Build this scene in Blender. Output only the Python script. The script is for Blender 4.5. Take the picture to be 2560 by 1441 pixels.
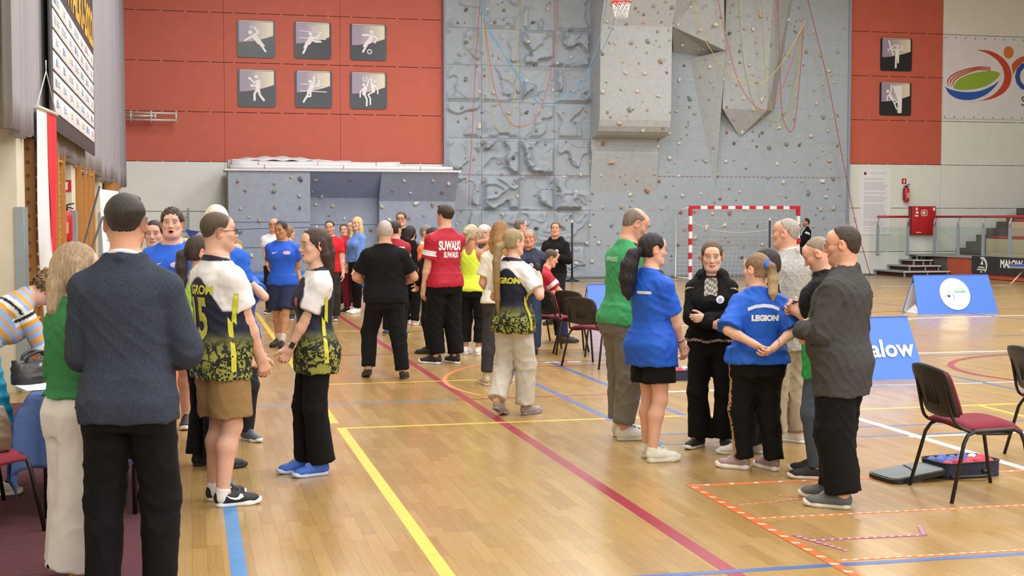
import bpy, bmesh, math, random
import numpy as np
from mathutils import Vector, Matrix
from mathutils.bvhtree import BVHTree
random.seed(7)
rng = np.random.default_rng(11)
for _o in list(bpy.data.objects):
 bpy.data.objects.remove(_o)
SC = bpy.context.scene
COL = SC.collection
R_ = math.radians
# ------------------------------------------------------------------ camera
FPX, CAMH, YAW, PITCH = 3340.0, 1.74, R_(13.55), R_(3.0)
_cy, _sy, _cp, _sp = math.cos(YAW), math.sin(YAW), math.cos(PITCH), math.sin(PITCH)
FWD = Vector((_sy * _cp, _cy * _cp, -_sp))
RGT = Vector((_cy, -_sy, 0))
UPV = RGT.cross(FWD)
CAMP = Vector((0, 0, CAMH))
cam_d = bpy.data.cameras.new('camera')
cam_d.sensor_width = 36.0
cam_d.lens = 36.0 * FPX / 2560.0
cam_d.clip_end = 200
cam = bpy.data.objects.new('camera', cam_d)
COL.objects.link(cam)
cam.matrix_world = Matrix(((RGT.x, UPV.x, -FWD.x, CAMP.x), (RGT.y, UPV.y, -FWD.y, CAMP.y),
       (RGT.z, UPV.z, -FWD.z, CAMP.z), (0, 0, 0, 1)))
SC.camera = cam
# ------------------------------------------------------------------ world, lights, exposure
SC.view_settings.view_transform = 'Standard'
SC.view_settings.look = 'None'
SC.view_settings.gamma = 1.0
SC.view_settings.use_curve_mapping = False
SC.view_settings.exposure = 0.0
SC.cycles.max_bounces = 6
SC.cycles.diffuse_bounces = 4
SC.cycles.glossy_bounces = 3
SC.cycles.transparent_max_bounces = 12
SC.cycles.use_denoising = True
SC.cycles.caustics_reflective = False
SC.cycles.caustics_refractive = False
world = bpy.data.worlds.new('world')
SC.world = world
world.use_nodes = True
world.node_tree.nodes['Background'].inputs[0].default_value = (0.90, 0.95, 1.0, 1)
world.node_tree.nodes['Background'].inputs[1].default_value = 0.55
def area_light(name, loc, sx, sy, power, color=(1, 1, 1), rot=(0, 0, 0)):
 d = bpy.data.lights.new(name, 'AREA')
 d.shape = 'RECTANGLE'
 d.size, d.size_y = sx, sy
 d.energy = power
 d.color = color
 o = bpy.data.objects.new(name, d)
 o.location = loc
 o.rotation_euler = rot
 COL.objects.link(o)
 return o
for ix, lx in enumerate((2.5, 9.5, 16.5)):
 for iy, ly in enumerate((2.0, 9.0, 16.0, 23.0, 30.0)):
  area_light('hall_lamp', (lx, ly, 9.6), 2.6, 4.6, 455, (1.0, 0.992, 0.97))
area_light('window_daylight', (8, -7.2, 6.2), 16, 4.0, 1500, (0.92, 0.96, 1.0), (R_(72), 0, 0))
# ------------------------------------------------------------------ pixel -> place helpers (frame 2560 x 1441)
def ray(px, py):
 return FWD * FPX + RGT * (px - 1280.0) - UPV * (py - 720.5)
def onz(px, py, z=0.0):
 r = ray(px, py)
 return CAMP + r * ((z - CAMH) / r.z)
def onY(px, py, Y):
 r = ray(px, py)
 return CAMP + r * (Y / r.y)
def onX(px, py, X):
 r = ray(px, py)
 return CAMP + r * (X / r.x)
def phi_at(px):
 return 13.55 + math.degrees(math.atan((px - 1280.0) / FPX))
# ------------------------------------------------------------------ colour + materials
def lin(c):
 if isinstance(c, str):
  c = c.lstrip('#')
  c = [int(c[i:i + 2], 16) for i in (0, 2, 4)]
 out = []
 for v in c[:3]:
  v = v / 255.0
  out.append(v / 12.92 if v <= 0.04045 else ((v + 0.055) / 1.055) ** 2.4)
 return tuple(out)
MATS = {}
class NT:
 def __init__(s, name):
  s.m = bpy.data.materials.new(name)
  s.m.use_nodes = True
  s.t = s.m.node_tree
  s.b = s.t.nodes['Principled BSDF']
  s.out = s.t.nodes['Material Output']
 def n(s, typ, **kw):
  nd = s.t.nodes.new(typ)
  for k, v in kw.items():
   setattr(nd, k, v)
  return nd
 def l(s, a, b):
  s.t.links.new(a, b)
 def bump(s, height, strength=0.3, dist=0.01):
  bp = s.n('ShaderNodeBump')
  bp.inputs['Strength'].default_value = strength
  bp.inputs['Distance'].default_value = dist
  s.l(height, bp.inputs['Height'])
  s.l(bp.outputs[0], s.b.inputs['Normal'])
 def ramp(s, fac, stops, interp='LINEAR'):
  r = s.n('ShaderNodeValToRGB')
  r.color_ramp.interpolation = interp
  while len(r.color_ramp.elements) < len(stops):
   r.color_ramp.elements.new(0.5)
  for e, (p, c) in zip(r.color_ramp.elements, stops):
   e.position = p
   e.color = (*c[:3], 1)
  s.l(fac, r.inputs[0])
  return r.outputs[0]
 def mix(s, fac, a, b, mode='MIX'):
  m = s.n('ShaderNodeMix', data_type='RGBA', blend_type=mode)
  for sock, v in ((m.inputs[0], fac), (m.inputs[6], a), (m.inputs[7], b)):
   if isinstance(v, (int, float)):
    sock.default_value = v
   elif isinstance(v, tuple):
    sock.default_value = (*v[:3], 1)
   else:
    s.l(v, sock)
  return m.outputs[2]
 def math(s, op, a, b=None, c=None):
  m = s.n('ShaderNodeMath', operation=op)
  for i, v in enumerate((a, b, c)):
   if v is None:
    continue
   if isinstance(v, (int, float)):
    m.inputs[i].default_value = v
   else:
    s.l(v, m.inputs[i])
  return m.outputs[0]
def pm(name, rgb=None, rough=0.6, metal=0.0, var=0.06, scale=12.0, bump=0.0, bscale=None, source=None, spec=None,
  stretch=None, coat=0.0, emit=0.0, sss=0.0):
 """procedural material: colour (or attribute / object colour) with noise variation and noise relief"""
 if name in MATS:
  return MATS[name]
 t = NT(name)
 tc = t.n('ShaderNodeTexCoord')
 vec = tc.outputs['Object']
 if stretch:
  mp = t.n('ShaderNodeMapping')
  mp.inputs['Scale'].default_value = stretch
  t.l(vec, mp.inputs['Vector'])
  vec = mp.outputs[0]
 nz = t.n('ShaderNodeTexNoise')
 nz.inputs['Scale'].default_value = scale
 nz.inputs['Detail'].default_value = 4
 t.l(vec, nz.inputs['Vector'])
 if source == 'attr':
  a = t.n('ShaderNodeAttribute', attribute_name='Col')
  base = a.outputs['Color']
 elif source == 'object':
  a = t.n('ShaderNodeObjectInfo')
  base = a.outputs['Color']
 else:
  base = tuple(rgb)
 f = t.ramp(nz.outputs['Fac'], [(0.3, (1 - var,) * 3), (0.7, (1 + var,) * 3)])
 col = t.mix(1.0, base, f, 'MULTIPLY')
 t.l(col, t.b.inputs['Base Color'])
 t.b.inputs['Roughness'].default_value = rough
 t.b.inputs['Metallic'].default_value = metal
 if spec is not None:
  t.b.inputs['Specular IOR Level'].default_value = spec
 if coat:
  t.b.inputs['Coat Weight'].default_value = coat
 if sss:
  t.b.inputs['Subsurface Weight'].default_value = sss
  t.b.inputs['Subsurface Radius'].default_value = (0.02, 0.008, 0.004)
  t.b.inputs['Subsurface Scale'].default_value = 0.3
 if emit:
  t.b.inputs['Emission Strength'].default_value = emit
  t.b.inputs['Emission Color'].default_value = (*rgb, 1)
 if bump:
  if bscale:
   n2 = t.n('ShaderNodeTexNoise')
   n2.inputs['Scale'].default_value = bscale
   n2.inputs['Detail'].default_value = 3
   t.l(vec, n2.inputs['Vector'])
   h = n2.outputs['Fac']
  else:
   h = nz.outputs['Fac']
  t.bump(h, bump, 0.01)
 MATS[name] = t.m
 return t.m
# ------------------------------------------------------------------ objects
def link(o, parent=None):
 COL.objects.link(o)
 if parent is not None:
  o.parent = parent
 return o
def tag(o, label=None, cat=None, group=None, kind=None):
 if label:
  o['label'] = label
 if cat:
  o['category'] = cat
 if group:
  o['group'] = group
 if kind:
  o['kind'] = kind
 return o
def empty(name, loc=(0, 0, 0), rz=0.0, parent=None):
 o = bpy.data.objects.new(name, None)
 o.empty_display_size = 0.1
 link(o, parent)
 o.location = loc
 o.rotation_euler = (0, 0, rz)
 return o
def add_mesh(name, me, mat=None, parent=None, loc=None, color=None):
 o = bpy.data.objects.new(name, me)
 link(o, parent)
 if mat is not None:
  if len(me.materials) == 0:
   me.materials.append(mat)
  elif me.materials[0] != mat:
   o.material_slots[0].link = 'OBJECT'
   o.material_slots[0].material = mat
 if loc is not None:
  o.location = loc
 if color is not None:
  o.color = (*color[:3], 1)
 return o
class MB:
 """collects vertices and faces; build() makes ONE mesh object"""
 def __init__(s):
  s.v, s.f, s.sm = [], [], []
 def face(s, pts, smooth=False):
  i = len(s.v)
  s.v += [tuple(p) for p in pts]
  s.f.append(tuple(range(i, i + len(pts))))
  s.sm.append(smooth)
 def box(s, lo, hi, M=None):
  x0, y0, z0 = lo
  x1, y1, z1 = hi
  c = [(x0, y0, z0), (x1, y0, z0), (x1, y1, z0), (x0, y1, z0), (x0, y0, z1), (x1, y0, z1), (x1, y1, z1), (x0, y1, z1)]
  if M is not None:
   c = [tuple(M @ Vector(p)) for p in c]
  i = len(s.v)
  s.v += c
  for q in ((3, 2, 1, 0), (4, 5, 6, 7), (0, 1, 5, 4), (1, 2, 6, 5), (2, 3, 7, 6), (3, 0, 4, 7)):
   s.f.append(tuple(i + k for k in q))
   s.sm.append(False)
  return s
 def rbox(s, lo, hi, r=0.01, M=None):
  """box with chamfered edges"""
  bm = bmesh.new()
  bmesh.ops.create_cube(bm, size=1.0)
  sz = [hi[k] - lo[k] for k in range(3)]
  ce = [(hi[k] + lo[k]) / 2 for k in range(3)]
  for v in bm.verts:
   v.co = Vector((v.co.x * sz[0] + ce[0], v.co.y * sz[1] + ce[1], v.co.z * sz[2] + ce[2]))
  bmesh.ops.bevel(bm, geom=bm.edges[:], offset=r, segments=2, profile=0.5, affect='EDGES')
  if M is not None:
   bmesh.ops.transform(bm, matrix=M, verts=bm.verts)
  s.bm(bm, True)
  return s
 def bm(s, bm, smooth=False):
  i = len(s.v)
  bm.verts.index_update()
  s.v += [tuple(v.co) for v in bm.verts]
  for f in bm.faces:
   s.f.append(tuple(i + v.index for v in f.verts))
   s.sm.append(smooth)
  bm.free()
 def tube(s, pts, r, n=8, closed=False, cap=True):
  pts = [Vector(p) for p in pts]
  m = len(pts)
  rr = r if isinstance(r, (list, tuple)) else [r] * m
  base = len(s.v)
  prev = None
  for i, p in enumerate(pts):
   if closed:
    t = (pts[(i + 1) % m] - pts[i - 1])
   else:
    t = pts[min(i + 1, m - 1)] - pts[max(i - 1, 0)]
   t.normalize()
   if prev is None:
    a = Vector((0, 0, 1)) if abs(t.z) < 0.9 else Vector((1, 0, 0))
    u = t.cross(a).normalized()
   else:
    u = (prev - t * prev.dot(t))
    u = u.normalized() if u.length > 1e-6 else t.orthogonal().normalized()
   prev = u
   w = t.cross(u)
   for k in range(n):
    an = 2 * math.pi * k / n
    s.v.append(tuple(p + (u * math.cos(an) + w * math.sin(an)) * rr[i]))
  for i in range(m if closed else m - 1):
   a = base + i * n
   b = base + ((i + 1) % m) * n
   for k in range(n):
    s.f.append((a + k, a + (k + 1) % n, b + (k + 1) % n, b + k))
    s.sm.append(True)
  if cap and not closed:
   s.f.append(tuple(base + k for k in range(n))[::-1])
   s.f.append(tuple(base + (m - 1) * n + k for k in range(n)))
   s.sm += [False, False]
  return s
 def prism(s, poly, axis_vec, M=None, smooth=False):
  """polygon (3d points) extruded along a vector"""
  a = [Vector(p) for p in poly]
  e = Vector(axis_vec)
  nrm = Vector((0, 0, 0))
  for i in range(len(a)):
   nrm += a[i].cross(a[(i + 1) % len(a)])
  if nrm.dot(e) > 0:
   a = a[::-1]
  b = [p + e for p in a]
  if M is not None:
   a = [M @ p for p in a]
   b = [M @ p for p in b]
  n = len(a)
  i = len(s.v)
  s.v += [tuple(p) for p in a + b]
  s.f.append(tuple(range(i, i + n)))
  s.f.append(tuple(range(i + 2 * n - 1, i + n - 1, -1)))
  s.sm += [False, False]
  for k in range(n):
   k2 = (k + 1) % n
   s.f.append((i + k, i + n + k, i + n + k2, i + k2))
   s.sm.append(smooth)
  return s
 def lathe(s, prof, n=16, M=None):
  """prof: (r, z) list"""
  base = len(s.v)
  for (r, z) in prof:
   for k in range(n):
    a = 2 * math.pi * k / n
    p = Vector((r * math.cos(a), r * math.sin(a), z))
    s.v.append(tuple(M @ p if M is not None else p))
  for i in range(len(prof) - 1):
   for k in range(n):
    a, b = base + i * n, base + (i + 1) * n
    s.f.append((a + k, a + (k + 1) % n, b + (k + 1) % n, b + k))
    s.sm.append(True)
  s.f.append(tuple(base + k for k in range(n))[::-1])
  s.f.append(tuple(base + (len(prof) - 1) * n + k for k in range(n)))
  s.sm += [False, False]
  return s
 def mesh(s, name):
  me = bpy.data.meshes.new(name)
  me.from_pydata(s.v, [], s.f)
  me.polygons.foreach_set('use_smooth', s.sm)
  me.update()
  return me
 def build(s, name, mat, parent=None, loc=None, color=None):
  return add_mesh(name, s.mesh(name), mat, parent, loc, color)
def np_mesh(name, V, Q, smooth=True, colors=None):
 me = bpy.data.meshes.new(name)
 nv, nq = len(V), len(Q)
 k = Q.shape[1]
 me.vertices.add(nv)
 me.vertices.foreach_set('co', np.ascontiguousarray(V, dtype=np.float32).ravel())
 me.loops.add(nq * k)
 me.loops.foreach_set('vertex_index', np.ascontiguousarray(Q, dtype=np.int32).ravel())
 me.polygons.add(nq)
 me.polygons.foreach_set('loop_start', np.arange(0, nq * k, k, dtype=np.int32))
 me.update(calc_edges=True)
 me.polygons.foreach_set('use_smooth', np.full(nq, bool(smooth)))
 if colors is not None:
  ca = me.color_attributes.new('Col', 'FLOAT_COLOR', 'POINT')
  c4 = np.ones((nv, 4), dtype=np.float32)
  c4[:, :3] = colors
  ca.data.foreach_set('color', c4.ravel())
 return me
_text_cache = {}
def text_mesh(txt, size=1.0, bold=0.0, extrude=0.0, align='CENTER', shear=0.0, space=1.0):
 """triangulated glyph outlines in the xy plane; returns (verts, faces)"""
 cu = bpy.data.curves.new('lettering', 'FONT')
 cu.body = txt
 cu.size = size
 cu.align_x = align
 cu.align_y = 'CENTER'
 cu.offset = bold
 cu.extrude = extrude
 cu.shear = shear
 cu.space_character = space
 cu.resolution_u = 3
 ob = bpy.data.objects.new('lettering_source', cu)
 COL.objects.link(ob)
 dg = bpy.context.evaluated_depsgraph_get()
 me = ob.evaluated_get(dg).to_mesh()
 V = [tuple(v.co) for v in me.vertices]
 Fc = [tuple(p.vertices) for p in me.polygons]
 ob.evaluated_get(dg).to_mesh_clear()
 bpy.data.objects.remove(ob)
 bpy.data.curves.remove(cu)
 return V, Fc
def text_part(name, txt, mat, parent, origin, xdir, ydir, size, bold=0.0, lift=0.004, shear=0.0, sx=1.0, space=1.0, thick=0.0):
 V, Fc = text_mesh(txt, size, bold, thick, shear=shear, space=space)
 o, x, y = Vector(origin), Vector(xdir).normalized(), Vector(ydir).normalized()
 n = x.cross(y)
 mb = MB()
 mb.v = [tuple(o + x * (v[0] * sx) + y * v[1] + n * (lift + v[2])) for v in V]
 mb.f = Fc
 mb.sm = [False] * len(Fc)
 return mb.build(name, mat, parent)
# ------------------------------------------------------------------ implicit surfaces on a grid (bodies, clothes, hair)
def A(*p):
 return np.array(p, dtype=np.float64)
class Grid:
 def __init__(s, lo, hi, h):
  s.h = h
  s.lo = np.floor((np.asarray(lo, dtype=np.float64) - 2 * h) / h) * h
  n = np.ceil((np.asarray(hi) + 2 * h - s.lo) / h).astype(int) + 1
  s.n = n
  s.ax = [(s.lo[i] + h * np.arange(n[i])).astype(np.float32) for i in range(3)]
  s.F = np.full(tuple(n), 0.3, dtype=np.float32)
 def sl(s, lo, hi):
  a = np.clip(np.floor((np.asarray(lo) - s.lo) / s.h).astype(int), 0, s.n)
  b = np.clip(np.ceil((np.asarray(hi) - s.lo) / s.h).astype(int) + 1, 0, s.n)
  if np.any(b <= a):
   return None
  return tuple(slice(a[i], b[i]) for i in range(3))
 def xyz(s, sl=None):
  if sl is None:
   sl = (slice(None),) * 3
  return s.ax[0][sl[0]][:, None, None], s.ax[1][sl[1]][None, :, None], s.ax[2][sl[2]][None, None, :]
 def add(s, pr, k=None):
  lo, hi = pr.bb
  kk = pr.k if k is None else k
  pad = kk + 2.5 * s.h
  sl = s.sl(lo - pad, hi + pad)
  if sl is None:
   return
  d = pr.ev(*s.xyz(sl))
  f = s.F[sl]
  if kk > 1e-6:
   hh = np.maximum(kk - np.abs(f - d), 0) / kk
   s.F[sl] = np.minimum(f, d) - hh * hh * (kk * 0.25)
  else:
   s.F[sl] = np.minimum(f, d)
 def sub(s, pr, k=0.0):
  lo, hi = pr.bb
  pad = k + 2.5 * s.h
  sl = s.sl(lo - pad, hi + pad)
  if sl is None:
   return
  d = -pr.ev(*s.xyz(sl))
  f = s.F[sl]
  if k > 1e-6:
   hh = np.maximum(k - np.abs(f - d), 0) / k
   s.F[sl] = np.maximum(f, d) + hh * hh * (k * 0.25)
  else:
   s.F[sl] = np.maximum(f, d)
 def look(s, P):
  i = np.clip(np.rint((P - s.lo) / s.h).astype(int), 0, s.n - 1)
  v = s.F[i[:, 0], i[:, 1], i[:, 2]]
  out = np.any((P < s.lo) | (P > s.lo + s.h * (s.n - 1)), axis=1)
  return np.where(out, 0.3, v)
 def mesh(s):
  F = s.F
  S = F < 0
  c = np.zeros(tuple(np.array(S.shape) - 1), dtype=np.uint8)
  for dx in (0, 1):
   for dy in (0, 1):
    for dz in (0, 1):
     c += S[dx:dx + c.shape[0], dy:dy + c.shape[1], dz:dz + c.shape[2]]
  act = np.nonzero((c > 0) & (c < 8))
  n = len(act[0])
  if n == 0:
   return np.zeros((0, 3)), np.zeros((0, 4), dtype=np.int64)
  I = np.stack(act, 1)
  offs = [(dx, dy, dz) for dx in (0, 1) for dy in (0, 1) for dz in (0, 1)]
  cv = np.stack([F[I[:, 0] + o[0], I[:, 1] + o[1], I[:, 2] + o[2]] for o in offs], 1)
  acc = np.zeros((n, 3))
  cnt = np.zeros(n)
  for a in range(8):
   for ax in range(3):
    o = offs[a]
    if o[ax]:
     continue
    b = offs.index(tuple(o[i] + (1 if i == ax else 0) for i in range(3)))
    va, vb = cv[:, a], cv[:, b]
    m = (va < 0) != (vb < 0)
    t = np.where(m, va / np.where(m, va - vb, 1), 0)
    p = np.array(o, dtype=float)[None, :].repeat(n, 0)
    p[:, ax] = t
    acc += p * m[:, None]
    cnt += m
  V = s.lo + (I + acc / cnt[:, None]) * s.h
  idx = np.full(c.shape, -1, dtype=np.int64)
  idx[act] = np.arange(n)
  Q = []
  for ax in range(3):
   sh = [slice(None)] * 3
   s0, s1 = list(sh), list(sh)
   s0[ax], s1[ax] = slice(0, -1), slice(1, None)
   d = S[tuple(s0)] != S[tuple(s1)]
   e = np.stack(np.nonzero(d), 1)
   u, w = (ax + 1) % 3, (ax + 2) % 3
   ok = (e[:, u] > 0) & (e[:, w] > 0) & (e[:, u] < S.shape[u] - 1) & (e[:, w] < S.shape[w] - 1)
   e = e[ok]
   ins = S[e[:, 0], e[:, 1], e[:, 2]]
   def cell(du, dw):
    q = e.copy()
    q[:, u] -= du
    q[:, w] -= dw
    return idx[q[:, 0], q[:, 1], q[:, 2]]
   q = np.stack([cell(1, 1), cell(0, 1), cell(0, 0), cell(1, 0)], 1)
   q[~ins] = q[~ins][:, ::-1]
   Q.append(q)
  return V, np.concatenate(Q)
class RC:
 """tapered capsule a-b; flat: cut the b end flat; squash: (axis, factor)"""
 def __init__(s, a, b, ra, rb, k=0.02, flat=False, squash=None):
  s.a, s.b, s.ra, s.rb, s.k, s.flat, s.sq = np.asarray(a, float), np.asarray(b, float), ra, rb, k, flat, squash
  m = max(ra, rb) * (max(1.0, squash[1]) if squash else 1.0)
  s.bb = (np.minimum(s.a, s.b) - m, np.maximum(s.a, s.b) + m)
 def ev(s, X, Y, Z):
  ab = s.b - s.a
  L2 = max(float(ab @ ab), 1e-9)
  x, y, z = X - s.a[0], Y - s.a[1], Z - s.a[2]
  t0 = (x * ab[0] + y * ab[1] + z * ab[2]) / L2
  t = np.clip(t0, 0, 1)
  dx, dy, dz = x - t * ab[0], y - t * ab[1], z - t * ab[2]
  if s.sq is not None:
   u, f = s.sq
   g = (dx * u[0] + dy * u[1] + dz * u[2]) * (1 / f - 1)
   dx, dy, dz = dx + g * u[0], dy + g * u[1], dz + g * u[2]
  d = np.sqrt(dx * dx + dy * dy + dz * dz) - (s.ra + (s.rb - s.ra) * t)
  if s.flat:
   d = np.maximum(d, (t0 - 1) * math.sqrt(L2))
  return d
class EL:
 def __init__(s, c, r, R=None, k=0.02):
  s.c, s.r, s.R, s.k = np.asarray(c, float), np.asarray(r, float), R, k
  m = float(max(s.r))
  s.bb = (s.c - m, s.c + m)
 def ev(s, X, Y, Z):
  x, y, z = X - s.c[0], Y - s.c[1], Z - s.c[2]
  if s.R is not None:
   R = s.R
   x, y, z = (x * R[0, 0] + y * R[1, 0] + z * R[2, 0], x * R[0, 1] + y * R[1, 1] + z * R[2, 1],
      x * R[0, 2] + y * R[1, 2] + z * R[2, 2])
  a, b, c = s.r
  k0 = np.sqrt((x / a) ** 2 + (y / b) ** 2 + (z / c) ** 2)
  k1 = np.sqrt((x / a ** 2) ** 2 + (y / b ** 2) ** 2 + (z / c ** 2) ** 2)
  return k0 * (k0 - 1) / np.maximum(k1, 1e-6)
class LOFT:
 """stack of rounded cross-sections along an axis. rows: (u, half width, half depth, forward shift)"""
 def __init__(s, o, ax, xr, rows, n=2.3, k=0.03, twist=0.0):
  s.o, s.ax, s.xr, s.k, s.n = np.asarray(o, float), ax, xr, k, n
  s.yf = np.cross(ax, xr)
  s.T = np.array(rows, float)
  s.tw = twist
  a = s.o + ax * s.T[0, 0]
  b = s.o + ax * s.T[-1, 0]
  m = float(max(s.T[:, 1].max(), s.T[:, 2].max() + abs(s.T[:, 3]).max())) + 0.02
  s.bb = (np.minimum(a, b) - m, np.maximum(a, b) + m)
 def ev(s, X, Y, Z):
  x, y, z = X - s.o[0], Y - s.o[1], Z - s.o[2]
  u = x * s.ax[0] + y * s.ax[1] + z * s.ax[2]
  p = x * s.xr[0] + y * s.xr[1] + z * s.xr[2]
  q = x * s.yf[0] + y * s.yf[1] + z * s.yf[2]
  T = s.T
  uu = np.linspace(T[0, 0], T[-1, 0], 160)
  tab = []
  for c in (1, 2, 3):
   v = np.interp(uu, T[:, 0], T[:, c])
   ker = np.hanning(15)
   ker /= ker.sum()
   v = np.convolve(np.pad(v, 7, mode='edge'), ker, mode='valid')
   tab.append(v)
  a = np.interp(u, uu, tab[0]).astype(np.float32)
  b = np.interp(u, uu, tab[1]).astype(np.float32)
  q = q - np.interp(u, uu, tab[2]).astype(np.float32)
  if s.tw:
   an = s.tw * np.clip((u - T[0, 0]) / (T[-1, 0] - T[0, 0]), 0, 1)
   ca, sa = np.cos(an), np.sin(an)
   p, q = p * ca + q * sa, -p * sa + q * ca
  r = (np.abs(p / a) ** s.n + np.abs(q / b) ** s.n) ** (1 / s.n)
  d = (r - 1) * np.minimum(a, b)
  return np.maximum(np.maximum(d, u - T[-1, 0]), T[0, 0] - u)
def waves(g, amp, seed, scale=1.0, boost=(), vertical=0.0):
 """soft cloth folds"""
 r = np.random.default_rng(seed)
 X, Y, Z = g.xyz()
 w = np.zeros(g.F.shape, dtype=np.float32)
 for i in range(5):
  th, ph = r.uniform(0, 6.28), r.uniform(.2, 1.1) * r.choice([-1, 1]) * (1 - vertical)
  kx, ky, kz = math.cos(th) * math.cos(ph), math.sin(th) * math.cos(ph), math.sin(ph)
  f = 3.1416 / (r.uniform(0.05, 0.13) / scale)
  q = (X * kx + Y * ky + Z * kz) * f + r.uniform(0, 6.28) + 1.1 * np.sin((X * ky - Y * kx + Z * .6) * f * .5 + i)
  mk = np.sin((X * ky + Y * kz - Z * kx) * 9 + r.uniform(0, 6.28)) * np.sin(Z * 7 + X * 4 + r.uniform(0, 6.28))
  w += (1 - np.abs(np.sin(q))) ** 2.5 * np.clip(.35 + .9 * mk, 0, 1)
 m = 1.0
 for c in boost:
  m = m + .9 * np.exp(-((X - c[0]) ** 2 + (Y - c[1]) ** 2 + (Z - c[2]) ** 2) / 0.012)
 g.F -= np.minimum(amp * 1.25 * w * m, .012).astype(np.float32)
def strands(g, amp, seed, L=0.012, curl=0.0):
 r = np.random.default_rng(seed)
 X, Y, Z = g.xyz()
 w = 0
 for i in range(3):
  th = r.uniform(0, 6.28)
  f = 6.283 / (L * r.uniform(0.8, 1.9))
  zf = f * (0.12 if not curl else curl)
  w = w + np.sin((X * math.cos(th) + Y * math.sin(th)) * f + Z * zf * r.choice([-1, 1]) + r.uniform(0, 6.28)
      + 1.2 * np.sin(Z * zf * 2 + i))
 g.F += (amp * w / 2).astype(np.float32)
def rot_ypr(yaw=0, pitch=0, roll=0):
 """head turn: yaw +left, pitch +down, roll +towards right shoulder (degrees)"""
 y, p, r = map(math.radians, (yaw, pitch, roll))
 Rz = np.array([[math.cos(y), -math.sin(y), 0], [math.sin(y), math.cos(y), 0], [0, 0, 1]])
 Rx = np.array([[1, 0, 0], [0, math.cos(-p), -math.sin(-p)], [0, math.sin(-p), math.cos(-p)]])
 Ry = np.array([[math.cos(r), 0, math.sin(r)], [0, 1, 0], [-math.sin(r), 0, math.cos(r)]])
 return Rz @ Rx @ Ry
def unit(v):
 v = np.asarray(v, float)
 return v / max(np.linalg.norm(v), 1e-9)
def ik(a, t, l1, l2, hint):
 d = t - a
 L = np.linalg.norm(d)
 Lm = (l1 + l2) * 0.999
 if L > Lm:
  t = a + d / L * Lm
  d = t - a
  L = Lm
 L = max(L, abs(l1 - l2) + 0.01)
 u = d / max(np.linalg.norm(d), 1e-6)
 h = np.asarray(hint, float)
 h = unit(h - u * (h @ u))
 x = (l1 * l1 - l2 * l2 + L * L) / (2 * L)
 y = math.sqrt(max(l1 * l1 - x * x, 0))
 return a + u * x + h * y, t
TORSO = {
 'm': [(.80, .150, .100, -.010), (.92, .168, .118, -.012), (1.00, .163, .112, -.004), (1.10, .150, .104, .002), (1.20, .156, .110, .002),
   (1.30, .170, .118, .000), (1.37, .168, .110, -.010), (1.43, .128, .084, -.020), (1.48, .074, .062, -.022), (1.53, .058, .056, -.015)],
 'f': [(.80, .160, .105, -.012), (.92, .177, .124, -.016), (1.00, .160, .108, -.006), (1.10, .133, .094, .002), (1.20, .140, .102, .002),
   (1.30, .150, .112, .004), (1.37, .144, .096, -.008), (1.43, .106, .074, -.018), (1.48, .062, .056, -.020), (1.53, .050, .049, -.013)],
}
ARM_T = {  # wrist target for the right arm (x>0), elbow hint
 'down': ((.255, .05, .80), (.25, -1, 0)),
 'bent': ((.20, .30, 1.05), (.5, -1, -.3)),
 'back': ((.04, -.19, .93), (1, -.35, 0)),
 'front': ((.06, .24, .88), (1, -.5, 0)),
 'clasp': ((.04, .27, 1.00), (1, -.6, -.2)),
 'fold': ((-.13, .22, 1.13), (1, -.1, -.8)),
 'pocket': ((.19, .10, .90), (.5, -1, 0)),
 'phone': ((.06, .33, 1.16), (.6, -.5, -1)),
 'head': ((.10, -.02, 1.60), (1, .1, .2)),
 'lap': ((.12, .34, .58), (1, -.4, 0)),
}
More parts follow.
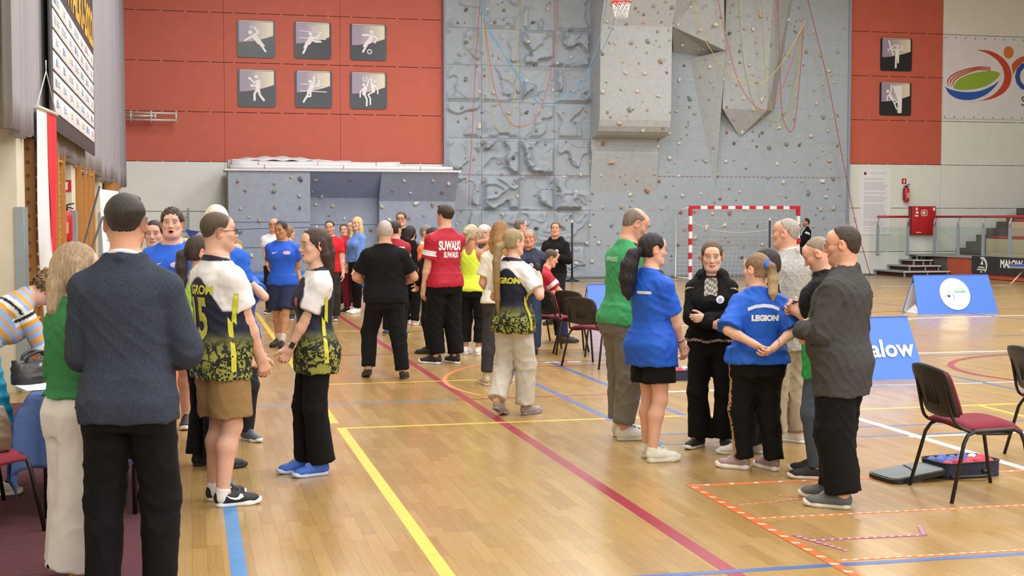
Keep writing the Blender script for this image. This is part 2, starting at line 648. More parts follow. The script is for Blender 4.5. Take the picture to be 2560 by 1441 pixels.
class Fig:
 """skeleton of one figure in its own frame: x right, y forwards, z up, origin on the floor between the feet"""
 def __init__(s, H=1.75, sex='m', wf=1.0, df=1.0, belly=0.0, lean=0, side=0, twist=0, feet=None, fyaw=(12, -12), arms=('down', 'down'),
     head=(0, 0, 0), drop=0.0, pelvis=None, hand=None, kneehint=None, shw=1.0, hs=1.0, heelup=(0, 0), curl=(.45, .45), bust=1.0, hip=1.0, fz=(0, 0)):
  k = H / 1.772
  s.H, s.k, s.sex, s.wf, s.df, s.belly = H, k, sex, wf, df, belly
  s.curl = curl
  s.bust, s.hipf = bust, hip
  m = sex == 'm'
  la, lb = R_(lean), R_(side)
  s.ax = unit((math.sin(lb), math.sin(la) * math.cos(lb), math.cos(la) * math.cos(lb)))
  tw = R_(twist)
  s.tw = tw
  s.pel = np.array(pelvis, float) * k if pelvis is not None else A(0, -0.9 * math.sin(la) * .12 * k, (.92 - drop) * k)
  s.xr = unit(np.cross(unit(A(0, 1, 0) - s.ax * s.ax[1]), s.ax))
  xs = unit(s.xr * math.cos(tw) + np.cross(s.ax, s.xr) * math.sin(tw))     # shoulder line
  s.xs = xs
  s.yf = np.cross(s.ax, xs)
  up = s.ax
  def sp(z, x=0., y=0.):
   return s.pel + up * ((z - .92) * k) + xs * (x * k) + s.yf * (y * k)
  s.sp = sp
  sw = (.172 if m else .146) * shw * (0.6 + .4 * wf)
  s.sh = [sp(1.385, -sw, -.016), sp(1.385, sw, -.016)]
  s.neck = sp(1.475, 0, -.018)
  l1, l2 = (.285 if m else .275) * k, (.25 if m else .24) * k
  s.elb, s.wri = [None, None], [None, None]
  for i, sd in enumerate((-1, 1)):
   a = arms[i]
   if isinstance(a, str):
    tg, hint = ARM_T[a]
   else:
    tg, hint = a[0], a[1]
   q = A(tg[0] * sd, tg[1], tg[2])
   T = s.pel + (s.xr * q[0] + np.cross(s.ax, s.xr) * q[1]) * k + up * ((q[2] - .92) * k)
   hv = s.xr * (hint[0] * sd) + np.cross(s.ax, s.xr) * hint[1] + up * hint[2]
   if not isinstance(a, str) and len(a) > 2:      # target given in the upright frame
    T = q * k
    hv = A(hint[0] * sd, hint[1], hint[2])
   s.elb[i], s.wri[i] = ik(s.sh[i], T, l1, l2, hv)
  s.hand = hand or (None, None)
  feet = feet or ((-.10, 0), (.10, 0))
  s.fyaw = fyaw
  s.hip = [s.pel + s.xr * (-.088 * k) + A(0, 0, -.02 * k), s.pel + s.xr * (.088 * k) + A(0, 0, -.02 * k)]
  s.knee, s.ank, s.foot = [None, None], [None, None], []
  for i in range(2):
   fx, fy = feet[i]
   fa = R_(fyaw[i])
   fdir = A(-math.sin(fa), math.cos(fa), 0)
   heel = A(fx * k, fy * k, fz[i] * k) - fdir * .085 * k
   hu = R_(heelup[i])
   s.foot.append((heel, fyaw[i], hu))
   toe = heel + fdir * .2 * k
   an = toe + (-fdir * math.cos(hu) * .145 * k) + A(0, 0, .085 * k + math.sin(hu) * .17 * k)
   kh = (fdir + A((-.15 if i == 0 else .15), 0, 0)) if kneehint is None else np.asarray(kneehint, float)
   s.knee[i], s.ank[i] = ik(s.hip[i], an, .414 * k, .407 * k, kh)
  s.hs = hs * (k ** 0.5)
  s.R = np.stack([s.xs, s.yf, s.ax], 1) @ rot_ypr(*head)
  piv = s.neck + up * (.097 * k)
  s.hc = piv - s.R @ (A(0, -.012, -.088) * s.hs)
 def hp(s, x, y, z):
  return s.hc + s.R @ (A(x, y, z) * s.hs)
 def rows(s, infl=0.0, z0=.80, z1=1.53, flare=0.0, flare_z=1.05, side_only=False):
  out = []
  for (z, a, b, y) in TORSO[s.sex]:
   if z < z0 - .13:
    continue
   a, b = a * s.wf, b * s.df * s.wf
   if z < 1.02:
    a *= s.hipf
    b *= (1 + s.hipf) / 2
   be = s.belly * math.exp(-((z - 1.08) / .13) ** 2)
   sc = 1.0 if z < 1.46 else 0.55
   fl = flare * max(0, (flare_z - z) / .25)
   out.append(((z - .92) * s.k, (a + be * .5) * s.k + infl * sc + fl, (b + be * .5) * s.k + infl * sc + fl * .8, (y + be * .5) * s.k))
  if z0 < TORSO[s.sex][0][0]:
   r = out[0]
   e = flare * max(0, (flare_z - z0) / .25)
   f0 = flare * max(0, (flare_z - .80) / .25)
   out.insert(0, ((z0 - .92) * s.k, r[1] - f0 + e, r[2] - f0 + e * .8, r[3]))
  return out
 def torso(s, infl=0.0, z0=.80, z1=1.53, flare=0.0, k=.03, n=2.3):
  return LOFT(s.pel, s.ax, s.xr, s.rows(infl, z0, z1, flare), n=n, k=k, twist=s.tw)
 def bustp(s, infl=0.0):
  if s.sex != 'f':
   return [EL(s.sp(1.30, sd * .08, .075), A(.085, .045, .07) * s.k + infl, np.stack([s.xs, s.yf, s.ax], 1), k=.05) for sd in (-1, 1)]
  return [EL(s.sp(1.265, sd * .072, .082), A(.072, .062, .068) * s.k * s.bust + infl, np.stack([s.xs, s.yf, s.ax], 1), k=.035) for sd in (-1, 1)]
 def yoke(s, infl=0.0, k=.045):
  m = s.sex == 'm'
  r = (.056 if m else .046) * s.k * (.5 + .5 * s.wf) + infl
  out = []
  for i in (0, 1):
   out.append(RC(s.sp(1.485, (-1 if i == 0 else 1) * .03, -.025), s.sh[i], .046 * s.k + infl * .5, r * .85, k=k))
  return out
 def arm_r(s):
  m = s.sex == 'm'
  f = s.k * (.45 + .55 * s.wf)
  return (.057 * f, .044 * f, .045 * f, .029 * f) if m else (.049 * f, .038 * f, .039 * f, .025 * f)
 def leg_r(s):
  f = s.k * (.4 + .6 * s.wf)
  return (.088 * f, .055 * f, .057 * f, .037 * f) if s.sex == 'm' else (.092 * f, .055 * f, .057 * f, .034 * f)
def hand_prims(fg, i):
 sd = -1 if i == 0 else 1
 k = fg.k * (1.0 if fg.sex == 'm' else .92)
 w = fg.wri[i]
 fa = unit(w - fg.elb[i])
 h = fg.hand[i]
 f = fa if h is None or h[0] is None else unit(h[0])
 if h is None or h[1] is None:
  n = -fg.xr * sd                       # palm towards the body
  n = unit(n - f * (n @ f)) if abs(n @ f) < .95 else unit(np.cross(f, A(0, 0, 1)))
 else:
  n = unit(A(*h[1]) - f * (A(*h[1]) @ f))
 th = np.cross(f, n) * sd
 c = fg.curl[i]
 pr = [RC(w - fa * .03 * k, w + f * .02 * k, .028 * k, .024 * k, k=.02)]
 lat = (.030, .010, -.010, -.029)
 bl = (.088, .093, .089, .080)
 sg = ((.043, .027, .021), (.047, .030, .022), (.044, .028, .021), (.034, .021, .018))
 rr = (.0092, .0096, .0092, .0082)
 for j in range(4):
  base = w + f * (bl[j] * k) + th * (lat[j] * k)
  pr.append(RC(w + f * .012 * k + th * (lat[j] * .55 * k), base, .0165 * k, .0125 * k, k=.016))
  ang = c * (50 + 8 * j) * math.pi / 180
  d = f * math.cos(ang) + n * math.sin(ang) + th * (.10 * (1.5 - j)) * (1 - c)
  p = base
  for q in range(3):
   d = unit(d)
   e = p + d * (sg[j][q] * k)
   pr.append(RC(p, e, rr[j] * k * (1 - .08 * q), rr[j] * k * (.92 - .08 * q), k=.004 if q else .010))
   ang2 = c * (62 if q == 0 else 45) * math.pi / 180
   d2 = d * math.cos(ang2) + unit(np.cross(np.cross(d, n if abs(d @ n) < .9 else -f), d)) * math.sin(ang2)
   p, d = e, d2
 p = w + f * .022 * k + th * .022 * k
 d = unit(f * .75 + th * .75 + n * .25)
 pr.append(RC(w + f * .01 * k, p + d * .02 * k, .017 * k, .015 * k, k=.014))
 for q, (L, r) in enumerate(((.048, .013), (.034, .0105), (.026, .0095))):
  e = p + d * L * k
  pr.append(RC(p, e, r * k, r * .9 * k, k=.008))
  p = e
  d = unit(d + f * .35 + n * (.30 * c) - th * (.25 * c))
 c0 = w + f * .09 * k
 return pr, (w, f, n, th), (c0 - .135 * k, c0 + .135 * k)
def head_prims(fg, spec):
 """face built around the head centre; returns adds and cuts"""
 hp, R, q = fg.hp, fg.R, fg.hs
 f = fg.sex == 'f'
 jw = .90 if f else 1.0
 fat = spec.get('fat', 0.0)
 ad, ct = [], []
 def E(c, r, k=.02):
  ad.append(EL(hp(*c), A(*r) * q, R, k=k * q))
 def C(a, b, ra, rb, k=.012):
  ad.append(RC(hp(*a), hp(*b), ra * q, rb * q, k=k * q))
 E((0, -.014, .030), (.076, .094, .086), 0)
 E((0, .020, -.028), (.062 * (1 + fat * .15), .070, .088), .03)
 E((0, .032, -.072), (.053 * jw * (1 + fat * .3), .054, .040 * (1 + fat * .2)), .028)
 C((-.016 * jw, .074, -.098), (.016 * jw, .074, -.098), .017, .017, .026)
 for sd in (-1, 1):
  E((sd * .041, .056, -.020), (.024 * (1 + fat * .3), .026, .026), .022)
  C((sd * .058 * jw, -.002, -.045), (sd * .038 * jw, .052, -.092), .018, .016, .03)
 C((-.036, .078, .027), (.036, .078, .027), .0115 if not f else .009, .0115 if not f else .009, .018)
 E((0, .060, .050), (.055, .032, .040), .03)
 nl = spec.get('nose', 1.0)
 C((0, .087, .016), (0, .100 + .010 * nl, -.026), .0072, .0105, .012)
 for sd in (-1, 1):
  E((sd * .0115, .097, -.029), (.0085, .011, .008), .006)
  ct.append((EL(hp(sd * .032, .104, .004), A(.018, .019, .0135) * q, R), .012 * q))
 op = spec.get('mouth', 0)
 lz = -.070 - .014 * op
 sml = spec.get('smile', 0) * .005
 for sd in (-1, 1):
  C((sd * .022, .0845, -.061 + sml), (0, .0930, -.0578), .0042, .0055, .006)
 C((-.018, .0845, lz + .003), (0, .0915, lz), .0048, .0060, .006)
 C((.018, .0845, lz + .003), (0, .0915, lz), .0048, .0060, .006)
 if op:
  ct.append((EL(hp(0, .095, -.068), A(.015, .024, .009) * q, R), .004 * q))
 else:
  ct.append((RC(hp(-.022, .0915, -.0655), hp(.022, .0915, -.0655), .0026 * q, .0026 * q), .003 * q))
 for sd in (-1, 1):
  Re = R @ rot_ypr(sd * -28, 8, 0)
  ad.append(EL(hp(sd * .083, -.012, -.004), A(.009, .023, .036) * q, Re, k=.007 * q))
  ct.append((EL(hp(sd * .093, -.004, .002), A(.008, .011, .019) * q, Re), .006 * q))
  ad.append(EL(hp(sd * .0315, .0765, .004), A(.0148, .0135, .0135) * q, R, k=.005 * q))
 nr = (.059 if not f else .049) * fg.k * (.6 + .4 * fg.wf)
 ad.append(RC(hp(0, -.024, -.045), fg.neck - fg.ax * .03, nr * .98, nr * 1.08, k=.03))
 if fat:
  ad.append(EL(hp(0, .03, -.105), A(.048, .045, .030) * q, R, k=.03))
 return ad, ct
def head_colors(fg, V, spec):
 """skin tone with lips, brows, ears, stubble and cropped scalp; mouth crease shade painted in, eye surrounds darker"""
 skin = np.array(lin(spec.get('skin', '#d8a98c')))
 L = (V - fg.hc) @ fg.R / fg.hs
 x, y, z = L[:, 0], L[:, 1], L[:, 2]
 C = np.tile(skin, (len(V), 1))
 def blend(m, c):
  m = np.clip(m, 0, 1)[:, None]
  C[:] = C * (1 - m) + np.asarray(c) * m
 def sm(v, a, b):
  return np.clip((v - a) / (b - a), 0, 1)
 near = (np.abs(x) < .12) & (np.abs(y) < .16) & (np.abs(z) < .17)
 red = skin * np.array([1.02, .80, .76])
 for sd in (-1, 1):
  blend(.55 * np.exp(-(((x - sd * .042) / .02) ** 2 + ((z + .028) / .018) ** 2)) * (y > .03), red)
  blend(.6 * (np.abs(x - sd * .082) < .016) * (np.abs(y + .008) < .03) * (np.abs(z) < .04), red)
 blend(.5 * np.exp(-((x / .012) ** 2 + ((z + .028) / .012) ** 2)) * (y > .09), red)
 lip = np.array(lin(spec.get('lip', '#b5675f')))
 op = spec.get('mouth', 0)
 blend(.85 * sm(-np.abs(x), -.026, -.021) * sm(-np.abs(z + .0645 + .006 * op), -.0125 - .007 * op, -.008 - .006 * op) * (y > .078), lip)
 if op:
  blend(1.0 * sm(-np.hypot(x / .016, (z + .068) / .010), -1.1, -.8) * (y > .06) * (y < .0905), lin('#3a1212'))
 else:
  blend(.7 * sm(-np.abs(x), -.024, -.020) * sm(-np.abs(z + .0655), -.0036, -.001) * (y > .078), skin * .35)  # shade of the crease between the lips, painted into the skin colour
 brow = np.array(lin(spec.get('brow', spec.get('hair', '#4a3626'))))
 bs = spec.get('browk', .8)
 for sd in (-1, 1):
  t = (x * sd - .032)
  zz = .0285 - 14 * np.maximum(t, 0) ** 2 + .004
  blend(bs * sm(-np.abs(t), -.0225, -.017) * sm(-np.abs(z - zz), -.0062, -.0030) * (y > .05), brow)
  blend(.35 * np.exp(-((t / .02) ** 2 + ((z - .003) / .012) ** 2)) * (y > .06), skin * np.array([.75, .62, .6]))  # skin darker and redder round each eye
  blend(.75 * sm(-np.abs(t), -.0165, -.013) * sm(-np.abs(z - (.0085 - 9 * t * t)), -.0034, -.0012) * (y > .07), brow * .5)
 sb = spec.get('stubble', 0)
 if sb:
  m = sm(-z, .034, .05) * sm(y, -.01, .02) * (1 - np.exp(-(((np.abs(x)) / .022) ** 2 + ((z + .064) / .011) ** 2)))
  m = np.maximum(m, sm(-z, .01, .03) * sm(np.abs(x), .055, .064) * sm(y, 0, .015))
  blend(sb * m * near * sm(z, -.135, -.11), lin(spec.get('beard', spec.get('hair', '#4a3626'))))
 sc = spec.get('scalp', 0)
 if sc:
  y0, z0 = spec.get('line', (.080, .066))
  Lf = (y - y0) * .756 - (z - z0) * .655
  m = sm(-Lf, -.004, .014) * sm(z, spec.get('nape', -.075) - .02, spec.get('nape', -.075) + .03)
  b = spec.get('bald', 0)
  if b:
   m = m * sm((b + .30 * np.maximum(-y, 0) + .25 * np.minimum(-y, 0)) - z, -.008, .012)
  if spec.get('fade'):
   m = m * sm(z, spec['fade'][0] - .06, spec['fade'][1] - .03)
  blend(sc * m * near, lin(spec.get('hair', '#4a3626')))
 return C
HAIRCAP = dict(
 buzz=dict(t=.0045, amp=.0004), short=dict(t=.011, amp=.0014), medium=dict(t=.017, amp=.0018), full=dict(t=.026, amp=.0026))
def make_hair(fg, spec, h):
 """cap shell over the skull with a hair line, plus locks / tails given as chains in head space"""
 hp, R, q = fg.hp, fg.R, fg.hs
 st = spec.get('style')
 if st is None:
  return None
 cap = dict(HAIRCAP[st])
 cap.update(spec.get('cap', {}))
 chains = spec.get('chains', [])
 pts = [hp(*(p[:3])) for c in chains for p in c]
 rad = [p[3] * q for c in chains for p in c]
 lo, hi = fg.hc - .15 * q, fg.hc + .15 * q
 for p, r in zip(pts, rad):
  lo, hi = np.minimum(lo, p - r * 1.3), np.maximum(hi, p + r * 1.3)
 g = Grid(lo, hi, h)
 t = cap['t']
 g.add(EL(hp(0, -.014, .030), (A(.076, .094, .086) + t * A(.8, .9, 1.0)) * q, R), 0)
 if spec.get('tuft'):
  g.add(EL(hp(0, .055, .105), A(.055, .045, .025) * q, R, k=.02))
 g.add(EL(hp(0, -.036, -.026), ((A(.062, .064, .060) if spec.get('overear') else A(.058, .052, .052)) + t * .9) * q, R, k=.03))
 X, Y, Z = g.xyz()
 dx, dy, dz = X - fg.hc[0], Y - fg.hc[1], Z - fg.hc[2]
 x = (dx * R[0, 0] + dy * R[1, 0] + dz * R[2, 0]) / q
 y = (dx * R[0, 1] + dy * R[1, 1] + dz * R[2, 1]) / q
 z = (dx * R[0, 2] + dy * R[1, 2] + dz * R[2, 2]) / q
 y0, z0 = spec.get('line', (.080, .066))
 sl = spec.get('lslope', (.756, -.655))
 rag = .0015 * np.sin(x * 260) + .001 * np.sin(x * 610 + 1)
 L = (y - y0) * sl[0] + (z - z0) * sl[1] + rag
 nape = spec.get('nape', -.075)
 if nape is not None:
  L = np.maximum(L, nape - z + .003 * np.sin(x * 330))
 if not spec.get('overear'):
  L = np.maximum(L, .034 - np.sqrt(((np.abs(x) - .084) * .6) ** 2 + (y + .006) ** 2 + (z + .010) ** 2 * .7))
 b = spec.get('bald', 0)
 if b:
  L = np.maximum(L, z - (b + .30 * np.maximum(-y, 0) + .25 * np.minimum(-y, 0)))
 lower = spec.get('fade')
 if lower:
  tf = np.clip((z - lower[0]) / (lower[1] - lower[0]), 0, 1)
  g.F += ((1 - tf) * (t + .002) * q).astype(np.float32)
 L = (L * q).astype(np.float32)
 kk = .006 * q
 hh = np.maximum(kk - np.abs(g.F - L), 0) / kk
 g.F = np.maximum(g.F, L) + hh * hh * kk * .25
 for c in chains:
  for a, b_ in zip(c[:-1], c[1:]):
   g.add(RC(hp(*a[:3]), hp(*b_[:3]), a[3] * q, b_[3] * q, k=.012))
 strands(g, cap['amp'] * (1.6 if chains else (.4 if lower else 1)), spec.get('seed', 3), spec.get('strand', .011), spec.get('curl', 0))
 V, Q = g.mesh()
 base = np.array(lin(spec.get('hair', '#4a3626')))
 C = np.tile(base, (len(V), 1))
 Ln = (V - fg.hc) @ R / q
 v = np.sin(Ln[:, 0] * 310 + 2 * np.sin(Ln[:, 2] * 30)) * np.sin(Ln[:, 1] * 240 + Ln[:, 2] * 25)
 C *= (1 + .22 * v)[:, None]
 tip = spec.get('tip')
 if tip:
  m = np.clip((tip[1] - Ln[:, 2]) / tip[2], 0, 1)[:, None]
  C = C * (1 - m) + np.array(lin(tip[0])) * m
 root = spec.get('root')
 if root:
  m = np.clip((Ln[:, 2] - root[1]) / root[2], 0, 1)[:, None]
  C = C * (1 - m) + np.array(lin(root[0])) * m
 return V, Q, C
def eye_mesh(fg, sd, iris, lid=1.0):
 """almond patch of eyeball between the lids"""
 nu, nv = 15, 7
 V, C, Q = [], [], []
 r = .0152
 for j in range(nv):
  for i in range(nu):
   u = -1 + 2 * i / (nu - 1)
   w = j / (nv - 1)
   upz = .0058 * (1 - abs(u) ** 2.2) * lid
   loz = -.0042 * (1 - abs(u) ** 2.2)
   zz = loz + (upz - loz) * w
   xx = .0138 * u
   yy = math.sqrt(max(r * r - xx * xx * .9 - zz * zz, 0))
   V.append(fg.hp(sd * .0315 + xx, .0765 + yy * .965, .004 + zz))
   d = math.hypot(xx, zz - .0006)
   c = lin('#e9e4dc')
   if d < .0056:
    c = lin(iris)
   if d < .0026:
    c = (.01, .01, .01)
   if j == nv - 1:
    c = tuple(v * .18 for v in c)
   C.append(c)
 for j in range(nv - 1):
  for i in range(nu - 1):
   a = j * nu + i
   q = (a, a + 1, a + nu + 1, a + nu)
   Q.append(q)
 return np.array(V), np.array(Q), np.array(C)
M_SKIN = pm('skin', None, rough=.52, var=.05, scale=60, bump=.05, bscale=300, source='attr', spec=.35)
M_HAIR = pm('hair', None, rough=.48, var=.28, scale=55, bump=.5, bscale=120, source='attr', stretch=(3.5, 3.5, .35), spec=.4)
M_CURL = pm('hair_curly', None, rough=.6, var=.35, scale=70, bump=.8, bscale=75, source='attr', spec=.3)
M_CLOTH = pm('cloth_knit', None, rough=.88, var=.05, scale=220, bump=.12, bscale=700, source='attr', spec=.25)
M_SPORT = pm('cloth_sport', None, rough=.62, var=.04, scale=40, bump=.06, bscale=900, source='attr', spec=.3)
M_WOOL = pm('cloth_wool', None, rough=.95, var=.30, scale=260, bump=.45, bscale=240, source='attr', spec=.15)
M_FUZZ = pm('cloth_mohair', None, rough=.95, var=.16, scale=150, bump=.5, bscale=170, source='attr', spec=.15)
M_PRINT = pm('print_ink', None, rough=.6, var=.03, scale=30, source='object')
M_SHOE = pm('shoe_upper', None, rough=.6, var=.08, scale=90, bump=.15, bscale=400, source='object')
M_SOLE = pm('shoe_sole', None, rough=.55, var=.05, scale=60, bump=.1, bscale=200, source='object')
M_EYE = pm('eye', None, rough=.15, var=.0, scale=10, source='attr')
M_FRAME = pm('plastic_object', None, rough=.3, var=.04, scale=50, source='object')
def glass_mat():
 t = NT('clear_glass')
 tr = t.n('ShaderNodeBsdfTransparent')
 gl = t.n('ShaderNodeBsdfGlossy')
 gl.inputs['Roughness'].default_value = .03
 tr.inputs[0].default_value = (.92, .96, .95, 1)
 mx = t.n('ShaderNodeMixShader')
 mx.inputs[0].default_value = .05
 t.l(tr.outputs[0], mx.inputs[1])
 t.l(gl.outputs[0], mx.inputs[2])
 t.l(mx.outputs[0], t.out.inputs[0])
 return t.m
M_GLASS = glass_mat()
# ------------------------------------------------------------------ shoes (heel at the origin, toe along +y)
SHOES = {}
def shoe_meshes(kind):
 if kind in SHOES:
  return SHOES[kind]
 chunky = kind == 'chunky'
 dress = kind == 'dress'
 sh = .040 if chunky else (.020 if dress else .030)
 w = 1.0 if not dress else .9
 g = Grid(A(-.07, -.02, -.01), A(.07, .32, .08), .005)
 for a, b, ra, rb in (((0, .045), (0, .11), .035, .031), ((0, .11), (.004, .20), .031, .044), ((.004, .20), (.0, .255), .044, .034)):
  g.add(RC(A(a[0], a[1], .02), A(b[0], b[1], .02), ra * w + (.004 if chunky else 0), rb * w + (.004 if chunky else 0), k=.012, squash=None), None)
 X, Y, Z = g.xyz()
 up = .055 * np.clip((Y - .20) / .10, 0, 1) ** 2 * .35 + .03 * np.clip((.03 - Y) / .05, 0, 1) ** 2 * .3
 g2 = Grid(A(-.07, -.02, -.01), A(.07, .32, .08), .005)
 X, Y, Z = g2.xyz()
 k0 = int(round((.02 - g.lo[2]) / .005))
 pl = g.F[:, :, k0][:, :, None]
 zc = Z - up
 side = pl + .25 * np.abs(zc - sh * .4)
 g2.F = np.maximum(np.maximum(side, zc - sh), -zc).astype(np.float32)
 Vs, Qs = g2.mesh()
 sole = np_mesh('sole', Vs, Qs)
 g = Grid(A(-.07, -.02, 0), A(.07, .32, .16), .005)
 z0 = sh - .008
 hi = .012 if kind == 'high' else 0
 g.add(EL(A(0, .055, z0 + .030), A(.036, .056, .050) * A(w, 1, 1)), 0)
 g.add(EL(A(.002, .125, z0 + .024), A(.039, .075, .048) * A(w, 1, 1), k=.03))
 g.add(EL(A(.002, .205, z0 + .012), A(.042 * w, .068, .036 if not dress else .030), k=.025))
 g.add(RC(A(0, .06, z0 + .03), A(0, .052, z0 + .075 + hi * 3), .034, .037, k=.02))
 if not dress:
  g.add(RC(A(0, .10, z0 + .075), A(0, .155, z0 + .055), .017, .016, k=.015))
 X, Y, Z = g.xyz()
 up = .055 * np.clip((Y - .20) / .10, 0, 1) ** 2 * .35
 g.F = np.maximum(g.F, (z0 + up) - Z)
 g.F = np.maximum(g.F, (Z - (z0 + .085 + hi * 3)) + 0 * Y).astype(np.float32)
 g.sub(RC(A(0, .056, z0 + .07), A(0, .05, z0 + .14), .028, .030), .004)
 V, Q = g.mesh()
 upper = np_mesh('upper', V, Q)
 tree = BVHTree.FromPolygons([tuple(v) for v in V], [tuple(q) for q in Q])
 mb = MB()
 def onup(x, y, z):
  r = tree.ray_cast(Vector((x, y, z)), Vector((0, 0, -1)))
  return r[0] if r[0] is not None else Vector((x, y, z0 + .05))
 if not dress:
  for j in range(5):
   yy = .115 + .016 * j
   ps = []
   for i in range(7):
    xx = -.018 + .006 * i
    p = onup(xx, yy + (.006 if j % 2 else -.002) * (i / 6), .2)
    ps.append((p.x, p.y, p.z + .003))
   mb.tube(ps, .0026, 5)
  for sx in (-1, 1):
   p0 = onup(0, .118, .2)
   mb.tube([(p0.x, p0.y, p0.z + .004), (sx * .014, .115, p0.z + .012), (sx * .028, .12, p0.z - .004), (sx * .022, .135, p0.z - .01)], .0024, 5)
 laces = mb.mesh('laces') if not dress else None
 SHOES[kind] = (upper, sole, laces, tree)
 return SHOES[kind]
def add_shoes(fg, root, sp):
 kind = sp.get('kind', 'sneaker')
 up, so, la, tree = shoe_meshes(kind)
 if sp.get('sock'):
  col, hz = sp['sock']
  for i in (0, 1):
   a = fg.ank[i]
   d = unit(fg.knee[i] - a)
   g = Grid(a - .13, a + .13 + hz, .008)
   ra = fg.leg_r()[3]
   g.add(RC(a - d * .03, a + d * hz, ra * 1.12, ra * 1.16, flat=True), 0)
   V, Q = g.mesh()
   add_mesh('sock', np_mesh('sock', V, Q, True, np.tile(lin(col), (len(V), 1))), M_CLOTH, root)
 for i in (0, 1):
  if sp.get('only') is not None and sp['only'] != i:
   continue
  heel, fy, hu = fg.foot[i]
  u = add_mesh('shoe', up, M_SHOE, root, color=lin(sp.get('c', '#eeeeee')))
  sc = fg.k * sp.get('scale', 1.03)
  M = Matrix.Translation(Vector(heel)) @ Matrix.Rotation(R_(fy), 4, 'Z')
  if hu:
   M = M @ Matrix.Translation((0, .2 * sc, .01)) @ Matrix.Rotation(-hu, 4, 'X') @ Matrix.Translation((0, -.2 * sc, -.01))
  u.matrix_local = M @ Matrix.Diagonal((sc if i else -sc, sc, sc, 1)) if False else M @ Matrix.Scale(sc, 4)
  s_ = add_mesh('sole', so, M_SOLE, u, color=lin(sp.get('sole', '#f0efec')))
  if la is not None and sp.get('lace'):
   add_mesh('laces', la, M_SOLE, u, color=lin(sp['lace']))
  if sp.get('swoosh'):
   out = [(0, 0), (.03, -.012), (.055, -.014), (.09, -.004), (.125, .022), (.085, .004), (.055, -.001), (.035, .004), (.022, .020), (.006, .016)]
   for sx in (-1, 1):
    mb = MB()
    vs = []
    for (yy, zz) in out:
     o = Vector((sx * .2, .165 - yy if False else .055 + .9 * (.125 - yy), .055 + zz))
     r = tree.ray_cast(o, Vector((-sx, 0, 0)))
     p = r[0] if r[0] is not None else Vector((sx * .03, o.y, o.z))
     vs.append((p.x + sx * .006, p.y, p.z))
    i0 = len(mb.v)
    mb.v += vs
    tri = [(0, 1, 9), (1, 8, 9), (1, 7, 8), (1, 2, 7), (2, 6, 7), (2, 3, 6), (3, 5, 6), (3, 4, 5)]
    for t3 in tri:
     q = tuple(i0 + k for k in t3)
     mb.f.append(q if sx > 0 else q[::-1])
     mb.sm.append(False)
    mb.build('side_mark', M_PRINT, u, color=lin(sp['swoosh']))
